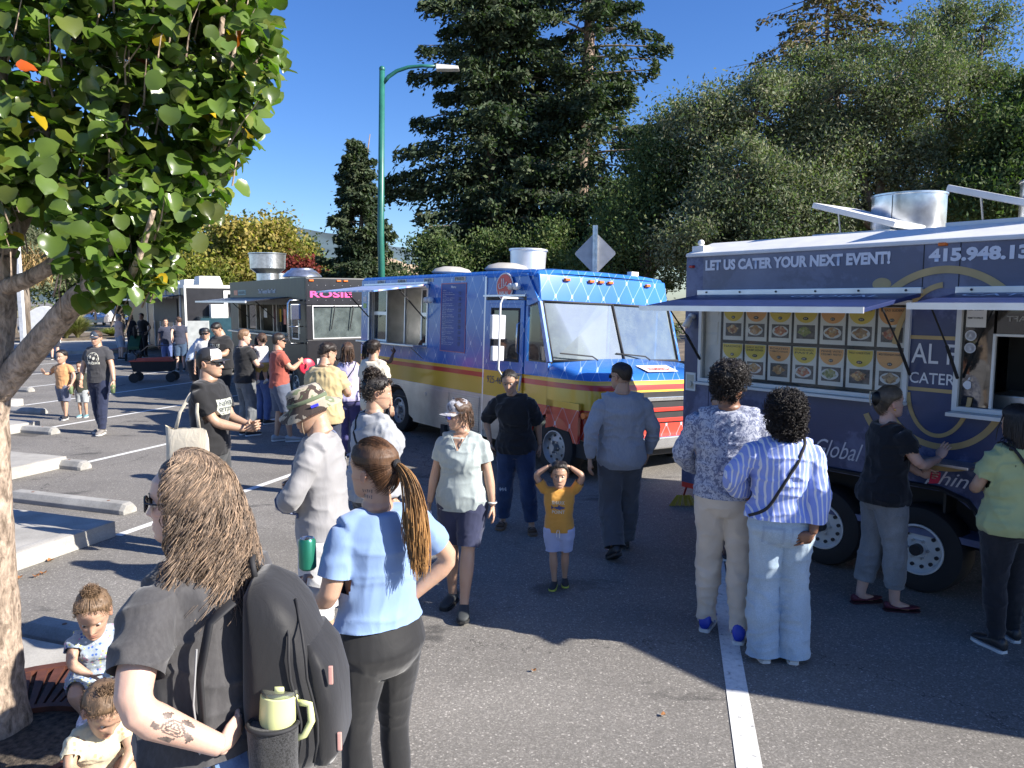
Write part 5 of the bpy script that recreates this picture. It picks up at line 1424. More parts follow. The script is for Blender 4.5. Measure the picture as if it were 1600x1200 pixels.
b = MB(); b.tube([(0, 0, 0), (0, 0, 2.5), (-.1, 0, 4.4)], [.33, .27, .30], 12); b.build('trunk', M_BARKO, pt, smooth=True)
rg = np.random.default_rng(5)
Pq = np.c_[rg.normal(size=(1500,2)) * .55, rg.uniform(3.2,5.4,1500)]
foliage('dry_fronds', Pq, pt, leaf_mat('palm_dry', (.22, .14, .07), (.4, .3, .15), .2, .6), rg, .7, .06, 1.5)
Pq = np.c_[rg.normal(size=(1500,2)) * 1.2, rg.uniform(4.8,6.8,1500)]
foliage('fronds', Pq, pt, M_OLIVE, rg, .9, .06, .3)
ms = thing('monument_sign', 'white monument sign with a red mark behind the branch', 'sign', gnd(73, 540))
b = MB(); pr = [(-.65,0),(.65,0),(.65,1.75)] + [(.65 - 1.3 * k / 8,1.75 + .25 * math.sin(math.pi * k / 8)) for k in range(1,8)] + [(-.65,1.75)]
b.plate_xz(pr, -.15, .15); b.build('panel', M_WHITE, ms, bevel=.02)
text('lettering', 'Ca', (-.1, -.16, .9), (1, 0, 0), (0, 0, 1), .8, .5, M_REDF, ms, shear=.3)
def car(label, p, yaw, col, L=4.5, H=1.45, suv=False):
 t = thing('parked_car', label, 'car', p, yaw, 'cars on the far road')
 pm = mat('car_paint_%d_%d' % (int(col[0] * 99), int(col[2] * 99)), col, .25, .2, coat=.6)
 b = MB(); h = H
 prof = [(-L/2,.35),(-L/2,.75),(-L/2 + .1,.9),(-L/2 + (.2 if suv else .75),.95),(-L/2 + (.45 if suv else 1.2), h - .05),(-L/2 + 2.0, h),(L/2 - 2.0, h - .05),(L/2 - 1.25,.98),(L/2 - .2,.82),(L/2,.6),(L/2,.3)]
 n = len(prof); vs = []; fs = []
 for y, ins in ((-.88,0),(-.80,.0),(.80,0),(.88,0)):
  for (x, z) in prof:
   tuck = .14 if z > 1.0 else 0
   vs.append((x, y * (1 - (tuck if abs(y) > .8 else tuck * .5)), z * (1 if abs(y) < .85 else .985)))
 for j in range(3):
  for i in range(n):
   k = (i + 1) % n; fs.append((j * n + i, j * n + k,(j + 1) * n + k,(j + 1) * n + i))
 fs += [tuple(range(n - 1,-1,-1)), tuple(range(3 * n,4 * n))]
 b.add(vs, fs); b.build('body', pm, t, smooth=True, auto=35)
 for s in (-1,1):
  b = MB(); b.plate_xz([(-L/2 + (.55 if suv else 1.25), .98), (-L/2 + (.65 if suv else 1.45), h - .12), (L/2 - 2.1, h - .14), (L/2 - 1.5, .98)], s * .775, s * .79); b.build('side_window', M_TINT, t)
 b = MB(); b.add([(L/2 - 1.28, -.66, 1.0), (L/2 - 1.28, .66, 1.0), (L/2 - 1.97, .62, h - .09), (L/2 - 1.97, -.62, h - .09)], [(0, 1, 2, 3)]); b.build('windscreen', M_TINT, t)
 for x in (-L/2 + .85, L/2 - .85):
  for s in (-1,1):
   e = wheel(t, (x, s * .80, .32), .32, .2, .2, 'steel', s)
 for s in (-.65,.65):
  b = MB(); b.box((L/2 - .03, s - .15, .62), (L/2 + .02, s + .15, .74)); b.build('headlight', M_ALU, t, bevel=.01)
  b = MB(); b.box((-L/2 - .02, s - .15, .70), (-L/2 + .03, s + .15, .85)); b.build('tail_light', M_RED, t, bevel=.01)
 return t
car('white saloon on the far road behind the capped walking man', gnd(156, 508), R(-75), (.7, .7, .7))
car('dark SUV on the far road right of the white saloon', gnd(181, 503), R(-80), (.04, .05, .07), H=1.7, suv=True)
car('blue-grey car farther along the road', gnd(214, 503), R(-70), (.05, .09, .2))
car('black SUV parked near the farthest trailer, red tail lamp showing', gnd(258, 513), R(110), (.03, .035, .045), H=1.75, suv=True)
pk = car('dark teal pickup cab parked between the trailer and the black truck', gnd(352, 575), R(-60), (.03, .07, .08), L=4.6, H=1.75, suv=True)
# people: cloth, skin, hair materials
from mathutils.bvhtree import BVHTree
def cloth(name, col, pat=None, rough=.85, col2=None, sc=10, wr=.5):
 key = ('cloth', name)
 if key in MATS: return MATS[key]
 m, nt, b = newmat(name)
 v = coords(nt)
 n = noise(nt, v,5,4)
 c = ramp(nt, n, [(.3, tuple(x * .86 for x in col)),(.7, tuple(min(1, x * 1.08) for x in col))])
 if pat == 'floral':
  vv = vor(nt, v, sc); s = _n(nt, 'ShaderNodeSeparateColor'); nt.links.new(vv.outputs['Color'], s.inputs[0])
  k = ramp(nt, s.outputs[0], [(i / (len(col2) - 1), q) for i, q in enumerate(col2)], 'CONSTANT')
  c = mixc(nt, ramp(nt, vv.outputs['Distance'], [(.30, 1.0), (.42, 0.0)]), c, k)
 elif pat == 'leafy':
  vv = noise(nt, v, sc,5,.7,1.2)
  c = mixc(nt, ramp(nt, vv, [(.48,0),(.53,1)]), c, col2)
 elif pat == 'camo':
  a = noise(nt, v, sc,2,.5,1.0)
  c = ramp(nt, a, [(i / (len(col2)) * .6 + .25, q) for i, q in enumerate(col2)], 'CONSTANT')
 elif pat == 'stripe':
  tc = coords(nt, kind='Object'); sp = _n(nt, 'ShaderNodeSeparateXYZ'); nt.links.new(tc, sp.inputs[0])
  w = math_(nt, 'ADD', sp.outputs[0], math_(nt, 'MULTIPLY', noise(nt, v, 3, 2), .03))
  w = math_(nt, 'ADD', w, math_(nt, 'MULTIPLY', sp.outputs[1], .25))
  f = math_(nt, 'FRACT', math_(nt, 'MULTIPLY', w, sc))
  c = mixc(nt, math_(nt, 'LESS_THAN', f, .30), c, col2)
 elif pat == 'denim':
  w1 = noise(nt, coords(nt,(1,1,.5)),4,4,.6); f = noise(nt, v,160,3,.7)
  c = mixc(nt, ramp(nt, w1, [(.42,0),(.68,.75)]), c, col2 or tuple(min(1, x * 2.1 + .05) for x in col))
  c = mixc(nt, .5, c, ramp(nt, f, [(.3, .7), (.7, 1.3)]), 'MULTIPLY')
 elif pat == 'heather':
  c = mixc(nt, ramp(nt, noise(nt, coords(nt,(1,1,.3)),90,4,.7), [(.4,0),(.65,.6)]), c, col2)
 nt.links.new(c, b.inputs['Base Color'])
 b.inputs['Roughness'].default_value = rough; b.inputs['Sheen Weight'].default_value = .25; b.inputs['Specular IOR Level'].default_value = .25
 h1 = noise(nt, coords(nt,(1,1,.45)),13,4,.55,.8); h2 = noise(nt, v,260,2)
 bump(nt, b, math_(nt, 'MULTIPLY_ADD', h2, .06, h1), wr, .012)
 MATS[key] = m
 return m
def skin(name, col):
 key = ('skin', name)
 if key in MATS: return MATS[key]
 m, nt, b = newmat('skin_' + name)
 at = _n(nt, 'ShaderNodeAttribute'); at.attribute_name = 'tint'
 v = coords(nt)
 c = ramp(nt, noise(nt, v,9,4), [(.3,(col[0] * .92, col[1] * .86, col[2] * .84)),(.7, col)])
 c = mixc(nt, 1.0, c, at.outputs['Color'], 'MULTIPLY')
 nt.links.new(c, b.inputs['Base Color'])
 b.inputs['Roughness'].default_value = .48; b.inputs['Subsurface Weight'].default_value = .12
 b.inputs['Subsurface Radius'].default_value = (.9, .3, .15); b.inputs['Subsurface Scale'].default_value = .012
 bump(nt, b, noise(nt, v,120,3),.12,.002)
 MATS[key] = m
 return m
SK = {'fair': (.57, .38, .295), 'tan': (.46, .29, .20), 'olive': (.43, .275, .19), 'brown': (.20, .10, .06), 'pale': (.60, .39, .31), 'mid': (.36, .19, .11)}
def hairmat(name, col, col2=None, rough=.52):
 key = ('hair', name)
 if key in MATS: return MATS[key]
 m, nt, b = newmat('hair_' + name)
 at = _n(nt, 'ShaderNodeAttribute'); at.attribute_name = 'tint'
 v = coords(nt,(1,1,.25))
 c = ramp(nt, noise(nt, v,60,4,.7), [(.3, tuple(x * .6 for x in col)),(.7, tuple(min(1, x * 1.4) for x in (col2 or col)))])
 c = mixc(nt, 1.0, c, at.outputs['Color'], 'MULTIPLY')
 nt.links.new(c, b.inputs['Base Color']); b.inputs['Roughness'].default_value = rough; b.inputs['Specular IOR Level'].default_value = .45
 b.inputs['Anisotropic'].default_value = .5
 bump(nt, b, noise(nt, v,130,3,.7),.7,.004)
 MATS[key] = m
 return m
HC = {'black': (.014, .011, .010), 'dark': (.025, .017, .013), 'brown': (.07, .04, .025), 'lightbrown': (.19, .11, .06), 'grey': (.20, .19, .18), 'ashbrown': (.15, .112, .085), 'sand': (.30, .20, .11)}
M_EYEW = mat('eye_white', (.42, .38, .35), .2, var=.01); M_IRIS = mat('iris_dark', (.03, .018, .012), .1, var=.01)
M_LENS = mat('dark_lens', (.012, .012, .014), .08, var=.01, coat=1.0)
def tri(Fq):
 Fq = np.asarray(Fq)
 return np.concatenate([Fq[:, [0,1,2]], Fq[:, [0,2,3]]])
class Soup:
 def __init__(s): s.V = []; s.F = []; s.M = []; s.T = []; s.n = 0
 def add(s, V, F, mi=0, t=(1,1,1)):
  V = np.asarray(V, float); F = np.asarray(F)
  if F.shape[1] == 4: F = tri(F)
  s.V.append(V); s.F.append(F + s.n); s.M.append(np.full(len(F), mi));
  t = np.asarray(t, float); s.T.append(np.tile(t,(len(V),1)) if t.ndim == 1 else t); s.n += len(V)
 def get(s): return np.concatenate(s.V), np.concatenate(s.F), np.concatenate(s.M), np.concatenate(s.T)
def vec(*a): return np.array(a, float)
def nrm(v): v = np.asarray(v, float); return v / max(1e-9, np.linalg.norm(v))
def loft(C, AX, AY, RX, RY, n=16, cap=True):
 """rings: centre, x axis, y axis, radii -> closed tube V, F(tri)"""
 k = len(C); a = np.arange(n) * 2 * math.pi / n
 ca, sa = np.cos(a), np.sin(a)
 V = np.concatenate([np.asarray(C[i]) + np.outer(ca, np.asarray(AX[i]) * RX[i]) + np.outer(sa, np.asarray(AY[i]) * RY[i]) for i in range(k)])
 F = []
 for i in range(k - 1):
  j = np.arange(n); j2 = (j + 1) % n
  F.append(np.c_[i * n + j, i * n + j2,(i + 1) * n + j2,(i + 1) * n + j])
 F = tri(np.concatenate(F))
 if cap:
  V = np.concatenate([V, [C[0]], [C[-1]]]); j = np.arange(n); j2 = (j + 1) % n
  F = np.concatenate([F, np.c_[np.full(n, k * n), j2, j], np.c_[np.full(n, k * n + 1),(k - 1) * n + j,(k - 1) * n + j2]])
 return V, F
def limb(pts, rs, n=12, ref=(0,1,0), flat=1.0):
 pts = [np.asarray(p, float) for p in pts]; k = len(pts)
 AX = []; AY = []; ref = np.asarray(ref, float)
 for i in range(k):
  t = nrm(pts[min(i + 1, k - 1)] - pts[max(i - 1,0)])
  x = np.cross(ref, t)
  if np.linalg.norm(x) < .15: x = np.cross(vec(1,.3,0), t)
  x = nrm(x); AX.append(x); AY.append(np.cross(t, x))
 return loft(pts, AX, AY, rs, [r * flat for r in rs], n)
def catmull(P, sub=4):
 P = [np.asarray(p, float) for p in P]; k = len(P); out = []
 for i in range(k - 1):
  p0, p1, p2, p3 = P[max(i - 1,0)], P[i], P[i + 1], P[min(i + 2, k - 1)]
  for j in range(sub):
   t = j / sub; out.append(.5 * ((2 * p1) + (-p0 + p2) * t + (2 * p0 - 5 * p1 + 4 * p2 - p3) * t * t + (-p0 + 3 * p1 - 3 * p2 + p3) * t ** 3))
 out.append(P[-1]); return out
def remesh(parts, vox, smooth=4):
 V = []; F = []; n = 0
 for (v, f) in parts: V.append(v); F.append(f + n); n += len(v)
 V = np.concatenate(V); F = np.concatenate(F)
 o = npmesh('tmp', V, F, [])
 md = o.modifiers.new('r', 'REMESH'); md.mode = 'VOXEL'; md.voxel_size = vox; md.adaptivity = 0
 sm = o.modifiers.new('s', 'SMOOTH'); sm.factor = .5; sm.iterations = smooth
 dg = bpy.context.evaluated_depsgraph_get()
 me = bpy.data.meshes.new_from_object(o.evaluated_get(dg))
 nv = len(me.vertices); co = np.empty(nv * 3, np.float32); me.vertices.foreach_get('co', co)
 no = np.empty(nv * 3, np.float32); me.vertices.foreach_get('normal', no)
 me.calc_loop_triangles(); nt_ = len(me.loop_triangles); tr = np.empty(nt_ * 3, np.int32); me.loop_triangles.foreach_get('vertices', tr)
 old = o.data; bpy.data.objects.remove(o); bpy.data.meshes.remove(old); bpy.data.meshes.remove(me)
 return co.reshape(-1,3).astype(float), tr.reshape(-1,3), no.reshape(-1,3).astype(float)
def cut(V, F, planes):
 """open crisp hems: drop faces beyond each plane (point, direction, reach) and flatten the rim"""
 keep = np.ones(len(F), bool)
 for (p, d, r, lim) in planes:
  d = nrm(d); s_ = (V - p) @ d; near = np.linalg.norm((V - p) - s_[:, None] * d, axis=1) < r
  beyond = (s_ > 0) & near & (s_ < lim); keep &= ~beyond[F].all(1)
  rim = beyond & (s_ < .03); V[rim] -= d * s_[rim][:, None]
 used = np.zeros(len(V), bool); used[F[keep].ravel()] = True; mp = np.cumsum(used) - 1
 return V[used], mp[F[keep]]
def folds(V, N, amp, seed, s=1.0, vert=.45):
 q = V.copy(); q[:,2] *= vert
 w = vnoise(V,5 * s, seed)[:, None] * .12
 a = vnoise(q + w,16 * s, seed + 1); r = 1 - np.abs(2 * a - 1)
 q2 = V.copy(); q2[:,2] *= 1.5; q2[:,0] *= .6; q2 = q2 + w * .8
 b_ = vnoise(q2,11 * s, seed + 4); r2 = 1 - np.abs(2 * b_ - 1)
 return V + N * ((r ** 2 * .6 + r2 ** 3 * .8 - .35) * amp)[:, None]
# head
HZ = np.array([-.120,-.112,-.100,-.085,-.06,-.03,0,.03,.06,.085,.102,.112,.1175])
HF = np.array([.060,.078,.086,.088,.090,.091,.090,.096,.090,.072,.048,.025,.003])
HB = np.array([.040,.014,-.010,-.030,-.066,-.088,-.098,-.103,-.098,-.080,-.055,-.028,-.003])
HW = np.array([.012,.030,.043,.053,.062,.068,.072,.0755,.073,.061,.042,.023,.003])
def unit(v): return v / np.maximum(np.linalg.norm(v, axis=1, keepdims=True),1e-9)
def rnd_dirs(n, rng): return unit(rng.normal(size=(n,3)))
def head_surf(th, z, off=0.0, fem=False, feat=True):
 f = np.interp(z, HZ, HF); b = np.interp(z, HZ, HB); w = np.interp(z, HZ, HW)
 if fem: w = w * np.where(z < -.03,.94,1.0)
 yc = .45 * (f + b); c, s = np.cos(th), np.sin(th)
 x = w * np.sign(s) * np.abs(s) ** .9
 y = np.where(c > 0, yc + (f - yc) * np.abs(c) ** .85, yc - (yc - b) * np.abs(c) ** .92)
 P = np.stack([x, y, z],1)
 if feat:
  fr = np.clip(c * 3,0,1); ax = np.abs(x)
  t = np.clip((.012 - z) / .052,0,1); sz = t * np.where(z < -.040, np.clip(1 - (-.040 - z) / .011,0,1),1)
  dy = (.027 if not fem else .022) * np.exp(-(x / (.007 + .008 * t)) ** 2) * sz ** 1.2
  dy += -.011 * np.exp(-((ax - .031) / .016) ** 2 - ((z + .001) / .012) ** 2)
  dy += .0045 * np.exp(-((ax - .028) / .022) ** 2 - ((z - .020) / .008) ** 2)
  dy += .0045 * np.exp(-((ax - .042) / .018) ** 2 - ((z + .032) / .016) ** 2)
  dy += .006 * np.exp(-(x / .021) ** 2) * (np.exp(-((z + .0655) / .0042) ** 2) + 1.1 * np.exp(-((z + .0775) / .0050) ** 2))
  dy += -.003 * np.exp(-(x / .02) ** 2 - ((z + .0885) / .005) ** 2) + .006 * np.exp(-(x / .02) ** 2 - ((z + .103) / .010) ** 2)
  P[:,1] += dy * fr
 if np.any(off):
  n = P - np.array([0,-.01,0]); n[:,2] *= 1.0; n = unit(n); P = P + n * np.asarray(off).reshape(-1,1)
 return P
def head_grid(nt_, nz):
 th = np.arange(nt_) * 2 * math.pi / nt_
 th = th + .45 * -np.sin(th) * 1.0 * .55
 z = np.concatenate([np.linspace(-.120,-.03, nz // 2, endpoint=False), np.linspace(-.03,.09, nz // 3, endpoint=False),.1175 - .0275 * (1 - np.linspace(0,1, nz - nz // 2 - nz // 3)) ** 1.6])
 TH_, Z_ = np.meshgrid(th, z); n = nt_
 k = len(z); i = np.arange(k * n).reshape(k, n); r = np.roll(i,-1,1)
 F = np.stack([i[:-1], r[:-1], r[1:], i[1:]],-1).reshape(-1,4)
 return TH_.ravel(), Z_.ravel(), F[:, ::-1], k, n
HL_T = np.radians([0,35,55,72,95,112,135,180])
def hairline(th, style='m'):
 a = np.abs((th + math.pi) % (2 * math.pi) - math.pi)
 zl = {'m': [.066, .060, .040, -.004, -.002, -.040, -.068, -.075], 'f': [.070, .060, .045, .012, .004, -.03, -.07, -.08], 'fade': [.064, .058, .045, .010, .015, -.01, -.045, -.055]}[style]
 return np.interp(a, HL_T, zl)
def hair_cap(thick, style='m', rough=.004, seed=0, res=(64, 48), top=None, fscale=45, tmul=1.0):
 th, z, F, k, n = head_grid(*res)
 zl = hairline(th, style)
 s = np.clip((z - zl) / .034,0,1); s = s * s * (3 - 2 * s)
 thick = thick * np.clip(.45 + (z - zl) / .05,0,1) if np.ndim(thick) == 0 else thick
 T = thick if top is None else thick + (top - thick) * np.clip((z - .03) / .06,0,1)
 P0 = head_surf(th, z,0, feat=False)
 nz_ = (vnoise(P0, fscale, seed) - .5) * 2 * rough + (vnoise(P0, fscale * 2.6, seed + 2) - .5) * rough
 off = -.016 + s * (T + .016) + s * nz_
 P = head_surf(th, z, off, feat=False)
 return P, F
def euler(yaw=0, pitch=0, roll=0):
 """yaw left(+), pitch down(+), roll; degrees; x right, y forward, z up"""
 return np.array((Matrix.Rotation(R(yaw), 3, 'Z') @ Matrix.Rotation(R(-pitch), 3, 'X') @ Matrix.Rotation(R(roll), 3, 'Y')))
def strands_mesh(paths, r0, tints, n=3, r1=.25):
 """paths (S,K,3) -> tapered ribbons/tubes"""
 S, K, _ = paths.shape
 T = np.gradient(paths, axis=1); T = T / np.maximum(np.linalg.norm(T, axis=2, keepdims=True),1e-9)
 A = np.cross(T, np.array([.3,.2,1.0])); A /= np.maximum(np.linalg.norm(A, axis=2, keepdims=True),1e-9); B = np.cross(T, A)
 prof = (np.sin(np.linspace(.35, math.pi * (1 - r1 * .35), K)) ** .6)[None, :, None]
 r = (r0[:, None, None] if np.ndim(r0) else r0) * prof
 rings = [paths + (A * math.cos(2 * math.pi * j / n) + B * .6 * math.sin(2 * math.pi * j / n)) * r for j in range(n)]
 V = np.stack(rings,2).reshape(-1,3)
 i = np.arange(S)[:, None, None] * (K * n) + np.arange(K - 1)[None, :, None] * n + np.arange(n)[None, None, :]
 j = np.arange(S)[:, None, None] * (K * n) + np.arange(K - 1)[None, :, None] * n + ((np.arange(n) + 1) % n)[None, None, :]
 F = np.stack([i, j, j + n, i + n],-1).reshape(-1,4)
 return V, F, np.repeat(tints, K * n,0)
PROP = {'adult': dict(hip=.90, sh=1.437, hs=1.0, ua=.29, fa=.255, hand=1.0, shw=.166, leg=(.42, .41), g=1.0, ank=.075),
  'child': dict(hip=.80, sh=1.33, hs=1.38, ua=.27, fa=.225, hand=1.0, shw=.180, leg=(.365, .36), g=1.04, ank=.075),
  'toddler': dict(hip=.68, sh=1.22, hs=1.85, ua=.25, fa=.22, hand=1.05, shw=.205, leg=(.31, .30), g=1.35, ank=.07)}
class Person:
 def __init__(s, label, loc, yaw, h=1.75, sex='m', kind='adult', wt=1.0, lean=(0, 0, 0), head=(0, 0, 0), R_=None, L_=None, RF=None, LF=None,
     skin_='tan', vox=.011, group=None, hipz=None, name='person', belly=0.0, bust=.0, z0=0.0, build_body=True, rh=None, lh=None, hipsh=1.0, hipy=0.0):
  s.S = h / 1.75; s.p = PROP[kind]; s.sex = sex; s.wt = wt; s.vox = vox; s.kind = kind; s.belly = belly; s.bust = bust; s.hipsh = hipsh; s.hipy = hipy
  s.e = thing(name, label, 'person', (loc[0], loc[1], z0), R(yaw), group)
  p = s.p; s.hz = hipz if hipz is not None else p['hip']; s.dz = s.hz - p['hip']
  s.lean = lean; s.Rt = Matrix.Rotation(R(lean[2]), 3, 'Z') @ Matrix.Rotation(R(-lean[0]), 3, 'X') @ Matrix.Rotation(R(lean[1]), 3, 'Y')
  s.rng = np.random.default_rng(abs(hash(label)) % 1000 if False else sum(map(ord, label)))
  s.seed = int(s.rng.integers(1,900))
  s.skinm = skin(skin_, SK[skin_]); s.skn = skin_
  shw = p['shw'] * (1 if sex == 'm' else .88)
  s.shw = shw
  s.J = {}
  for sd, k in ((1, 'R'), (-1, 'L')):
   s.J['sh' + k] = s.bend(vec(sd * shw, -.01, p['sh'] - .025 + s.dz))
   tgt = (R_ if k == 'R' else L_) or {}
   s.J['opt' + k] = tgt
   T = tgt.get('to', (sd * (shw + .085), .03, s.hz - .05))
   ua, fa = p['ua'], p['fa']
   el, wr = s.ik(s.J['sh' + k], vec(*T), ua, fa, vec(*tgt.get('el', (sd * .6, -1, -.2))))
   s.J['el' + k], s.J['wr' + k] = el, wr
   ft = (RF if k == 'R' else LF) or {}
   s.J['hip' + k] = vec(sd * .082 * (p['g'] ** .5), s.hipy, s.hz)
   A = vec(*ft.get('to', (sd * .095, 0, 0))) + vec(0, 0, p['ank'])
   kn, an = s.ik(s.J['hip' + k], A, *p['leg'], vec(*ft.get('kn', (sd * .1, 1, 0))))
   s.J['kn' + k], s.J['an' + k] = kn, an
   s.J['fy' + k] = ft.get('yaw', -sd * 8); s.J['fp' + k] = ft.get('pitch', 0)
  s.nb = s.bend(vec(0, -.012, p['sh'] + .06 + s.dz))
  s.Rh = euler(*head)
  hs = p['hs']
  up = np.array(s.Rt) @ vec(0,.012,1)
  s.hc = s.nb + up * .026 + s.Rh @ vec(0,.018,.097 * hs)
  s.hs = hs
  if build_body: s.body()
 def bend(s, q):
  q = np.atleast_2d(np.asarray(q, float)); z = q[:,2] - s.dz; p = s.p
  f = np.clip((z - (p['hip'] + .03)) / (p['sh'] - .12 - p['hip']), 0, 1); f = f * f * (3 - 2 * f)
  out = np.empty_like(q); piv = vec(0, s.hipy, s.hz + .10)
  if not any(s.lean): return (q + 0 * q)[0] + (0 if len(q) > 1 else 0) if len(q) == 1 else q
  for lvl in range(len(q)):
   fr = f[lvl]
   M = np.array(Matrix.Rotation(R(s.lean[2] * fr), 3, 'Z') @ Matrix.Rotation(R(-s.lean[0] * fr), 3, 'X') @ Matrix.Rotation(R(s.lean[1] * fr), 3, 'Y'))
   out[lvl] = piv + M @ (q[lvl] - piv)
  return out[0] if len(q) == 1 else out
 def ik(s, A, T, a, b, hint):
  d = T - A; L = np.linalg.norm(d); L2 = min(max(L, abs(a - b) + .01),(a + b) * .998); d = d / max(L,1e-6)
  T = A + d * L2; x = (a * a - b * b + L2 * L2) / (2 * L2); hgt = math.sqrt(max(a * a - x * x,0))
  h = hint - d * np.dot(hint, d); h = nrm(h)
  return A + d * x + h * hgt, T
 def W(s, V): return np.asarray(V) * s.S
 def torso(s, u0, u1, inf=0.0, n=24, hang=0.0, neck_front=0.0):
  m = s.sex == 'm'; g = s.p['g'] * s.wt
  U = [-.20,-.10,0,.15,.34,.55,.74,.90,.985,1.06,1.12]
  if m: RX = [.115,.150,.165,.160,.150,.158,.172,.172,.135,.078,.060]; RY = [.09,.110,.118,.112,.105,.112,.120,.100,.080,.062,.056]; YO = [0,-.006,-.010,-.004,.002,.004,.004,-.004,-.012,-.012,-.010]
  else: RX = [.120,.150,.174,.163,.132,.136,.148,.150,.118,.066,.052]; RY = [.09,.115,.124,.112,.094,.102,.108,.090,.070,.055,.050]; YO = [0,-.010,-.014,-.006,.0,.006,.008,-.004,-.012,-.012,-.010]
  us = np.linspace(u0, u1,22)
  rx = np.interp(us, U, RX); ry = np.interp(us, U, RY); yo = np.interp(us, U, YO) + s.hipy * np.clip(1 - us * 0,0,1)
  gg = np.where(us < .85, g,1 + (g - 1) * .5); rx = rx * gg * np.where(us < .25, s.hipsh,1); ry = ry * gg
  bl = s.belly * np.exp(-((us - .22) / .28) ** 2); ry = ry + bl * .6; yo = yo + bl * .5; rx = rx + bl * .3
  bu = s.bust * np.exp(-((us - .66) / .13) ** 2); ry = ry + bu * .5; yo = yo + bu * .55
  infl = inf + hang * np.clip((.45 - us) / .5,0,1)
  rx = rx + infl; ry = ry + infl
  zz = s.p['hip'] + us * (s.p['sh'] - s.p['hip']) + s.dz
  C = []; AX = []; AY = []
  for i in range(len(us)):
   C.append(s.bend(vec(0, yo[i], zz[i])));
   a = s.bend(vec(.1, yo[i], zz[i])) - C[-1]; AX.append(nrm(a))
   b_ = s.bend(vec(0, yo[i] + .1, zz[i])) - C[-1]; b_ = nrm(b_)
   if neck_front and us[i] > .80: b_ = b_ + 0
   AY.append(b_)
  if neck_front:   # drop the front of the neckline
   pass
  return loft(C, AX, AY, rx, ry, n)
 def arm_pts(s, k, f0=0.0, f1=2.0):
  """points along arm; f 0..1 upper arm,1..2 forearm"""
  A, E, Wd = s.J['sh' + k], s.J['el' + k], s.J['wr' + k]
  fs = np.linspace(f0, f1,12); out = []
  for f in fs:
   p = A + (E - A) * min(f,1) if f <= 1 else E + (Wd - E) * (f - 1)
   out.append(p)
  o2 = [np.array(q) for q in out]
  for i in range(1, len(out) - 1): o2[i] = .5 * out[i] + .25 * (out[i - 1] + out[i + 1])
  return o2, fs
 def arm_r(s, f, inf=0.0):
  g = s.p['g'] * s.wt ** .8 * (1 if s.sex == 'm' else .90)
  return np.interp(f, [0,.3,.8,1.0,1.25,1.7,2.0], [.056,.050,.043,.041,.043,.032,.026]) * g + inf
 def leg_pts(s, k, f0=0.0, f1=2.0):
  A, E, Wd = s.J['hip' + k], s.J['kn' + k], s.J['an' + k]
  fs = np.linspace(f0, f1,14)
  out = [(A + (E - A) * min(f,1)) if f <= 1 else E + (Wd - E) * (f - 1) for f in fs]
  o2 = [np.array(q) for q in out]
  for i in range(1, len(out) - 1): o2[i] = .5 * out[i] + .25 * (out[i - 1] + out[i + 1])
  return o2, fs
 def leg_r(s, f, inf=0.0):
  g = s.p['g'] * s.wt ** .8
  fm = s.sex == 'f'
  return np.interp(f, [0,.25,.6,1.0,1.3,1.7,2.0], [.102 if fm else .090,.094 if fm else .084,.071 if fm else .066,.053,.056,.040,.033]) * g + inf
 def body(s):
  parts = [s.torso(-.18,1.10,-.014)]
  for k in 'RL':
   P, fs = s.arm_pts(k); parts.append(limb(P, [s.arm_r(f,-.016 if f < .45 else 0) for f in fs],12))
   parts.append(limb([s.J['sh' + k] + vec(0, 0, .0), s.J['sh' + k] * .4 + s.bend(vec(0, -.01, s.p['sh'] - .02 + s.dz)) * .6], [.034 * s.p['g'] ** .5, .045 * s.p['g'] ** .5], 12))
   P, fs = s.leg_pts(k); parts.append(limb(P, [s.leg_r(f,-.006 if f < 1 else 0) for f in fs],14))
   an = s.J['an' + k]; fd = s.fdir(k)
   parts.append(limb([an + vec(0, 0, .0) - fd * .02, an + fd * .03 + vec(0, 0, -.03), an + fd * .12 + vec(0, 0, -.052)], [.034 * s.p['g'], .034 * s.p['g'], .022], 10, (0, 0, 1)))
  nr = (.056 if s.sex == 'm' else .047) * (s.wt ** .5) * (1 if s.kind == 'adult' else .95)
  top = s.hc + s.Rh @ (vec(0,-.022,-.045) * s.hs)
  parts.append(limb(catmull([s.nb - (top - s.nb) * .3, s.nb,(s.nb + top) / 2 + vec(0,-.004,0), top],3), [nr * 1.3] * 3 + [nr * 1.1] * 3 + [nr] * 4,16))
  V, F, N = remesh(parts, s.vox / max(s.S,.4) if s.S < 1 else s.vox,5)
  soup = Soup(); soup.add(V, F)
  res = (96,84) if s.vox < .0085 else ((56,48) if s.vox < .013 else (36,32))
  th, z, Fh, k, n = head_grid(*res)
  P = head_surf(th, z, 0, s.sex == 'f')
  lip = np.exp(-(P[:,0] / .020) ** 4) * np.clip(np.exp(-((z + .0655) / .0050) ** 2) + np.exp(-((z + .0775) / .0058) ** 2),0,1) * (np.cos(th) > .5)
  t = np.ones((len(P), 3)); lk = (.9 if s.sex == 'f' else .5)
  t = t * (1 - lip[:, None] * lk * np.array([.12,.42,.35]))
  chk = np.exp(-((np.abs(P[:,0]) - .045) / .02) ** 2 - ((z + .03) / .02) ** 2) * (np.cos(th) > 0)
  t = t * (1 - chk[:, None] * np.array([0,.10,.08]))
  if getattr(s, 'beard', 0) or s.J.get('beard'): pass
  tr = lambda Q: s.hc + (np.asarray(Q) * s.hs) @ s.Rh.T
  s.tr = tr
  soup.add(tr(P), Fh,0, t)
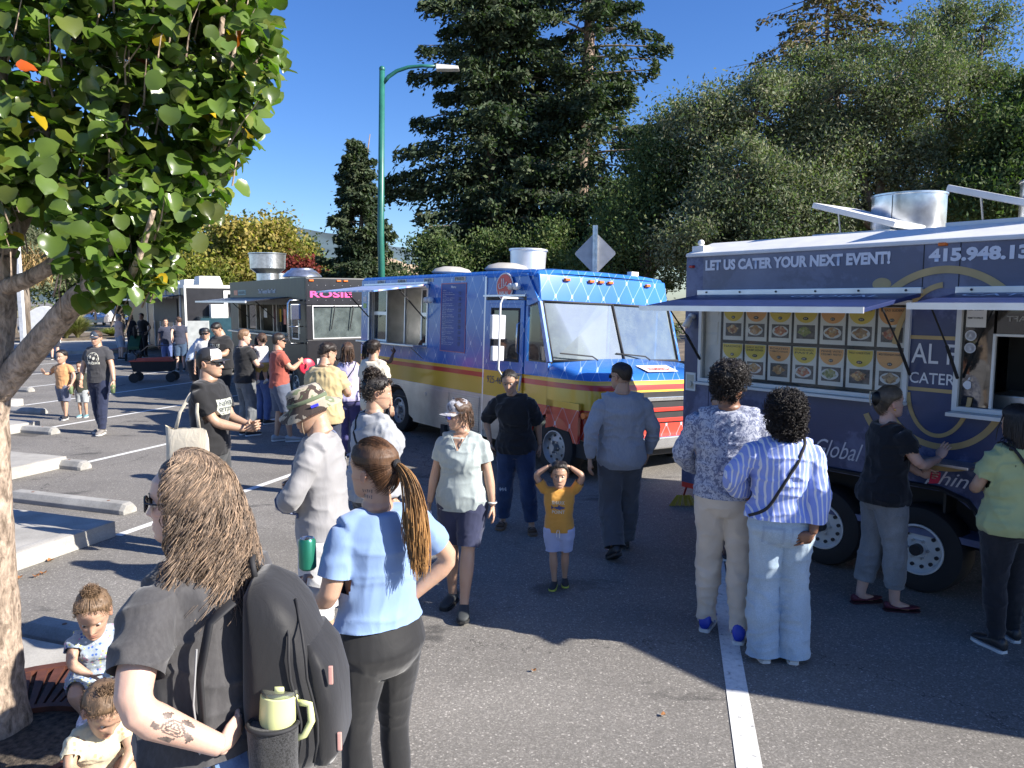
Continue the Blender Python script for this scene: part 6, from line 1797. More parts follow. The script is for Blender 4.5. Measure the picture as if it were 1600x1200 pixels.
  for sd in (-1,1):
   a = np.linspace(0,2 * math.pi,10, endpoint=False)
   ring = np.c_[np.zeros(10),.017 * np.cos(a) - .006 * np.sin(a),.030 * np.sin(a)]
   c = vec(sd * .0705,-.012,-.010)
   V_ = np.concatenate([c + ring * .75 + vec(-sd * .004,0,0), c + ring * 1.0 + vec(sd * .010,-.006,0), c + ring * .72 + vec(sd * .013,-.006,0), [c + vec(sd * .004,-.0,0)]])
   F_ = []
   for q in range(2):
    for i in range(10): F_.append((q * 10 + i, q * 10 + (i + 1) % 10,(q + 1) * 10 + (i + 1) % 10,(q + 1) * 10 + i))
   F_ = tri(np.array(F_)); F_ = np.concatenate([F_, np.array([(20 + i,20 + (i + 1) % 10,30) for i in range(10)])])
   if sd < 0: F_ = F_[:, ::-1]
   soup.add(tr(V_), F_,0,(1,.9,.88))
   for rr, c, mi in ((.0125, vec(sd * .0315,.0722,-.001),1),(.0078, vec(sd * .0315,.0785,-.001),2)):
    b = MB(); b.sphere((0,0,0), rr, None,10,8); v_ = np.array(b.v)
    F_ = np.array([(f[0], f[1], f[2]) for f in b.f if len(f) == 3] + [t_ for f in b.f if len(f) == 4 for t_ in ((f[0], f[1], f[2]),(f[0], f[2], f[3]))])
    soup.add(tr(v_ + c), F_, mi)
   if s.kind == 'toddler': continue
   bk_ = .9 if s.sex == 'm' and s.kind == 'adult' else .6
   bx = np.linspace(.014,.047,6); by = np.interp(bx, [.014,.047], [.0915,.078]) + .0085
   pts = [tr([vec(sd * x_, y_,.0215 + .005 * math.sin((x_ - .014) / .033 * 2.6))])[0] for x_, y_ in zip(bx, by)]
   v_, f_ = limb(pts, [.0014 * bk_,.0022 * bk_,.0024 * bk_,.0022 * bk_,.0016 * bk_,.0008 * bk_],5)
   soup.add(v_, f_,3)
  for k in 'RL':
   s.hand(soup, k)
  V, F, M, T = soup.get()
  s.bodyV = s.W(V)
  s.bo = npmesh('body', s.W(V), F, [s.skinm, M_EYEW, M_IRIS, hairmat('black', HC['black'])], M, s.e, True, T)
 def fdir(s, k): a = R(s.J['fy' + k]); return vec(-math.sin(a), math.cos(a), 0)
 def hand(s, soup, k):
  o = s.J['opt' + k]; sd = 1 if k == 'R' else -1
  wr, el = s.J['wr' + k], s.J['el' + k]
  d = nrm(vec(*o['hd'])) if 'hd' in o else nrm(wr - el)
  ctr = s.bend(vec(0, 0, (s.p['hip'] + s.p['sh']) / 2 + s.dz));
  pn = vec(*o['pn']) if 'pn' in o else vec(-sd, .15, 0)
  pn = nrm(pn - d * np.dot(pn, d)); th = sd * np.cross(d, pn); curl = o.get('curl', .35); sc = s.p['hand'] * (1 if s.sex == 'm' else .92) * (1 if s.kind == 'adult' else .95)
  c = wr - d * .012
  def at(a, b_, c_): return wr + (d * a + th * b_ + pn * c_) * sc
  v, f = loft([at(-.015,0,0), at(.01,0,0), at(.04,.0,.002), at(.075,0,.002), at(.092,0,.0)], [th] * 5, [pn] * 5, [.014 * sc,.025 * sc,.040 * sc,.041 * sc,.034 * sc], [.012 * sc,.018 * sc,.016 * sc,.013 * sc,.009 * sc],12)
  soup.add(v, f)
  for i,(off, L, r) in enumerate(((.030,.070,.0088),(.010,.078,.0090),(-.010,.072,.0088),(-.029,.057,.0078))):
   base = at(.080, off,.0); dirn = nrm(d + th * off * 2.2); pts = [base]; cur = dirn; ang = curl * (.55 + .12 * i)
   for j, seg in enumerate((.44,.32,.24)):
    a = ang * (1.0 + .3 * j); cur = nrm(cur * math.cos(a) + pn * math.sin(a)) if True else cur
    pts.append(pts[-1] + cur * L * seg * sc)
   v, f = limb(pts, [r * sc, r * .95 * sc, r * .85 * sc, r * .62 * sc],7, tuple(pn)); soup.add(v, f)
  a0 = at(.012,.022,.006); t1 = at(.045,.052,.014 + .02 * curl); t2 = at(.072,.060 - .02 * curl,.022 + .045 * curl); t3 = at(.094,.058 - .035 * curl,.026 + .06 * curl)
  v, f = limb([a0, t1, t2, t3], [.014 * sc,.0115 * sc,.010 * sc,.007 * sc],8, tuple(pn)); soup.add(v, f)
  s.J['palm' + k] = at(.075, 0, .03)
 # clothes
 def shirt(s, m, sleeve=.60, hem=-.03, loose=.018, hang=.0, neck=1.035, amp=.011, name='shirt', sl_r=.014, cuffpinch=False, boxy=0.0):
  parts = [s.torso(hem - .09, neck, loose, 28, hang)]; pl = [(vec(0, 0, s.p['hip'] + hem * (s.p['sh'] - s.p['hip']) + s.dz), vec(0, 0, -1), .30, .3)]
  if boxy:
   parts.append(s.torso(hem - .09,.8, loose + boxy,28, hang))
  for k in 'RL':
   J = s.J['sh' + k]; c0 = s.bend(vec(0, -.01, s.p['sh'] - .01 + s.dz)); c1 = s.bend(vec(0, -.005, s.p['sh'] - .10 + s.dz))
   g = s.p['g'] ** .5
   if sleeve > 0:
    P, fs = s.arm_pts(k,0, sleeve + .12); e0 = s.arm_pts(k,0, sleeve)[0]; pl.append((e0[-1], e0[-1] - e0[-2],.075,.065))
    rs = [s.arm_r(f, sl_r + (.004 if f > sleeve - .25 and sleeve < 1 else 0)) for f in fs]
    rs[0] *= .60; rs[1] *= .84; rs[2] *= .95
    if sleeve > 1.6: rs = [s.arm_r(f, sl_r + .004 * math.sin(f * 9)) * (.64 if f == 0 else 1) for f in fs]; rs[-1] = s.arm_r(2,.006)
    parts.append(limb(P, rs,14))
    r0 = (.046 if s.sex == 'f' else .054) * g + loose * .5
    parts.append(limb([J + vec(0,0,-.008), J * .55 + c0 * .45 - vec(0,0,-.004), c0 + vec(0,0,.008)], [r0, r0 * .98, r0 * .9],14))
    parts.append(limb([J - vec(0,0,.01), c1], [r0, r0 * 1.1],14))
   else:
    parts.append(limb([J * .62 + c0 * .38, c0], [.042 * g,.046 * g],12));
  vx = s.vox * 1.0 / (s.S if s.S < 1 else 1)
  V, F, N = remesh(parts, vx,9 if s.vox < .009 else 6)
  V = folds(V, N, amp, s.seed); V, F = cut(V, F, pl)
  s.sv = V
  o = npmesh(name, s.W(V), F, [m], None, s.e, True)
  s.so = o; s.sF = F
  return o
 def pants(s, m, to=1.97, loose=.014, flare=0.0, amp=.009, waist=.16, name='trousers', thigh=0.0, hips=.010):
  parts = [s.torso(-.20, waist, hips + loose * .3,26)]; pl = []
  for k in 'RL':
   P, fs = s.leg_pts(k,0, to + .10); e0 = s.leg_pts(k,0, to)[0]; pl.append((e0[-1], e0[-1] - e0[-2],.16,.09))
   rs = [s.leg_r(f, loose + thigh * max(0,1 - abs(f - .5)) + flare * max(0, f - .45) ** .8 * .5) for f in fs]
   P[0] = P[0] + vec(0,0,.03)
   parts.append(limb(P, rs,18))
  vx = s.vox / (s.S if s.S < 1 else 1)
  V, F, N = remesh(parts, vx,4)
  lowz = np.clip((s.hz - V[:,2]) / .5,0,1)
  V2 = folds(V, N, amp, s.seed + 7,1.0,.6)
  V = V + (V2 - V) * (.5 + .7 * lowz)[:, None]
  V, F = cut(V, F, pl); s.pv = V; s.pF = F
  o = npmesh(name, s.W(V), F, [m], None, s.e, True); s.po = o
  return o
 def shoes(s, m, sole, kind='sneaker', L=.27, m2=None, lift=0.0):
  for k in 'RL':
   an = s.J['an' + k]; fd = s.fdir(k); sd = np.cross(fd, vec(0, 0, 1)); g = s.p['g'] ** .5; L_ = L * (1 if s.kind == 'adult' else .86)
   pit = R(s.J['fp' + k]); up = vec(0, 0, 1)
   fw = fd * math.cos(pit) - up * math.sin(pit); uu_ = up * math.cos(pit) + fd * math.sin(pit)
   base = an - uu_ * s.p['ank']
   rows = {'sneaker': [(-.28, .028, .075), (-.22, .036, .088), (-.05, .040, .094), (.12, .044, .078), (.32, .050, .058), (.52, .050, .045), (.66, .040, .034), (.72, .020, .022)],
     'flat': [(-.26, .022, .05), (-.20, .030, .055), (-.05, .034, .030), (.15, .037, .022), (.35, .043, .024), (.52, .040, .026), (.66, .024, .022), (.72, .010, .016)],
     'high': [(-.25, .030, .06), (-.19, .040, .11), (-.05, .043, .135), (.12, .046, .095), (.32, .050, .065), (.52, .051, .05), (.66, .043, .038), (.72, .022, .024)]}[kind if kind in ('flat', 'high') else 'sneaker']
   if kind != 'sandal':
    C = [base + fw * (r[0] * L_ ) + uu_ * (.018 + r[2] / 2) for r in rows]
    v, f = loft(C, [sd] * len(rows), [uu_] * len(rows), [r[1] * g for r in rows], [r[2] / 2 for r in rows],14)
    o = npmesh('shoe', s.W(v), f, [m], None, s.e, True)
   else:
    o = bpy.data.objects.new('sandal', None); COL.objects.link(o); o.parent = s.e
    for q, w_ in ((.22,.05),(.42,.05)):
     v, f = loft([base + fw * (q - .03) * L_ + uu_ * .035, base + fw * (q + .05) * L_ + uu_ * .035], [sd] * 2, [uu_] * 2, [.045 * g] * 2, [.030] * 2,14)
     npmesh('strap', s.W(v), f, [m], None, o, True)
   srow = [(-.285,.024),(-.22,.036),(.0,.040),(.3,.050),(.52,.0515),(.66,.041),(.725,.020)]
   pts = [];
   for y, w_ in srow: pts.append(base + fw * y * L_ + sd * w_ * g)
   for y, w_ in srow[::-1]: pts.append(base + fw * y * L_ - sd * w_ * g)
   th_ = .022 if kind != 'flat' else .008
   b = MB(); b.prism([tuple(s.W(q)) for q in pts], tuple(uu_ * th_ * s.S)); b.build('sole', sole, o, bevel=.003 * s.S)
   if m2 is not None:
    C = [base + fw * (.02 + .1 * q) * L_ + uu_ * (.104 - .022 * q) for q in range(4)]
    b = MB()
    for c in C: b.tube([tuple(s.W(c + sd * .022)), tuple(s.W(c + uu_ * .008)), tuple(s.W(c - sd * .022))],.004 * s.S,5)
    b.build('laces', m2, o)
 # hair and things on the head
 def cap_hair(s, col, thick=.010, top=None, style='m', rough=.004, fs=45, tint=None, name='hair', res=None):
  P, F = hair_cap(thick, style, rough, s.seed, res or ((96,72) if s.vox < .0085 else (56,44)), top, fs)
  t = np.ones_like(P) if tint is None else tint(P)
  o = npmesh(name, s.W(s.tr(P)), F, [hairmat(col if isinstance(col, str) else col[0], HC[col] if isinstance(col, str) else col[1])], None, s.e, True, t)
  s.hair = o; return o
 def falling(s, col, n=300, L=.35, r=.004, wave=.012, spread=1.0, zmin=.0, T=.014, steps=16, tint=None, front=True, seed=0, name='hair_locks', zl=None, lift=.0, body=True, wl=2.2, out=.06, amin=62, facecut=.03):
  """locks that start on the scalp and fall over the shoulders"""
  rng = np.random.default_rng(s.seed + seed); S = s.hs
  amin = 0 if front else R(amin)
  th = rng.uniform(amin, math.pi, n) * rng.choice([-1,1], n); z = rng.uniform(zmin,.108, n)
  zln = hairline(th, 'f'); z = np.maximum(z, zln + .012)
  loc0 = head_surf(th, z, T, feat=False); tp_ = rng.uniform(0,1, n) < .45; sg_ = rng.choice([-1,1], n)
  yy_ = rng.uniform(-.085,.03, n); loc0[tp_] = np.c_[sg_ * rng.uniform(.002,.03, n), yy_,(.119 + T) * np.sqrt(np.clip(1 - (yy_ / .115) ** 2,.1,1))][tp_]
  P = s.tr(loc0)
  O = s.hc; sd0 = unit((P - O) * np.array([1,1,.0]) + 1e-6); ltr = (s.Rh @ vec(1,0,0))
  side = np.where(tp_[:, None], unit(sg_[:, None] * ltr * 1.0 + -(.15 + np.abs(rng.normal(size=(n,1)))) * .45 * (s.Rh @ vec(0,1,0))), sd0)
  fwd = s.Rh @ vec(0,1,0)
  Lr = L * rng.uniform(.72,1.06, n); K = steps
  path = np.zeros((n, K,3)); path[:,0] = P
  cl_ = vnoise(loc0,26, s.seed); ph = cl_ * 16 + rng.uniform(0,.9, n); wv = (.85 + .3 * vnoise(loc0,18,5)) * rng.uniform(.94,1.06, n) * wl
  vdir = unit(side * np.where(tp_[:, None],1.2,.30 * spread) + np.array([0,0,-.8]) * np.where(tp_[:, None],.25,1))
  p = P.copy()
  for j in range(1, K):
   q = j / K
   tgt = np.array([0,0,-1.0]) + side * out * (1 - q)
   f_ = np.abs((side * fwd).sum(1)); face = (side * fwd).sum(1) > .45
   latd = np.sign((side * np.cross(fwd, vec(0,0,1))).sum(1))[:, None] * np.cross(fwd, vec(0,0,1))
   tgt = tgt + np.where(face[:, None], latd * .9 - fwd * .25,0) * (1 - q)
   vdir = unit(vdir * .62 + unit(tgt) * .38)
   p = p + vdir * (Lr / K)[:, None]
   loc = ((p - O) @ s.Rh) / S
   e_ = loc / np.array([.075 + T,.100 + T,.120 + T]); rr = np.linalg.norm(e_, axis=1)
   ins = rr < 1
   loc[ins] = loc[ins] / rr[ins][:, None]
   p = O + (loc * S) @ s.Rh.T
   if body:
    for c_, rad in ((s.nb + vec(0, 0, -.02), .075), (s.J['shR'] * .6 + s.nb * .4, .075), (s.J['shL'] * .6 + s.nb * .4, .075), (s.bend(vec(0, -.0, s.p['sh'] - .14 + s.dz)), .155), (s.bend(vec(0, .0, s.p['sh'] - .28 + s.dz)), .15)):
     dlt = p - c_; dd_ = np.linalg.norm(dlt, axis=1); ii = dd_ < rad
     p[ii] = c_ + dlt[ii] / dd_[ii][:, None] * rad
   path[:, j] = p
  lc = ((path - O) @ s.Rh) / S; ok_ = ~((lc[...,1] > facecut) & (lc[...,2] < .035) & (lc[...,2] > -.17)).any(1)
  path = path[ok_]; side = side[ok_]; ph = ph[ok_]; wv = wv[ok_]; n = len(path); th = th[ok_]; z = z[ok_]
  K_ = np.linspace(0,1, K)[None, :]
  amp = wave * (K_ ** .8)
  lat = np.cross(side, np.array([0,0,1.0]))
  path += lat[:, None, :] * (amp * np.sin(K_ * wv[:, None] * 6.28 + ph[:, None]))[..., None]
  path += side[:, None, :] * (amp * .8 * np.cos(K_ * wv[:, None] * 6.28 + ph[:, None]))[..., None]
  tt = rng.uniform(.6,1.5, n)[:, None] * np.ones((n,3)) if tint is None else tint(rng, n, th, z)
  V, F, T_ = strands_mesh(path, rng.uniform(.6,1.4, n) * r * S ** .5, tt)
  cm = hairmat(col if isinstance(col, str) else col[0], HC[col] if isinstance(col, str) else col[1])
  return npmesh(name, s.W(V), F, [cm], None, s.e, True, T_)
 def curls(s, col, n=700, R0=(.02, .055), r=.0035, cr=.008, below=.0, seed=0, style='f', zlow=None, name='curls', turns=1.6, L=.035, grav=.4, center=None, rad=None, tint=None):
  rng = np.random.default_rng(s.seed + seed + 5)
  if center is None:
   th = rng.uniform(-math.pi, math.pi, n); z = rng.uniform(-.08,.112, n)
   zln = hairline(th, style) if zlow is None else np.where(np.abs(th) > R(60), zlow, hairline(th, style)); ok = z > zln; th = th[ok]; z = z[ok]; n = len(z)
   off = rng.uniform(*R0, n); zz = np.maximum(z,-.119)
   P = head_surf(th, zz, off, feat=False); nn = unit(P - np.array([0,-.01,0])); P = s.tr(P); nn = nn @ s.Rh.T
  else:
   nn = rnd_dirs(n, rng); P = np.asarray(center) + nn * np.asarray(rad) * rng.uniform(.5,1, n)[:, None]
  ax = unit(nn * .6 + rnd_dirs(n, rng) * .7 - np.array([0,0, grav]))
  a = unit(np.cross(ax, rnd_dirs(n, rng))); b_ = np.cross(ax, a)
  K = 10; q = np.linspace(-.5,.5, K)
  ang = q[None] * turns * 6.28 + rng.uniform(0,6.28, n)[:, None]; rr = cr * rng.uniform(.6,1.3, n)[:, None] * s.hs ** .5
  path = P[:, None] + ax[:, None] * (q * L * s.hs ** .5)[None, :, None] + a[:, None] * (rr * np.cos(ang))[..., None] + b_[:, None] * (rr * np.sin(ang))[..., None]
  tt = rng.uniform(.6,1.6, n)[:, None] * np.ones((n,3)) if tint is None else tint(rng, n)
  V, F, T_ = strands_mesh(path, r, tt)
  return npmesh(name, s.W(V), F, [hairmat(col if isinstance(col, str) else col[0], HC[col] if isinstance(col, str) else col[1])], None, s.e, True, T_)
 def pulled(s, col, tie, n=350, r=.0016, T=.012, seed=0, style='f', tint=None, name='swept_hair', lift=.004):
  """hair combed over the skull towards a tie point"""
  rng = np.random.default_rng(s.seed + seed + 3); th = rng.uniform(-math.pi, math.pi, n); z = np.minimum(hairline(th, style) + rng.uniform(.004,.05, n),.112)
  a = unit(head_surf(th, z,0, feat=False) / np.array([.075,.1,.12])); b_ = nrm(np.array(tie) / np.array([.075,.1,.12])); K = 12; q = np.linspace(0,1, K)[None, :, None]
  om = np.arccos(np.clip((a * b_).sum(1),-.98,1))[:, None, None]; P = (np.sin((1 - q) * om) * a[:, None] + np.sin(q * om) * b_) / np.sin(om)
  P = P * (np.array([.0765,.104,.119]) + T * (.55 + .6 * np.sin(q * math.pi)) + rng.uniform(-.5,1,(n,1,1)) * lift)
  P = (s.hc + (P.reshape(-1,3) * s.hs) @ s.Rh.T).reshape(n, K,3)
  tt = rng.uniform(.6,1.6, n)[:, None] * np.ones((n,3)) if tint is None else tint(rng, n)
  V, F, T_ = strands_mesh(P, r * s.hs, tt)
  return npmesh(name, s.W(V), F, [hairmat(col if isinstance(col, str) else col[0], HC[col] if isinstance(col, str) else col[1])], None, s.e, True, T_)
 def ponytail(s, col, base, L=.4, n=120, rad=.022, r=.003, dirn=(0, -1, .2), seed=0, tint=None, wave=.01, name='ponytail', fan=1.0):
  rng = np.random.default_rng(s.seed + seed + 9)
  b0 = s.tr([base])[0]; d = s.Rh @ nrm(vec(*dirn)); K = 16
  off = rnd_dirs(n, rng) * rad * (rng.uniform(0,1, n) ** .5)[:, None]
  path = np.zeros((n, K,3)); v = np.tile(d,(n,1)); p = b0 + off * .35; Lr = L * rng.uniform(.75,1.05, n)
  for j in range(K):
   q = j / (K - 1); path[:, j] = p + off * (math.sin(min(1, q * 1.6) * 1.57) * fan)
   v = unit(v * .70 + np.array([0,0,-1.0]) * .30); p = p + v * (Lr / K)[:, None]
  ph = rng.uniform(0,6.28, n); K_ = np.linspace(0,1, K)[None]
  path += rnd_dirs(n, rng)[:, None] * (wave * K_ * np.sin(K_ * 9 + ph[:, None]))[..., None]
  tt = rng.uniform(.6,1.5, n)[:, None] * np.ones((n,3)) if tint is None else tint(rng, n)
  V, F, T_ = strands_mesh(path, r, tt)
  o = npmesh(name, s.W(V), F, [hairmat(col if isinstance(col, str) else col[0], HC[col] if isinstance(col, str) else col[1])], None, s.e, True, T_)
  return o
 def onhead(s, name, b, m=None, parent=None, **kw):
  """MB in head coordinates -> placed"""
  Q = s.W(s.tr(np.array(b.v))); b.v = [tuple(q) for q in Q]
  return b.build(name, m, parent or s.e, **kw)
 def cap_hat(s, m, m2=None, rot=0, logo=None):
  b = MB(); n = 28; rows = [(.0805,.012),(.084,.035),(.083,.065),(.074,.092),(.055,.112),(.030,.124),(.0,.129)]
  vs = []; fs = []
  for (r, z) in rows:
   for k in range(n):
    a = 2 * math.pi * k / n; yy = math.cos(a); vs.append((r * math.sin(a) * .98,(r + .018) * yy - .004, z + (.022 if yy > 0 else -.012) * abs(yy) * (1 - (z - .012) / .12)))
  for j in range(len(rows) - 1):
   for k in range(n): fs.append((j * n + k, j * n + (k + 1) % n,(j + 1) * n + (k + 1) % n,(j + 1) * n + k))
  b.add(vs, fs, m)
  if m2:
   for fi in range(len(b.f)):
    k = fi % n
    if k < 5 or k >= n - 5: b.m[fi] = b.mi(m2) if fi < n * 4 else b.m[fi]
  hat = s.onhead('cap', b, m, smooth=True, auto=60)
  b = MB(); vs = []; N_ = 14
  for rr in (0,1,2):
   for k in range(N_ + 1):
    a = R(-68 + 136 * k / N_); r0 = .098;
    x = math.sin(a) * (.076 + .004 * rr); y = math.cos(a) * r0 + rr * .036 * max(0, math.cos(a)) ** .5 - .004
    vs.append((x, y,.036 - .004 * rr - .016 * (x / .08) ** 2))
  for t_ in range(len(vs)): pass
  n1 = N_ + 1; top = list(vs); bot = [(x, y, z - .005) for x, y, z in vs]
  fs = []
  for rr in range(2):
   for k in range(N_):
    i = rr * n1 + k; fs.append((i, i + 1, i + n1 + 1, i + n1)); fs.append((i + len(vs), i + n1 + len(vs), i + n1 + 1 + len(vs), i + 1 + len(vs)))
  for k in range(N_): i = 2 * n1 + k; fs.append((i, i + 1, i + 1 + len(vs), i + len(vs)))
  b.add(top + bot, fs); s.onhead('cap_brim', b, m, hat, smooth=True, auto=50)
  return hat
 def glasses(s, m=None, frame=None, lens=(.024,.017), wrap=.0):
  m = m or M_LENS; fr = frame or M_DARK
  g = bpy.data.objects.new('sunglasses', None); COL.objects.link(g); g.parent = s.e
  for sd in (-1,1):
   b = MB(); pts = []
   for k in range(16):
    a = 2 * math.pi * k / 16; ex = .75
    x = .033 + lens[0] * math.copysign(abs(math.cos(a)) ** ex, math.cos(a)); z = -.002 + lens[1] * math.copysign(abs(math.sin(a)) ** ex, math.sin(a))
    pts.append((sd * x,.104 - .35 * max(0, x - .03) - wrap * x, z))
   b.prism(pts, (0, .003, 0)); s.onhead('lens', b, m, g)
   b = MB(); b.tube(pts + [pts[0]],.0022,5); b.tube([(sd * .058,.094,.006),(sd * .070,.07,.006),(sd * .074,-.005,.004),(sd * .072,-.02,-.01)],.0026,5)
   s.onhead('frame', b, fr, g)
  b = MB(); b.tube([(-.010, .1055, .002), (0, .109, .004), (.010, .1055, .002)], .0022, 5); s.onhead('bridge', b, fr, g)
  return g
 def decal(s, obj, V, F, name, m, center, w, h, back=False, parent=None, off=.003, ang=0.0):
  """project flat artwork (unit square coords) onto the front/back of a garment. center=(x,z) in body coords"""
  bv = BVHTree.FromPolygons([tuple(q) for q in (s.sv if obj is s.so else s.pv)], [tuple(int(i) for i in f) for f in (s.sF if obj is s.so else s.pF)])
  out = []; Rt = np.array(s.Rt); d = -1 if not back else 1
  c0 = s.bend(vec(0,0, center[1] + s.dz))
  for (x, y) in V:
   xx = (x - .5) * w; yy = (y - .5) * h
   if ang: xx, yy = xx * math.cos(ang) - yy * math.sin(ang), xx * math.sin(ang) + yy * math.cos(ang)
   q = c0 + Rt @ vec((center[0] + xx) * (-d if False else 1) * (1 if not back else -1),-d * .6, yy)
   hit = bv.ray_cast(Vector(q), Vector(Rt @ vec(0, d,0)))
   if hit[0] is None: out.append(c0 + Rt @ vec(center[0] + xx,-d * .12, yy)); continue
   out.append(np.array(hit[0]) + (Rt @ vec(0,-d,0)) * off)
  b = MB(); b.v = [tuple(s.W(q)) for q in out]; b.f = [tuple(f) for f in F]; b.m = [0] * len(b.f)
  me = bpy.data.meshes.new(name); me.from_pydata(b.v, [], b.f); me.materials.append(m)
  o = bpy.data.objects.new(name, me); COL.objects.link(o); o.parent = parent or s.e
  return o
 def text_decal(s, obj, body, name, m, center, w, h, bold=.02, **kw):
  me = text_mesh(body, bold); n = len(me.vertices); co = np.zeros(n * 3); me.vertices.foreach_get('co', co); co = co.reshape(-1, 3)
  mn, mx = co.min(0), co.max(0); q = (co[:, :2] - mn[:2]) / np.maximum(mx[:2] - mn[:2],1e-6)
  if not kw.get('back'): q[:, 0] = 1 - q[:, 0]
  F = [tuple(p.vertices) for p in me.polygons]; bpy.data.meshes.remove(me)
  return s.decal(obj, q, F, name, m, center, w, h, **kw)
 def line(s, name, pts, r, m, n=6, flat=1.0, parent=None, sub=4, onto=False):
  """strap/cord in body coordinates"""
  Q = catmull(pts, sub)
  if onto:
   bv = BVHTree.FromPolygons([tuple(q) for q in s.sv], [tuple(int(i) for i in f) for f in s.sF]); Q2 = []
   for q in Q:
    ax = np.array([0,0, q[2]]) if q[2] < 1.36 else s.bend(vec(q[0] * .7,0,1.36)); d_ = nrm(q - ax); h_ = bv.ray_cast(Vector(ax + d_ * .5), Vector(-d_)); Q2.append(np.array(h_[0]) + d_ * r * .5 if h_[0] else q)
   Q = Q2
  b = MB(); b.tube([tuple(s.W(q)) for q in Q], r * s.S, n, flat=flat); return b.build(name, m, parent or s.e, smooth=True)
def grid_art(nx, ny, fn):
 """filled art on a grid where fn(x,y) true"""
 V = [(x / nx, y / ny) for y in range(ny + 1) for x in range(nx + 1)]; F = []
 for y in range(ny):
  for x in range(nx):
   if fn((x + .5) / nx,(y + .5) / ny): i = y * (nx + 1) + x; F.append((i, i + 1, i + nx + 2, i + nx + 1))
 used = sorted({i for f in F for i in f}); mp = {u: k for k, u in enumerate(used)}
 return [V[u] for u in used], [tuple(mp[i] for i in f) for f in F]
# the people, near to far
G_Q1 = 'people waiting by the navy trailer'
def at_px(u, Y): return ((u - 800) / 1200 * Y * 1.0, Y)
def feet(u, v): p = gnd(u, v); return (p.x, p.y)
def world(P, q): return P.e.matrix_basis @ Vector(tuple(P.W(np.array(q))))
M_SOLEW = mat('white_sole', (.65, .65, .63), .6); M_SOLEB = mat('dark_sole', (.02, .02, .02), .7)
M_STRAP = mat('black_webbing', (.018, .018, .02), .75)
def at_person(name, label, cat, P, group=None):
 t = thing(name, label, cat, tuple(P.e.location), P.e.rotation_euler[2], group); return t
def waistband(P, m, name='belt', u=.13):
 v, f = P.torso(u, u + .05,.020,26); npmesh(name, P.W(v), f, [m], None, P.e, True)
# woman in the foreground, grey tee, wavy hair
A = Person('woman in charcoal tee with wavy brown hair and sunglasses, closest to the camera', at_px(318, 2.13), 60, 1.84, 'f', wt=1.22, belly=.03, bust=.03, vox=.0068, skin_='fair', head=(36, -2, 0), lean=(8, 0, 4),
   L_=dict(to=(-.135,-.175,1.045), el=(-1,-.25,-.6), hd=(.8,.25,.15), pn=(0,1,.1), curl=.5), R_=dict(to=(.12,.22,1.02), el=(1,-.4,-.3)))
TEE_CH = cloth('charcoal_tee', (.052, .050, .052), 'heather', col2=(.075, .073, .075), wr=.25)
A.shirt(TEE_CH,.70,.165,.022,.010, amp=.014, sl_r=.014)
A.pants(cloth('blue_jeans', (.05, .10, .24), 'denim', col2=(.22, .34, .55)), loose=.012, waist=.23, hips=.004)
A.shoes(M_DARK, M_SOLEW)
A.cap_hair(('ash_waves', HC['ashbrown']), .010, .012, 'f', .003)
def a_tint(rng, n, th, z):
 c_ = vnoise(np.c_[th * .07, th * 0, z],40,9); t = ((.5 + 1.3 * c_) * rng.uniform(.8,1.2, n))[:, None] * np.array([1,.97,.92]); g_ = (c_ + rng.normal(size=n) * .12) > .66; t[g_] = rng.uniform(1.6,2.9, g_.sum())[:, None] * np.array([1,.93,.82]); return t
A.falling(('ash_waves', HC['ashbrown']), 3300, .31, .0016, .028, 1.3, zmin=-.02, T=.024, steps=26, tint=a_tint, front=False, wl=1.8, out=.20, amin=84)
A.falling(('ash_waves', HC['ashbrown']), 1300, .25, .0014, .024, 1.6, zmin=.02, T=.022, steps=22, tint=a_tint, front=False, seed=4, wl=2.3, out=.34, amin=84)
A.glasses(lens=(.026,.020))
bvA = BVHTree.FromPolygons([tuple(q) for q in A.W(np.concatenate([[q] for q in (A.bodyV / A.S)]))], [tuple(int(i) for i in f) for f in np.array([p.vertices[:] for p in A.bo.data.polygons])])
def body_patch(P, bv, c, nrm_, ux, w, h, name, m, fn, nx=26, ny=26):
 V, F = grid_art(nx, ny, fn); n = Vector(nrm_).normalized(); ux = Vector(ux).normalized(); uy = n.cross(ux); b = MB(); out = []
 for x, y in V:
  q = Vector(c) + ux * (x - .5) * w + uy * (y - .5) * h
  hit = bv.ray_cast(q + n * .08,-n);
  out.append(tuple((hit[0] + n * .0008)) if hit[0] else tuple(q))
 me = bpy.data.meshes.new(name); me.from_pydata(out, [], F); me.materials.append(m); o = bpy.data.objects.new(name, me); COL.objects.link(o); o.parent = P.e; return o
M_TATT = mat('tattoo_ink', (.13, .10, .085), .5, var=.3, vscale=60)
def rose(x, y):
 r = math.hypot(x - .45, y - .5); a = math.atan2(y - .5, x - .45)
 if r < .28: return math.sin(r * 60 + 2.2 * math.sin(3 * a)) > -.2
 return .30 < r < .48 and math.sin(5 * a + 8 * r) > .25
elA, wrA = A.W(A.J['elL']), A.W(A.J['wrL']); mid = elA * .55 + wrA * .45
dA = nrm(wrA - elA); camdir = Vector((0,0,0)) ; cw = (A.e.matrix_basis.inverted() @ Vector((0,0, CAM_H)))
nA = nrm(np.array(cw) - mid); nA = nrm(nA - dA * np.dot(dA, nA))
body_patch(A, bvA, tuple(mid), tuple(nA), tuple(dA), .13, .07, 'tattoo', M_TATT, rose)
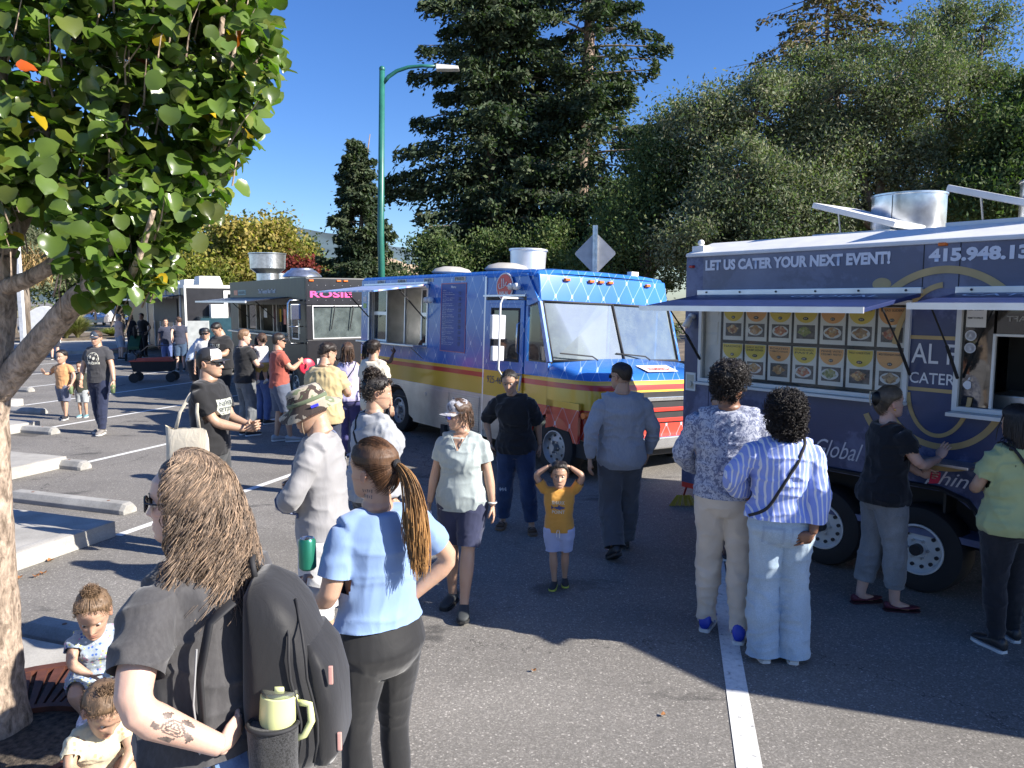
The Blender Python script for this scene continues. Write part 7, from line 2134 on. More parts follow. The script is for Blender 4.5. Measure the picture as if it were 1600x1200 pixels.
# backpack on her back
bpk = thing('backpack', 'black backpack with mesh bottle pocket worn by the woman in the charcoal tee', 'backpack', (A.e.location.x + .19, A.e.location.y - .005, .965), R(2))
M_BP = cloth('black_pack_fabric', (.016, .016, .018), wr=.35, rough=.6); M_BPM = cloth('pack_mesh_grey', (.05, .05, .052), 'leafy', col2=(.012, .012, .012), sc=220)
def ringmesh(rows, n=36, e=3.2, ox=0, oy=0):
 vs = []
 for (z, x0, x1, hw) in rows:
  cx, rx = (x0 + x1) / 2,(x1 - x0) / 2
  for k in range(n):
   a = 2 * math.pi * k / n; c, s_ = math.cos(a), math.sin(a)
   vs.append((ox + cx + rx * math.copysign(abs(c) ** (2 / e), c), oy + hw * math.copysign(abs(s_) ** (2 / e), s_), z))
 fs = []
 for j in range(len(rows) - 1):
  for k in range(n): fs.append((j * n + k, j * n + (k + 1) % n,(j + 1) * n + (k + 1) % n,(j + 1) * n + k))
 fs += [tuple(range(n - 1,-1,-1)), tuple(range((len(rows) - 1) * n, len(rows) * n))]
 return vs, fs
b = MB(); b.add(*ringmesh([(0.0,-.07,.10,.12),(.012,-.085,.125,.145),(.06,-.09,.14,.155),(.2,-.09,.135,.158),(.34,-.09,.115,.155),(.43,-.088,.08,.145),(.49,-.082,.035,.125),(.525,-.07,-.01,.09),(.535,-.06,-.03,.06)]))
V = np.array(b.v); V += (unit(V - np.array([0, 0, .25])) * ((vnoise(V, 16, 3) - .5) * .018)[:, None]); b.v = [tuple(q) for q in V]; b.build('main_body', M_BP, bpk, smooth=True, auto=60)
b = MB(); b.add(*ringmesh([(.015, .10, .165, .115), (.05, .10, .185, .130), (.2, .10, .18, .132), (.30, .09, .155, .125), (.36, .08, .115, .10)])); b.build('front_pocket', M_BP, bpk, smooth=True, auto=60)
for off, r in ((.118,.152),(.075,.158)):
 b = MB(); b.tube([(off * 1.0 + .015 * math.sin(k), -r * 1.0, .05 + .06 * k) if k < 6 else (off * .8 - (k - 6) * .02, -r * .93 + (k - 6) * .05, .41 + (k - 6) * .03) for k in range(9)], .004, 6); b.build('zip', M_STRAP, bpk, smooth=True)
M_ROSE = mat('rose_gold_leather', (.62, .33, .28), .45)
for (x, y, z) in ((.165,-.118,.26),(.182,-.105,.06)):
 b = MB(); b.box((x - .006, y - .012, z), (x + .006, y - .004, z + .052)); b.build('zip_pull', M_ROSE, bpk, bevel=.003)
b = MB(); b.tube([(-.06, -.03, .53), (-.07, -.02, .575), (-.08, .02, .575), (-.07, .04, .53)], .009, 8); b.build('top_handle', M_STRAP, bpk, smooth=True)
b = MB(); b.add(*ringmesh([(.005, -.035, .065, .03), (.03, -.05, .078, .045), (.17, -.052, .082, .05)], 30, 2.4, .0, -.165)); b.build('bottle_pocket', M_BPM, bpk, smooth=True, auto=60)
b = MB(); b.tube([(-.055 + .07 + .067 * math.cos(a) - .0, -.165 + .052 * math.sin(a), .172) for a in [2 * math.pi * k / 20 for k in range(21)]], .006, 6); b.build('pocket_hem', M_STRAP, bpk, smooth=True)
b = MB(); b.tube([(-.09, -.13, .50), (-.14, -.17, .46), (-.165, -.19, .32), (-.165, -.18, .12), (-.15, -.15, .02), (-.10, -.12, -.01)], .022, 10, flat=.35); b.build('shoulder_strap', M_STRAP, bpk, smooth=True)
b = MB(); b.tube([(-.165, -.20, .40), (-.178, -.205, .25), (-.17, -.19, .06)], .003, 5); b.build('strap_piping', mat('strap_edge', (.3, .3, .3), .6), bpk)
b = MB(); b.tube([(-.10, -.13, .0), (-.06, -.18, -.06), (-.0, -.19, -.05), (.02, -.15, .01)], .012, 8, flat=.2); b.tube([(-.02, -.17, -.02), (.03, -.17, -.09), (.06, -.165, -.16)], .014, 8, flat=.15); b.build('webbing', M_STRAP, bpk, smooth=True)
b = MB(); b.tube([(-.08, .10, .50), (-.16, .13, .56), (-.22, .12, .53), (-.26, .10, .42)], .026, 10, flat=.3); b.build('shoulder_strap', M_STRAP, bpk, smooth=True)
tum = thing('tumbler', 'pale yellow insulated tumbler with straw in the backpack side pocket', 'cup', bpk.location + Matrix.Rotation(R(2), 3, 'Z') @ Vector((.014, -.165, .02)), R(2))
tum.rotation_euler = (R(-6), R(4), R(2))
M_TUM = mat('pale_yellow_enamel', (.66, .68, .32), .35, var=.02)
b = MB(); b.lathe((0, 0, 0), [(.034, 0), (.036, .01), (.038, .12), (.050, .16), (.051, .225), (.048, .228), (.047, .225)], 28); b.build('cup', M_TUM, tum, smooth=True, auto=40)
b = MB(); b.lathe((0, 0, .222), [(.0475, 0), (.049, .012), (.047, .018), (.03, .016), (0, .016)], 28); b.build('lid', glass_mat('clear_plastic', (.8, .85, .8), .15, (.6, .62, .5)), tum, smooth=True)
b = MB(); b.tube([(0, 0, .235), (.010, .004, .335)], .0075, 10); b.cyl((0, 0, .232), (0, 0, .25), .02, 14); b.build('straw', M_TUM, tum, smooth=True)
b = MB(); b.tube([(.045, 0, .205), (.085, -.01, .205), (.092, -.01, .16), (.075, -.005, .12), (.04, 0, .10)], .010, 10); b.build('handle', M_TUM, tum, smooth=True)
# ponytail woman in light blue
Bp = Person('woman in light blue tee and black leggings with a long blonde-tipped ponytail', at_px(583, 2.98), 42, 1.735, 'f', wt=1.10, bust=.045, hipsh=1.03, vox=.0075, skin_='tan', head=(16, 0, 0), lean=(0, 0, -6),
   R_=dict(to=(.165,.03,1.03), el=(1,-.35,-.1), hd=(-.3,.3,-.8)), L_=dict(to=(-.20,.25,1.10), el=(-.35,-.6,-1), curl=.9))
Bp.shirt(cloth('light_blue_tee', (.20, .30, .50), wr=.22), .66, .20, .015, .0, amp=.008, sl_r=.010)
Bp.pants(cloth('black_leggings', (.014, .014, .015), wr=.15, rough=.6), loose=.002, waist=.26, amp=.003, hips=.004)
Bp.shoes(M_DARK, M_SOLEW)
Bp.cap_hair('brown', .010, .014, 'f', .0015, tint=lambda P: np.clip(.6 + 14 * np.clip(-P[:, 1] - .03, 0, .05), .5, 3)[:, None] * np.array([1, .85, .6]))
def pt(rng, n): t = rng.uniform(.8,3.6, n); return t[:, None] * np.array([1.15,.82,.5])
Bp.pulled('brown', (0, -.112, .035), 900, .0015, tint=lambda rng, n: rng.uniform(.5, 2.6, n)[:, None] * np.array([1.05, .9, .7]))
Bp.ponytail(('pony_blonde', (.14, .09, .045)), (0, -.112, .035), .48, 420, .030, .0030, (0, -1, .15), tint=lambda rng, n: rng.uniform(.6, 2.9, n)[:, None] * np.array([1.1, .9, .65]), wave=.010)
b = MB(); b.lathe((0, 0, 0), [(.017, -.008), (.021, 0), (.017, .008)], 14); b.v = [(x, z - .122, y + .038) for x, y, z in b.v]; Bp.onhead('hair_tie', b, M_BLACK)
bvB = BVHTree.FromPolygons([tuple(q) for q in Bp.bodyV], [tuple(p.vertices) for p in Bp.bo.data.polygons])
npos = Bp.W(Bp.nb * .45 + Bp.hc * .55 + vec(-.05,-.02,-.03))
for i_, (st) in enumerate(('llth', 'Hmf')):
 body_patch(Bp, bvB, tuple(npos + np.array([0, 0, .012 - .022 * i_])), (-1, -.45, 0), (-.4, .9, 0), .045, .014, 'tattoo', M_TATT, lambda x, y: (int(x * 9) % 2 == 0) and (.1 < y < .9 or int(x * 5) % 2 == 0), 22, 6)
can = thing('drink_can', 'green drink can held up in front of the ponytail woman', 'can', atY(481, 889, 2.86))
b = MB(); b.lathe((0, 0, 0), [(.026, 0), (.033, .008), (.033, .112), (.027, .122), (.026, .120), (0, .118)], 24, mat('green_can', (.02, .17, .11), .3, .4)); b.build('shell', None, can, smooth=True, auto=40)
b = MB(); b.lathe((0, 0, .119), [(.026, 0), (.027, .004), (.024, .001), (0, .001)], 20, M_CHROME); b.box((-.006, -.012, .1205), (.006, .010, .122), M_DARK); b.build('lid', None, can)
# bucket-hat man, arms crossed
H = Person('older man in camouflage bucket hat and grey long-sleeve top, arms folded', at_px(500, 4.2), 92, 1.83, 'm', wt=.95, belly=.02, vox=.009, skin_='tan', head=(4, 20, 0), lean=(3, 0, 0),
   R_=dict(to=(.03,.19,1.18), el=(.8,.3,-1), hd=(-1,.1,.1), pn=(0,-1,0)), L_=dict(to=(.0,.205,1.12), el=(-.8,.3,-1), hd=(1,.1,.0), pn=(0,-1,0)))
H.shirt(cloth('pale_grey_knit', (.27, .265, .27), wr=.35), 1.93, -.14, .020, .008, amp=.009)
H.pants(cloth('white_shorts', (.62, .61, .58), 'leafy', col2=(.55, .55, .54), sc=30), to=.95, loose=.035)
H.shoes(M_DARK, M_SOLEW)
H.cap_hair('grey', .006, .008, 'fade')
H.glasses(lens=(.025,.015))
CAMO = cloth('camouflage', (.3, .27, .2), 'camo', col2=[(.10, .13, .07), (.05, .035, .03), (.36, .31, .24), (.17, .20, .11), (.42, .38, .32)], sc=9)
b = MB(); b.lathe((0,-.004,0), [(.160,-.022),(.158,-.016),(.100,.026),(.098,.062),(.094,.070),(.088,.102),(.070,.116),(0,.120)],40)
V = np.array(b.v); rr = np.hypot(V[:,0], V[:,1]); an_ = np.arctan2(V[:,0], V[:,1]); V[:,2] += np.where(rr > .12,.012 * np.sin(an_ * 3 + 1) + .014 * np.cos(an_ * 2),0); V[:,0] *= .92; V[:,1] *= 1.06; b.v = [tuple(q) for q in V]
H.onhead('bucket_hat', b, CAMO, smooth=True, auto=50)
b = MB(); b.lathe((0, -.004, .034), [(.103, 0), (.103, .020), (.100, .020)], 40); V = np.array(b.v); V[:, 0] *= .92; V[:, 1] *= 1.06; b.v = [tuple(q) for q in V]; H.onhead('hat_band', b, cloth('hat_band_green', (.12, .15, .09), wr=.2), smooth=True)
b = MB(); b.box((-.125, -.075, .004), (-.121, -.035, .018)); H.onhead('hat_patch', b, mat('blue_patch', (.05, .05, .65), .5))
H.line('chin_cord', [H.tr([(-.075, .02, .01)])[0], H.tr([(-.06, .055, -.07)])[0], H.tr([(-.02, .07, -.125)])[0]], .0025, mat('cord_tan', (.35, .28, .2), .7), 5)
H.line('cross_strap', [H.bend(vec(.12, -.09, 1.46)), H.bend(vec(.10, .05, 1.48)), H.bend(vec(-.02, .155, 1.28)), H.bend(vec(-.14, .13, 1.05))], .007, mat('blue_cord', (.10, .12, .20), .7), 5, sub=8, onto=True)
# man with tote bag
Tm = Person('man in black and white trucker cap and black tee with canvas tote on his shoulder', at_px(322, 6.7), -98, 1.87, 'm', wt=1.05, vox=.010, skin_='olive', head=(6, 0, 0), lean=(2, 0, 0),
   R_=dict(to=(.02,.33,1.08), el=(.4,-1,-.6), hd=(-.5,.8,.3), curl=.9), L_=dict(to=(-.03,.35,1.10), el=(-.4,-1,-.6), hd=(.4,.8,.2), curl=.9))
BLKTEE = cloth('black_tee', (.016, .016, .018), wr=.3)
Tm.shirt(BLKTEE, .72, -.05, .024, .008); Tm.pants(cloth('charcoal_trousers', (.04, .042, .045)), loose=.018); Tm.shoes(M_DARK, M_SOLEW)
Tm.cap_hair('black', .008, .01, 'm'); Tm.cap_hat(M_DARK, cloth('white_cap_front', (.7, .7, .7), wr=.1)); Tm.glasses()
V, F = grid_art(8, 6, lambda x, y: True); Tm.decal(Tm.so, V, F, 'chest_print', mat('print_grey', (.42, .44, .38), .7, var=.15, vscale=40), (.02, 1.27), .20, .13)
Tm.text_decal(Tm.so, 'NEVER', 'chest_lettering', mat('print_dark', (.10, .11, .12), .7), (.02, 1.30), .17, .035, off=.006)
Tm.text_decal(Tm.so, 'SETTLE', 'chest_lettering', mat('print_dark', (.10, .11, .12), .7), (.02, 1.25), .17, .035, off=.006)
tote = at_person('tote_bag', 'natural canvas tote bag hanging from the trucker-cap man', 'bag', Tm)
M_CANV = cloth('natural_canvas', (.60, .54, .43), wr=.6)
b = MB(); rows = [(.76,.175,.03),(.80,.19,.045),(.95,.195,.05),(1.12,.19,.035),(1.20,.185,.02)]; vs = []; n = 28
for (z, hw, hd) in rows:
 for k in range(n):
  a = 2 * math.pi * k / n; vs.append((.27 + hd * math.cos(a) + .012 * math.sin(z * 30 + a * 2),-.05 + hw * math.copysign(abs(math.sin(a)) ** .5, math.sin(a)), z + .01 * math.sin(a * 3)))
fs = [(j * n + k, j * n + (k + 1) % n,(j + 1) * n + (k + 1) % n,(j + 1) * n + k) for j in range(4) for k in range(n)] + [tuple(range(n - 1,-1,-1))]
b.add(vs, fs); V = np.array(b.v); b.v = [tuple(q) for q in V + unit(V - V.mean(0)) * ((vnoise(V, 14, 2) - .5) * .03)[:, None]]; b.build('bag_body', M_CANV, tote, smooth=True)
for y in (-.16,.06):
 b = MB(); b.tube([(.27, y, 1.17), (.25, y * .7 - .01, 1.33), (.205, y * .3, 1.475), (.16, y * .2, 1.51), (.12, y * .3 + .02, 1.46)], .016, 8, flat=.2); b.build('handle', M_CANV, tote, smooth=True)
text('print', 'Hi', (.331, .0, .92), (0, -1, 0), (0, 0, 1), .13, .08, M_REDF, tote, shear=.2)
# woman with bun, pale grey sweatshirt
Bn = Person('woman with dark curly bun in pale grey sweatshirt with thin black strap', at_px(580, 5.5), -52, 1.74, 'f', wt=1.32, bust=.03, belly=.02, vox=.010, skin_='olive', head=(-20, 4, 0), lean=(3, 0, 0))
Bn.shirt(cloth('pale_grey_sweat', (.33, .345, .375), wr=.35), 1.93, -.08, .030, .01, amp=.016); Bn.pants(cloth('dark_trousers', (.02, .022, .03)), loose=.015); Bn.shoes(M_DARK, M_SOLEW)
Bn.cap_hair('black', .016, .020, 'f', .006); Bn.curls('dark', 260, (.010, .018), .004, .012, L=.05); Bn.curls('dark', 260, center=Bn.tr([(0, -.045, .135)])[0], rad=(.055, .055, .040), r=.0045, cr=.018, L=.05)
b = MB(); b.sphere((0, -.045, .128), (.050, .050, .036), None, 14, 10); Bn.onhead('bun', b, hairmat('black', HC['black']), smooth=True)
Bn.line('cross_strap', [Bn.bend(vec(-.10, .08, 1.40)), Bn.bend(vec(-.10, -.02, 1.475)), Bn.bend(vec(-.05, -.12, 1.38)), Bn.bend(vec(.10, -.16, 1.18)), Bn.bend(vec(.17, -.13, 1.0))], .008, M_STRAP, 6, .5, sub=8, onto=True)
# beige shirt man
Be = Person('man seen from behind in pale yellow tee, looking at the phone in his hands', at_px(503, 8.8), -18, 1.80, 'm', wt=1.18, vox=.011, skin_='tan', head=(-30, 18, -4), lean=(6, 0, 0),
   R_=dict(to=(.08,.30,1.22), el=(.8,-.3,-1)), L_=dict(to=(-.04,.30,1.16), el=(-.8,-.3,-1)))
Be.shirt(cloth('pale_yellow_tee', (.48, .38, .20), wr=.35), .66, -.10, .030, .012, amp=.016); Be.pants(cloth('dark_jeans', (.02, .025, .05), 'denim')); Be.shoes(M_DARK, M_SOLEW)
Be.cap_hair('dark', .007, .022, 'fade', .008); Be.curls('dark', 600, (.004, .024), .0022, .005, L=.03, style='fade', turns=.3)
b = MB(); b.lathe((0, 0, 0), [(.074, -.008), (.078, 0), (.072, .012)], 24); V = np.array([Be.nb + np.array(q) * np.array([1, .85, 1]) for q in b.v]); b.v = [tuple(q) for q in Be.W(V)]; b.build('collar', cloth('brown_trim', (.08, .04, .025), wr=.1), Be.e, smooth=True)
# man walking away
Gm = Person('man in light grey long-sleeve top and slate trousers walking away between the trucks', feet(968, 868), 4, 1.74, 'm', wt=1.10, vox=.009, skin_='olive', head=(32, 0, 0),
   RF=dict(to=(.09,.20,.0)), LF=dict(to=(-.08,-.17,.05), pitch=28, kn=(-.1,1,0)), L_=dict(to=(-.29,-.06,.90), el=(-1,-.6,0)), R_=dict(to=(.27,.10,.92), el=(1,-.8,0)))
Gm.shirt(cloth('heather_grey_long', (.29, .31, .35), 'heather', col2=(.22, .24, .29), wr=.3), 1.95, -.16, .028, .012, amp=.014)
Gm.pants(cloth('slate_trousers', (.075, .08, .095)), loose=.032, flare=.03); Gm.shoes(M_DARK, M_SOLEB); Gm.cap_hair('dark', .004, .014, 'fade', .003); Gm.glasses(); Gm.curls('dark', 700, (.003, .012), .0014, .003, L=.02, style='fade', turns=.3)
# boy with his hands on his head
By = Person('small boy in mustard shark tee with both hands on his head', feet(873, 918), 172, 1.04, 'm', 'child', vox=.0085, skin_='tan', head=(4, 4, 0),
   R_=dict(to=(.135,.03,1.66), el=(1,.05,-.05), hd=(-.9,.0,.25), pn=(-.2,0,-1), curl=.3), L_=dict(to=(-.135,.03,1.66), el=(-1,.05,-.05), hd=(.9,0,.25), pn=(.2,0,-1), curl=.3), RF=dict(to=(.06,.0,0)), LF=dict(to=(-.07,-.12,0)))
By.shirt(cloth('mustard_tee', (.62, .31, .06), wr=.25), .62, -.02, .024, .01, amp=.010); By.pants(cloth('pale_blue_shorts', (.38, .44, .66), wr=.3), to=.78, loose=.036, amp=.012)
By.shoes(mat('black_clog', (.03, .03, .03), .6), mat('lime_sole', (.45, .5, .08), .6), m2=mat('lime_strap', (.5, .6, .1), .6)); By.cap_hair('black', .014, .018, 'm', .006); By.curls('black', 700, (.008, .018), .0018, .006, L=.035, style='m', turns=.4)
M_PRW = mat('print_pale', (.62, .60, .50), .7); M_PRB = mat('print_navy', (.05, .07, .18), .7)
By.text_decal(By.so, 'SHARK', 'shirt_lettering', M_PRW, (0, 1.20), .17, .045); By.text_decal(By.so, 'POINT', 'shirt_lettering', M_PRW, (0, 1.075), .17, .045)
V, F = grid_art(22, 9, lambda x, y: abs(y - .45) < .34 * math.sin(math.pi * min(1, x * 1.15)) ** .8 * (1 - .3 * x) or (x > .84 and abs(y - .5) < (x - .80) * 2.4) or (.42 < x < .52 and y > .6)); By.decal(By.so, V, F, 'shark_print', M_PRB, (0, 1.135), .19, .07)
By.line('drawstring', [vec(-.01, .165, .84), vec(-.02, .185, .80), vec(-.02, .18, .74)], .005, M_WHITE, 5); By.line('drawstring', [vec(.01, .165, .84), vec(.02, .185, .80), vec(.018, .18, .75)], .005, M_WHITE, 5)
# woman with camo cap and grey V-neck
Gw = Person('woman walking in patterned cap, mirrored sunglasses, pale grey tee and navy shorts', feet(724, 948), 168, 1.57, 'f', wt=1.12, belly=.035, bust=.02, vox=.0085, skin_='tan', head=(-50, 6, 0), lean=(1, 0, 0),
   R_=dict(to=(.27,.06,.86), el=(1,-.8,0)), L_=dict(to=(-.27,.04,.85), el=(-1,-.6,0)), RF=dict(to=(.11,-.06,0)), LF=dict(to=(-.06,.20,.0), yaw=12))
Gw.shirt(cloth('pale_sage_tee', (.36, .41, .40), 'heather', col2=(.30, .34, .34), wr=.3), .64, -.10, .020, .008, neck=1.0, amp=.012); Gw.pants(cloth('navy_shorts', (.03, .035, .075), wr=.3), to=.86, loose=.026, waist=.12)
V, F = grid_art(14, 14, lambda x, y: abs(x - .5) < .5 * y); Gw.decal(Gw.so, V, F, 'v_neckline', Gw.skinm, (0, 1.405), .13, .13, off=.002)
for o in [o_ for o_ in Gw.e.children if o_.name.startswith('v_neckline')]:
 ca = o.data.color_attributes.new('tint', 'FLOAT_COLOR', 'POINT'); ca.data.foreach_set('color', np.ones(len(o.data.vertices) * 4, np.float32))
Gw.line('neckline_trim', [vec(-.07, .10, 1.46), vec(-.035, .128, 1.405), vec(0, .142, 1.34), vec(.035, .128, 1.405), vec(.07, .10, 1.46)], .004, cloth('pale_sage_tee', (.46, .51, .50)), 5, sub=2)
Gw.shoes(mat('dark_trainer', (.035, .04, .042), .7), M_SOLEB, m2=mat('mint_laces', (.25, .55, .42), .6)); Gw.cap_hair('brown', .012, .014, 'f', .006); Gw.falling('brown', 420, .13, .0035, .008, 1.0, zmin=-.05, T=.012, steps=10, front=False, out=.1, wl=1.4)
Gw.cap_hat(cloth('grey_camo_cap', (.3, .3, .33), 'camo', col2=[(.12, .12, .14), (.30, .30, .33), (.50, .50, .52), (.20, .20, .23)], sc=16)); Gw.glasses(mat('blue_mirror_lens', (.05, .06, .45), .08, .6, var=.02))
Gw.line('watch', [Gw.J['wrL'] + vec(.03 * math.cos(a), .03 * math.sin(a), .03) for a in [2 * math.pi * k / 10 for k in range(11)]], .008, M_WHITE, 6, sub=1)
ph = thing('phone', 'phone with a card held low by the woman in the patterned cap', 'phone', world(Gw, (.285, .07, .74)), R(20)); b = MB(); b.box((-.035, -.006, -.07), (.035, .006, .07)); b.build('case', mat('phone_white', (.6, .62, .7), .3), ph, bevel=.004)
# woman in black tee and dark jeans
Bk = Person('young woman in oversized black tee and dark ripped jeans beside the blue van', feet(806, 828), 176, 1.63, 'f', wt=1.0, vox=.0095, skin_='olive', head=(-8, 14, 6), lean=(10, 3, -10),
   R_=dict(to=(.27,-.02,.93), el=(1,-.8,0)), L_=dict(to=(-.25,-.05,.92), el=(-1,-.8,0)), RF=dict(to=(.15,-.12,0)), LF=dict(to=(-.17,.04,0)))
Bk.shirt(BLKTEE, 1.0, -.10, .030, .022, amp=.018, sl_r=.030); Bk.pants(cloth('indigo_jeans', (.018, .035, .09), 'denim', col2=(.05, .09, .19)), loose=.024, flare=.015, to=1.9)
Bk.shoes(mat('brown_sandal', (.07, .04, .025), .6), mat('cork_sole', (.16, .10, .06), .8), 'sandal'); Bk.cap_hair('black', .007, .010, 'f', .0015)
Bk.pulled('black', (0, -.115, .02), 500, .0018, T=.010); Bk.ponytail('black', (0, -.12, .0), .26, 160, .028, .004, (.3, -.4, -.6))
b = MB(); b.sphere((0, -.115, .02), (.032, .030, .032), None, 12, 8); Bk.onhead('bun', b, hairmat('black', HC['black']), smooth=True)
V, F = grid_art(12, 12, lambda x, y: .5 + .3 * math.sin(x * 17) > abs(y - .5) * 2.2); Bk.decal(Bk.po, V, F, 'torn_patch', mat('frayed_denim', (.30, .36, .45), .8, var=.3, vscale=90), (.13, .47), .08, .06)
# couple at the navy trailer
Cm = Person('tall man with afro, grey floral shirt, cream chinos and blue high-top sneakers', feet(1128, 990), -14, 1.86, 'm', wt=1.06, vox=.009, skin_='brown', head=(-24, -4, 0), lean=(0, 0, -4), group=G_Q1,
   R_=dict(to=(.10,.26,1.10), el=(1,-.6,-.6)), L_=dict(to=(-.17,.22,1.02), el=(-1,-.7,-.3)), LF=dict(to=(-.10,.06,0), yaw=-10), RF=dict(to=(.10,-.08,0), yaw=-4))
Cm.shirt(cloth('floral_shirt_grey', (.40, .43, .52), 'leafy', col2=(.13, .15, .24), sc=38, wr=.3), 1.92, .03, .024, .004, amp=.012, sl_r=.016)
Cm.pants(cloth('cream_chinos', (.56, .50, .42), wr=.35), loose=.020, waist=.17, to=2.0, amp=.012); waistband(Cm, mat('black_belt', (.02, .018, .018), .5))
Cm.shoes(mat('royal_blue_leather', (.02, .05, .42), .4), M_SOLEW, 'high', m2=M_WHITE); Cm.cap_hair('black', .028, .040, 'm', .012, 30); Cm.curls('black', 1500, (.020, .050), .0032, .009, L=.030, grav=0, style='m')
for k in 'RL':
 an = Cm.J['an' + k]; fd = Cm.fdir(k); sd_ = np.cross(fd, vec(0, 0, 1)); sg = 1 if k == 'R' else -1
 for side in (1, -1): Cm.line('swoosh', [an + fd * (-.03) + sd_ * side * .048 - vec(0, 0, .002), an + fd * .03 + sd_ * side * .050 - vec(0, 0, .045), an + fd * .12 + sd_ * side * .049 - vec(0, 0, .025)], .007, M_WHITE, 5, .5)
Cw = Person('woman with black curly hair, striped blue blouse and pale wide-leg jeans', feet(1214, 1030), -6, 1.70, 'f', wt=1.14, hipsh=1.06, vox=.0085, skin_='brown', head=(2, 2, 0), group=G_Q1,
   R_=dict(to=(.145,-.165,.90), el=(1,-.3,.1), hd=(-.75,.1,-.4), pn=(0,1,0)), L_=dict(to=(-.20,.18,1.05), el=(-1,-.4,-.2)))
Cw.shirt(cloth('blue_striped_blouse', (.24, .32, .70), 'stripe', col2=(.66, .68, .74), sc=34, wr=.35), 1.90, .13, .036, .004, amp=.016, sl_r=.024, boxy=.004)
Cw.pants(cloth('pale_wide_jeans', (.33, .43, .53), 'denim', col2=(.44, .54, .63), wr=.3), loose=.012, flare=.072, to=2.10, waist=.20, amp=.012)
Cw.shoes(M_WHITE, M_SOLEW); Cw.cap_hair('black', .026, .030, 'f', .010, 30); Cw.curls('black', 1700, (.015, .060), .0035, .011, L=.040, zlow=-.085, style='f')
Cw.curls('black', 1100, center=Cw.tr([(0, -.055, -.085)])[0], rad=(.115, .085, .10), r=.0036, cr=.012, L=.045)
b = MB(); b.sphere((0, -.055, -.075), (.09, .055, .085), None, 16, 10); Cw.onhead('hair_mass', b, hairmat('black', HC['black']), smooth=True)
Cw.line('cross_strap', [Cw.bend(vec(.10, .03, 1.46)), Cw.bend(vec(.085, -.09, 1.43)), Cw.bend(vec(-.02, -.155, 1.24)), Cw.bend(vec(-.13, -.15, 1.06)), vec(-.19, -.06, .98)], .010, M_STRAP, 6, .4, sub=8, onto=True)
for (x, tl_) in ((.085,0),(-.085,0)):
 V, F = grid_art(10, 10, lambda x_, y_: (x_ < .08 or x_ > .92 or y_ > .92 or abs(y_ - .22 * abs(x_ - .5) * -2 - .2) < .06) and y_ > .2 - .4 * (.5 - abs(x_ - .5)) ); Cw.decal(Cw.po, V, F, 'pocket_stitching', mat('pocket_stitch', (.30, .38, .48), .8), (x, .86), .13, .14, back=True)
ph = thing('phone', 'dark patterned phone in the hand at the back pocket of the striped-blouse woman', 'phone', world(Cw, Cw.J['palmR']), R(80)); b = MB(); b.box((-.007, -.04, -.035), (.007, .075, .035)); b.build('case', mat('phone_case', (.05, .03, .035), .3), ph, bevel=.005)
# woman in black top facing right
Fw = Person('woman with hair clip, black top and grey cropped jeans, gesturing beside the trailer', feet(1372, 948), -86, 1.66, 'f', wt=1.15, bust=.02, vox=.009, skin_='pale', head=(2, -4, 0), lean=(1, 0, 0), group=G_Q1,
   R_=dict(to=(.10,.36,1.20), el=(.8,-.4,-1), hd=(.1,.35,.9), pn=(-.3,.5,-.2), curl=.35), L_=dict(to=(-.12,.36,1.03), el=(-.8,-.4,-1), hd=(0,1,0), curl=.8), LF=dict(to=(-.09,-.10,0)), RF=dict(to=(.08,.08,0)))
Fw.shirt(cloth('black_blouse', (.010, .011, .014), wr=.3), .5, -.08, .026, .012, amp=.014, sl_r=.026); Fw.pants(cloth('grey_acid_jeans', (.20, .21, .22), 'denim', col2=(.34, .35, .36), wr=.35), loose=.018, flare=.014, to=1.72, waist=.12)
Fw.shoes(mat('burgundy_flat', (.10, .015, .03), .6), mat('burgundy_sole', (.05, .01, .015), .7), 'flat'); Fw.cap_hair(('dark_blonde', (.10, .075, .05)), .014, .018, 'f', .002)
Fw.pulled(('dark_blonde', (.10, .075, .05)), (0, -.10, .05), 700, .0018, T=.015)
b = MB(); b.sphere((0, -.105, .035), (.045, .035, .060), None, 14, 10); Fw.onhead('twisted_updo', b, hairmat('dark_blonde', (.10, .075, .05)), smooth=True)
cl = bpy.data.objects.new('hair_clip', None); COL.objects.link(cl); cl.parent = Fw.e
for k in range(6):
 b = MB(); z = .085 - k * .018; b.tube([(-.03, -.135, z), (-.052, -.11, z - .004), (-.056, -.085, z - .006)], .0028, 5); Fw.onhead('prong', b, mat('clip_beige', (.45, .40, .30), .4), cl)
b = MB(); b.tube([(-.03, -.138, .095), (-.03, -.146, .04), (-.03, -.138, -.015)], .006, 6); Fw.onhead('spine', b, mat('clip_beige', (.45, .40, .30), .4), cl)
b = MB(); b.sphere((.074, -.006, -.046), (.005, .007, .010), None, 10, 8); Fw.onhead('earring', b, mat('gold_metal', (.8, .5, .15), .2, 1.0), smooth=True)
Fw.line('bag_strap', [Fw.bend(vec(.06, -.10, 1.44)), Fw.bend(vec(.11, .0, 1.475)), Fw.bend(vec(.06, .135, 1.36)), Fw.bend(vec(-.05, .17, 1.18)), Fw.bend(vec(-.16, .12, 1.0))], .008, mat('brown_leather', (.10, .03, .015), .5), 6, .4, sub=8, onto=True)
cd = thing('card', 'bright red card held out by the woman in the black top', 'card', world(Fw, (-.12, .50, 1.00)), R(20)); b = MB(); b.add([(-.08, 0, -.04), (.09, .01, -.05), (.10, .0, .03), (-.06, 0, .045), (-.08, .003, -.04), (.09, .013, -.05), (.10, .003, .03), (-.06, .003, .045)], [(0, 1, 2, 3), (7, 6, 5, 4), (0, 4, 5, 1), (1, 5, 6, 2), (2, 6, 7, 3), (3, 7, 4, 0)]); b.build('sheet', mat('red_card', (.62, .03, .08), .5), cd)
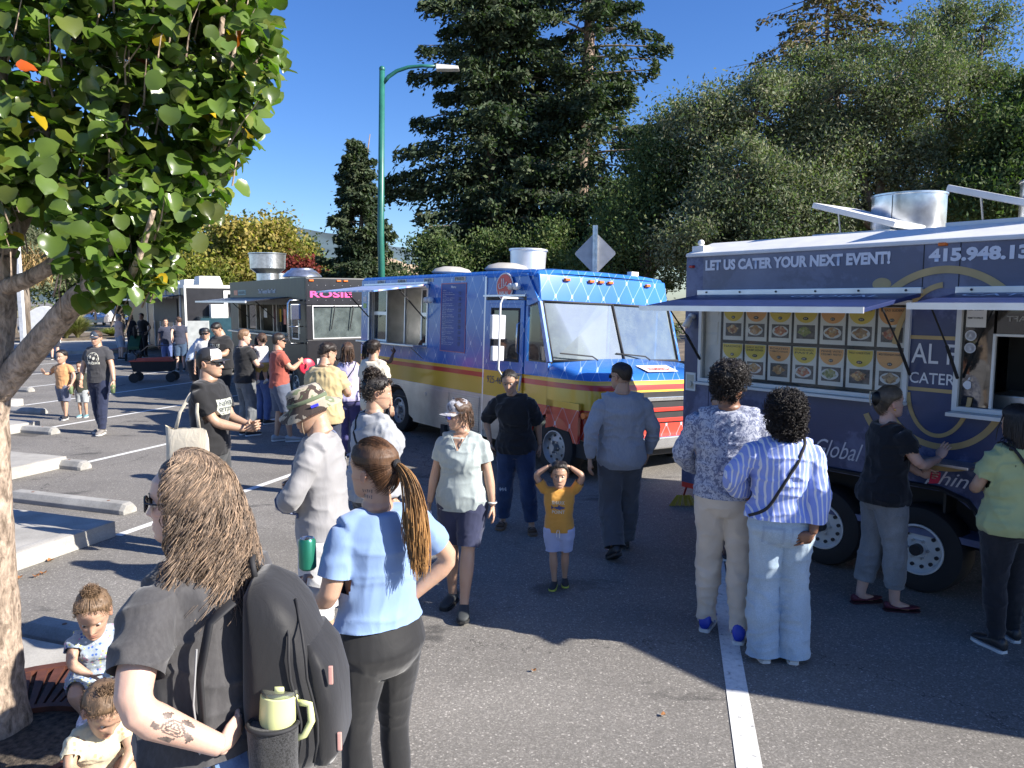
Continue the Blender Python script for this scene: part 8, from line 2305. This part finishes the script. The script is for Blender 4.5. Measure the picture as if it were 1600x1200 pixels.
# woman in green tee at the right edge
Gr = Person('woman with straight black hair and sage green tee at the right edge of the frame', feet(1566, 1008), 6, 1.61, 'f', wt=1.16, vox=.009, skin_='tan', head=(12, 2, 0), group=G_Q1,
   L_=dict(to=(-.08,.27,1.10), el=(-1,-.5,-.9)), R_=dict(to=(.08,.27,1.10), el=(1,-.5,-.9)), LF=dict(to=(-.10,-.06,0)), RF=dict(to=(.13,.08,0)))
Gr.shirt(cloth('sage_green_tee', (.40, .45, .22), wr=.35), .66, -.10, .026, .01, amp=.016); Gr.pants(cloth('black_jeans', (.012, .013, .017), 'denim', col2=(.03, .03, .035)), loose=.014); Gr.shoes(M_DARK, M_SOLEW)
Gr.cap_hair('black', .018, .020, 'f', .002); Gr.falling('black', 620, .30, .0050, .004, .8, zmin=-.02, T=.018, steps=16, front=False, wl=1, out=.03)
Gr.line('cross_strap', [Gr.bend(vec(-.09, .04, 1.45)), Gr.bend(vec(-.085, -.08, 1.43)), Gr.bend(vec(.02, -.145, 1.27)), Gr.bend(vec(.15, -.13, 1.08))], .016, M_STRAP, 6, .3, sub=8, onto=True)
# half-hidden sweeper behind the couple
Sw = Person('person in dark jeans mostly hidden behind the afro man, holding a broom', feet(1124, 866), 150, 1.52, 'm', vox=.013, skin_='tan', head=(0, 25, 0), lean=(12, 0, 0), R_=dict(to=(.16, .26, 1.05)), L_=dict(to=(-.02, .30, .95)))
Sw.shirt(BLKTEE, .6); Sw.pants(cloth('navy_work_jeans', (.015, .022, .05), 'denim')); Sw.shoes(M_DARK, M_SOLEW); Sw.cap_hair('dark')
br = thing('broom', 'yellow-bristled broom at the left corner of the navy trailer', 'broom', feet(1068, 790) + (0,)); b = MB(); b.tube([(0, 0, .12), (.22, -.30, 1.15)], .012, 8, mat('red_handle', (.45, .05, .03), .5)); b.build('handle', None, br, smooth=True)
b = MB()
for k in range(60):
 a = random.uniform(-.13,.13); c = random.uniform(-.03,.03); b.tube([(a * .6, c * .5,.12),(a * 1.25, c,0.0)],.004,3)
o = b.build('bristles', mat('yellow_bristle', (.50, .45, .06), .7), br); o['kind'] = 'stuff'
# toddlers at the tree
T1 = Person('toddler in blue floral dress with topknot, squatting by the wheel stop', (at_px(122, 3.78)[0], 3.80), 205, .92, 'f', 'toddler', vox=.0085, skin_='tan', hipz=.30, head=(-6, 26, 0), lean=(16, 0, 0), z0=.16,
   R_=dict(to=(.05,.34,.50), el=(1,0,.1), curl=.6), L_=dict(to=(-.22,.37,.54), el=(-1,.1,.1), curl=.5), RF=dict(to=(.13,.20,0), kn=(.5,1,.8)), LF=dict(to=(-.16,.22,0), kn=(-.5,1,.8)))
T1.shirt(cloth('blue_floral_dress', (.32, .38, .44), 'floral', col2=[(.05, .12, .35), (.55, .55, .12), (.45, .2, .35), (.6, .65, .7), (.06, .15, .18)], sc=62), .45, -.15, .03, .06, amp=.016, name='dress'); T1.pants(cloth('floral_leggings', (.32, .38, .44), 'floral', col2=[(.05, .12, .35), (.55, .55, .12), (.45, .2, .35)], sc=62), to=.9, loose=.012)
T1.shoes(mat('white_pink_clog', (.68, .60, .62), .5, var=.2, vscale=50), M_SOLEW)
GB = ('curly_bronze', (.15, .095, .055))
T1.pulled(GB,(0,-.02,.12),420,.0014, T=.010)
T1.cap_hair(GB, .010, .014, 'f', .006); T1.curls(GB, 500, (.004, .014), .0022, .008, L=.035); T1.curls(GB, 380, center=T1.tr([(0, -.02, .135)])[0], rad=np.array([.045, .045, .035]) * T1.hs, r=.0030, cr=.012, L=.04)
T2 = Person('toddler in pale yellow patterned tee with curly topknot, nearest the tree grate', (at_px(118, 3.12)[0], 3.10), -142, .88, 'f', 'toddler', vox=.0085, skin_='tan', hipz=.12, head=(14, 36, 0), lean=(16, 0, 0), z0=.16,
   R_=dict(to=(.10,.40,.36), el=(1,0,-.2), curl=.6), L_=dict(to=(-.08,.42,.34), el=(-1,0,-.2), curl=.6), RF=dict(to=(.12,.38,0), kn=(.4,1,1)), LF=dict(to=(-.14,.36,0), kn=(-.4,1,1)))
T2.shirt(cloth('pale_yellow_print', (.62, .56, .38), 'floral', col2=[(.62, .56, .38), (.6, .35, .2), (.62, .56, .38), (.5, .55, .3)], sc=55), .6, -.10, .028, .03, amp=.014); T2.pants(cloth('pink_frill_skirt', (.42, .25, .26), wr=.8), to=.8, loose=.06, amp=.02)
T2.shoes(mat('white_pink_clog', (.68, .60, .62), .5), M_SOLEW); T2.pulled(GB, (0, -.015, .115), 500, .0014, T=.012); T2.cap_hair(GB, .012, .016, 'f', .004); T2.curls(GB, 620, (.004, .013), .0022, .007, L=.04); T2.curls(GB, 260, center=T2.tr([(0, -.015, .125)])[0], rad=np.array([.055, .04, .022]) * T2.hs, r=.0030, cr=.010, L=.035)
# mid-distance people
def simple(label, loc, yaw, h, sex, shirt, pants, hair='dark', kind='adult', sleeve=.6, to=1.97, wt=1.0, cap=None, long=False, vox=.014, sk='tan', head=(0, 0, 0), lean=(0, 0, 0), group=None, shoe=None, loose=.022, pl=.018, gl=False, style=None, sole=None, hem=-.04, **k):
 P = Person(label, loc, yaw, h, sex, kind, wt, lean, head, skin_=sk, vox=vox, group=group, **k)
 P.shirt(shirt, sleeve, hem, loose,.006); P.pants(pants, to=to, loose=pl); P.shoes(shoe or M_DARK, sole or M_SOLEW)
 P.cap_hair(hair, .012 if sex == 'f' else .008, .020 if sex == 'f' else .018, style or ('f' if sex == 'f' else 'm'), .004)
 if long: P.falling(hair,160,.30 if long is True else long,.008,.006,.9, zmin=0, T=.014, steps=10, front=False, out=.04)
 if cap: P.cap_hat(cap)
 if gl: P.glasses()
 return P
GMID = 'people queuing between the black truck and the blue van'
TEEC = lambda n_, c, **k: cloth(n_, c, wr=.3, **k)
Rd = simple('man in brick red tee, black cap and grey-blue shorts holding a red frisbee', feet(440, 690), -62, 1.76, 'm', TEEC('brick_tee', (.34, .085, .06)), TEEC('slate_shorts', (.10, .12, .17)), to=.95, pl=.045, cap=M_DARK, gl=True, wt=1.12, vox=.012, group=GMID,
   R_=dict(to=(.06, .32, 1.28), el=(.8, -.4, -1), curl=.9), L_=dict(to=(-.03, .34, 1.20), el=(-.8, -.4, -1)), RF=dict(to=(.10, .12, 0)), LF=dict(to=(-.10, -.06, 0)), shoe=mat('grey_trainer', (.35, .37, .38), .7))
fb = thing('frisbee', 'red and pink disc held by the man in the brick red tee', 'frisbee', world(Rd, (.02, .44, 1.20)), 0); fb.rotation_euler = (R(90), R(10), R(35)); b = MB(); b.lathe((0, 0, 0), [(.13, -.02), (.135, -.005), (.12, .008), (0, .010)], 30); b.build('disc', mat('red_plastic', (.65, .04, .08), .35), fb, smooth=True);
Vm = simple('man in black vest and faded jeans carrying a small girl on his arm', feet(386, 680), -40, 1.80, 'm', TEEC('black_vest_tee', (.018, .018, .02)), cloth('faded_grey_jeans', (.12, .13, .14), 'denim', col2=(.26, .27, .28)), 'lightbrown', wt=1.1, vox=.012, sk='fair', head=(-18, 4, 0), group=GMID,
   R_=dict(to=(.10,.32,1.15), el=(.8,-.5,-1), hd=(-.6,.8,.1)), L_=dict(to=(-.10,.30,1.12), el=(-.8,-.5,-1)), pl=.026)
Gl = Person('little girl in white top and mustard bottoms carried by the man in the vest', tuple(world(Vm, (.10, .28, 0)).to_2d()), 60, .88, 'f', 'toddler', vox=.0095, skin_='fair', hipz=.55, head=(-20, 8, 0), z0=.93, group=GMID,
   R_=dict(to=(.10,.42,1.12), el=(1,-.2,-.4)), L_=dict(to=(-.16,.40,1.15), el=(-1,-.2,-.4)), RF=dict(to=(.20,.10,-.10), kn=(.4,1,.2), pitch=30), LF=dict(to=(-.18,.10,-.10), kn=(-.4,1,.2), pitch=30))
Gl.shirt(TEEC('white_top', (.66, .64, .64)), .5, .1, .024, .01); Gl.pants(TEEC('mustard_shorts', (.55, .38, .10)), to=.9, loose=.02, waist=.3); Gl.shoes(M_WHITE, M_SOLEW); Gl.cap_hair('brown', .012, .016, 'f'); Gl.ponytail('brown', (0, -.11, .03), .2, 60, .02, .006)
Vw = simple('dark-haired person in black top and blue jeans at the black truck window', feet(412, 662), -30, 1.66, 'f', TEEC('black_vest_tee', (.018, .018, .02)), cloth('mid_blue_jeans', (.08, .12, .28), 'denim', col2=(.18, .24, .42)), 'black', long=.25, group=GMID, pl=.02)
Km = simple('broad man in printed black tee looking down behind the trucker-cap man', at_px(345, 15.2), 160, 1.88, 'm', BLKTEE, TEEC('black_trousers', (.02, .02, .022)), 'black', wt=1.3, vox=.015, head=(-20, 35, 0), group=GMID, R_=dict(to=(.05, .3, 1.2)), L_=dict(to=(-.05, .3, 1.15)))
Km.text_decal(Km.so, 'TRUE', 'chest_lettering', mat('print_grey', (.42, .44, .38), .7), (0, 1.3), .22, .06); Km.text_decal(Km.so, 'GOOD', 'chest_lettering', mat('print_grey', (.42, .44, .38), .7), (0, 1.2), .22, .06)
simple('person in black cap and sunglasses with pale shirt, head just above the trucker cap', at_px(322, 16.4), 190, 1.70, 'm', TEEC('off_white_shirt', (.55, .55, .56)), TEEC('black_trousers', (.02, .02, .022)), 'black', cap=M_DARK, gl=True, group=GMID)
simple('person in pale blue-grey shirt and dark skirt leaning forward, left of the trucker-cap man', at_px(300, 17.8), -60, 1.70, 'f', TEEC('ice_blue_shirt', (.46, .52, .60)), TEEC('dark_skirt', (.03, .03, .032)), 'black', sleeve=1.2, lean=(28, 0, 0), head=(0, 10, 0), group=GMID, to=1.1, pl=.06)
simple('woman with long black hair facing the blue van queue, left of the lavender top', at_px(513, 11.4), 150, 1.66, 'f', TEEC('black_vest_tee', (.018, .018, .02)), TEEC('black_trousers', (.02, .02, .022)), 'black', long=.32, sk='tan', head=(-20, 0, 0), group=GMID)
Lv = simple('woman in lavender tank top seen from behind, dark auburn hair', at_px(543, 11.0), 8, 1.68, 'f', TEEC('lavender_tank', (.45, .42, .62)), TEEC('purple_skirt', (.05, .05, .16)), ('auburn', (.05, .022, .018)) if False else 'brown', sleeve=0, long=.28, group=GMID, wt=1.1, sk='olive')
Lv.line('cross_strap', [Lv.bend(vec(.12, .0, 1.46)), Lv.bend(vec(.05, -.13, 1.30)), Lv.bend(vec(-.12, -.13, 1.08))], .008, M_STRAP, 5, sub=8, onto=True)
Cr = simple('man in cream lace-hem shirt with cropped dark hair waiting at the blue van', at_px(584, 10.2), -30, 1.76, 'm', TEEC('cream_shirt', (.66, .60, .48)), TEEC('black_trousers', (.02, .02, .022)), 'dark', wt=1.05, head=(25, 6, 0), style='fade', group=GMID, vox=.012, sk='tan', loose=.032, hem=-.18)
Cr.curls('dark', 300, (.006, .016), .0045, .008, L=.03, style='fade')
rp = V0 + Matrix.Rotation(math.atan2(VF.y, VF.x), 3, 'Z') @ Vector((.35, -.62, 0))
simple('woman in pale sleeveless top reaching up to the blue van counter', (rp.x, rp.y), -45, 1.62, 'f', TEEC('pale_sleeveless', (.48, .42, .38)), TEEC('dark_skirt', (.03, .03, .032)), 'black', sleeve=0, long=.26, group=GMID, vox=.013, sk='mid', R_=dict(to=(.12, .42, 1.52), el=(.8, 0, -1)), L_=dict(to=(-.1, .25, 1.1)), head=(-10, -8, 0))
ck = V0 + Matrix.Rotation(math.atan2(VF.y, VF.x), 3, 'Z') @ Vector((.75, .55, 0))
simple('cook inside the blue van, leaning to the hatch counter', (ck.x, ck.y), 140, 1.6, 'm', TEEC('black_vest_tee', (.018, .018, .02)), TEEC('black_trousers', (.02, .02, .022)), 'black', z0=.64, sk='mid', lean=(12, 0, 0), head=(0, 10, 0), vox=.016, R_=dict(to=(.06, .52, 1.02)), L_=dict(to=(-.12, .5, 1.02)), group='food truck workers')
wk = B0 + Matrix.Rotation(math.atan2(BF.y, BF.x), 3, 'Z') @ Vector((-2.7, .5, 0))
simple('worker inside the black truck behind its counter', (wk.x, wk.y), 140, 1.6, 'm', TEEC('black_vest_tee', (.018, .018, .02)), TEEC('black_trousers', (.02, .02, .022)), 'black', z0=.6, vox=.018, group='food truck workers')
# left group walking
DN = cloth('navy_joggers', (.018, .024, .055), wr=.3)
Wm = simple('man in charcoal graphic tee, dark cap and navy joggers walking towards the camera', feet(160, 677), 176, 1.77, 'm', TEEC('charcoal_graphic_tee', (.045, .045, .05)), DN, 'brown', cap=mat('navy_cap', (.03, .045, .07), .7), wt=1.08, vox=.012, sk='tan', head=(0, 4, 0), shoe=mat('taupe_shoe', (.22, .20, .18), .7),
   RF=dict(to=(.08,-.12,0)), LF=dict(to=(-.10,.16,0)), R_=dict(to=(.24,.12,.92), el=(1,-1,0)), L_=dict(to=(-.33,.12,.90), el=(-1,-1,0)), pl=.022)
V, F = grid_art(40, 40, lambda x, y: (.38 < math.hypot(x - .5, y - .58) < .42) or (math.hypot(x - .5, y - .6) < .33 and math.sin(x * 21 + y * 9) + math.sin(y * 17 - x * 5) > .35) or (.05 < x < .95 and .18 < y < .32 and (int(x * 24) % 3 != 0))); Wm.decal(Wm.so, V, F, 'chest_print', M_PRW, (0, 1.27), .24, .24)
b = MB(); b.prism([(-.02, .104, .055), (.02, .104, .055), (0, .098, .075)], (0, .004, 0)); Wm.onhead('cap_logo', b, M_WHITE)
b_ = simple('boy in orange-tan tee and grey shorts waving, left of the capped man', feet(103, 655), 172, 1.36, 'm', TEEC('apricot_tee', (.52, .27, .12)), TEEC('grey_blue_shorts', (.13, .14, .19)), 'black', kind='child', to=.95, pl=.035, vox=.011, sk='tan', R_=dict(to=(.36, .18, 1.14), el=(.6, -1, -.6), hd=(.4, .2, 1), pn=(0, 1, 0), curl=.1), L_=dict(to=(-.30, .12, .88), el=(-1, -.6, 0)), RF=dict(to=(.09, -.12, 0)), LF=dict(to=(-.08, .10, 0)))
simple('small child half hidden between the waving boy and the capped man', feet(131, 652), 178, 1.12, 'm', TEEC('dark_olive_tee', (.05, .055, .04)), TEEC('pale_grey_shorts', (.35, .37, .38)), 'black', kind='child', to=.9, pl=.035, vox=.011, sk='tan', shoe=mat('teal_shoe', (.15, .30, .34), .6))
for lb, P, q in (('clear plastic cup of green drink swinging from the capped man', Wm, (-.33, .16, .78)), ('clear plastic cup carried by the waving boy', b_, (-.30, .14, .74))):
 c = thing('drink_cup', lb, 'cup', world(P, q)); b = MB(); b.lathe((0, 0, -.07), [(.030, 0), (.040, .13), (.042, .135), (.02, .15), (0, .15)], 16, glass_mat('cup_plastic_' + lb[:5], (.8, .9, .7), .35, (.45, .6, .3))); b.lathe((0, 0, -.065), [(.027, 0), (.034, .08), (0, .08)], 14, mat('lime_drink', (.35, .55, .08), .3)); b.build('cup', None, c, smooth=True)
 b = MB(); b.cyl((0, 0, .05), (.01, 0, .13), .004, 6); b.build('straw', M_WHITE, c)
simple('man in bright blue tee seen from behind under the tree branch', feet(86, 562), 8, 1.80, 'm', TEEC('bright_blue_tee', (.09, .20, .58)), TEEC('dark_shorts', (.03, .035, .05)), 'brown', to=.95, pl=.04, wt=1.15, vox=.018, sk='fair')
simple('man in pale peach tee and light shorts standing at the red kerb', feet(189, 562), -40, 1.76, 'm', TEEC('peach_tee', (.52, .38, .32)), TEEC('ice_shorts', (.30, .36, .45)), 'grey', to=.95, pl=.04, wt=1.15, vox=.018, sk='fair', cap=M_WHITE)
simple('person all in black beside the stroller, nearer the kerb end', feet(226, 558), 160, 1.78, 'm', BLKTEE, TEEC('black_trousers', (.02, .02, .022)), 'black', vox=.018, lean=(6, 0, 0), R_=dict(to=(.3, .1, 1.0)), L_=dict(to=(-.3, .1, 1.0)))
simple('second dark-clothed person just behind the stroller', feet(207, 552), 200, 1.70, 'f', BLKTEE, TEEC('black_trousers', (.02, .02, .022)), 'black', vox=.018, long=.25)
st = thing('stroller', 'dark child stroller with green seat lining at the red kerb', 'stroller', feet(212, 563) + (0,), R(15))
for x, y in ((-.25,-.4),(.25,-.4),(0,.45)):
 b = MB(); b.lathe((x, y, .14), [(.14, -.02), (.14, .02), (.1, .022), (0, .02)], 20, M_BLACK, 'x'); b.build('wheel', M_BLACK, st)
b = MB()
for x in (-.23,.23): b.tube([(x,-.45,.14),(x,-.1,.6),(x,.35,1.05),(x * .9,.5,1.05)],.018,6); b.tube([(x * .3,.45,.14),(x,-.1,.6)],.018,6)
b.tube([(-.21, .5, 1.05), (.21, .5, 1.05)], .02, 6); b.build('frame', M_DARK, st, smooth=True)
b = MB(); b.hexa([(-.2, -.3, .42), (.2, -.3, .42), (.2, .1, .5), (-.2, .1, .5)], [(-.2, -.32, .55), (.2, -.32, .55), (.2, .3, .95), (-.2, .3, .95)]); b.build('seat', mat('green_lining', (.03, .10, .05), .7), st, bevel=.03)
b = MB(); b.tube([(0, .05 + .25 * math.cos(a), .85 + .25 * math.sin(a)) for a in [0, .4, .8, 1.2, 1.6, 2.0]], .22, 10, flat=.2); b.build('canopy', M_DARK, st, smooth=True)
Wg = simple('man in navy tee and blue shorts pulling the wagon', feet(283, 580), 30, 1.76, 'm', TEEC('navy_tee_dull', (.035, .04, .065)), TEEC('steel_blue_shorts', (.05, .09, .16)), 'brown', to=.95, pl=.035, vox=.017, sk='fair', L_=dict(to=(-.28, -.36, 1.05), el=(-.4, -1, 0)), head=(20, 0, 0))
gb = simple('person with green backpack and jeans, left of the wagon puller', feet(262, 578), -150, 1.70, 'm', TEEC('navy_tee_dull', (.035, .04, .065)), cloth('mid_blue_jeans', (.08, .12, .28), 'denim', col2=(.18, .24, .42)), 'black', vox=.018)
gbp = at_person('backpack', 'dark green backpack on the person left of the wagon puller', 'backpack', gb); b = MB(); b.add(*ringmesh([(1.0, -.12, .0, .14), (1.05, -.17, .0, .16), (1.3, -.16, .0, .155), (1.42, -.10, .0, .12)])); b.v = [(y, x - .13, z) for x, y, z in b.v]; b.build('pack', cloth('forest_green_pack', (.02, .07, .035)), gbp, smooth=True)
wg = thing('wagon', 'red folding wagon with black wheels standing on the asphalt', 'wagon', feet(242, 596) + (0,), R(12))
M_WRED = mat('wagon_red', (.40, .07, .04), .7)
for x in (-.48,.48):
 for y in (-.26,.26):
  b = MB(); b.lathe((x, y, .13), [(.13, -.03), (.135, 0), (.13, .03), (.06, .035), (0, .035)], 20, M_BLACK, 'y'); b.build('wheel', M_BLACK, wg, smooth=True, auto=40)
b = MB(); b.hexa([(-.50, -.24, .30), (.50, -.24, .30), (.50, .24, .30), (-.50, .24, .30)], [(-.56, -.28, .58), (.56, -.28, .58), (.56, .28, .58), (-.56, .28, .58)]); b.build('basket', mat('wagon_black', (.02, .02, .022), .8), wg, bevel=.02)
b = MB(); frame = [(-.57, -.29, .60), (.57, -.29, .60), (.57, .29, .60), (-.57, .29, .60), (-.57, -.29, .60)]; b.tube(frame, .02, 6); b.build('rim_padding', M_WRED, wg)
b = MB(); b.hexa([(-.5, -.22, .56), (.5, -.22, .56), (.5, .22, .56), (-.5, .22, .56)], [(-.4, -.15, .68), (.45, -.15, .70), (.45, .15, .70), (-.4, .15, .66)]); b.build('folded_blanket', M_WRED, wg, bevel=.04)
b = MB(); b.tube([(-.56, 0, .35), (-.45, 0, .75), (-.15, 0, 1.0), (.5, 0, 1.03), (.62, 0, 1.02)], .014, 6); b.tube([(-.5, -.24, .3), (-.48, -.26, .13)], .014, 6); b.build('pull_bar', M_DARK, wg, smooth=True)
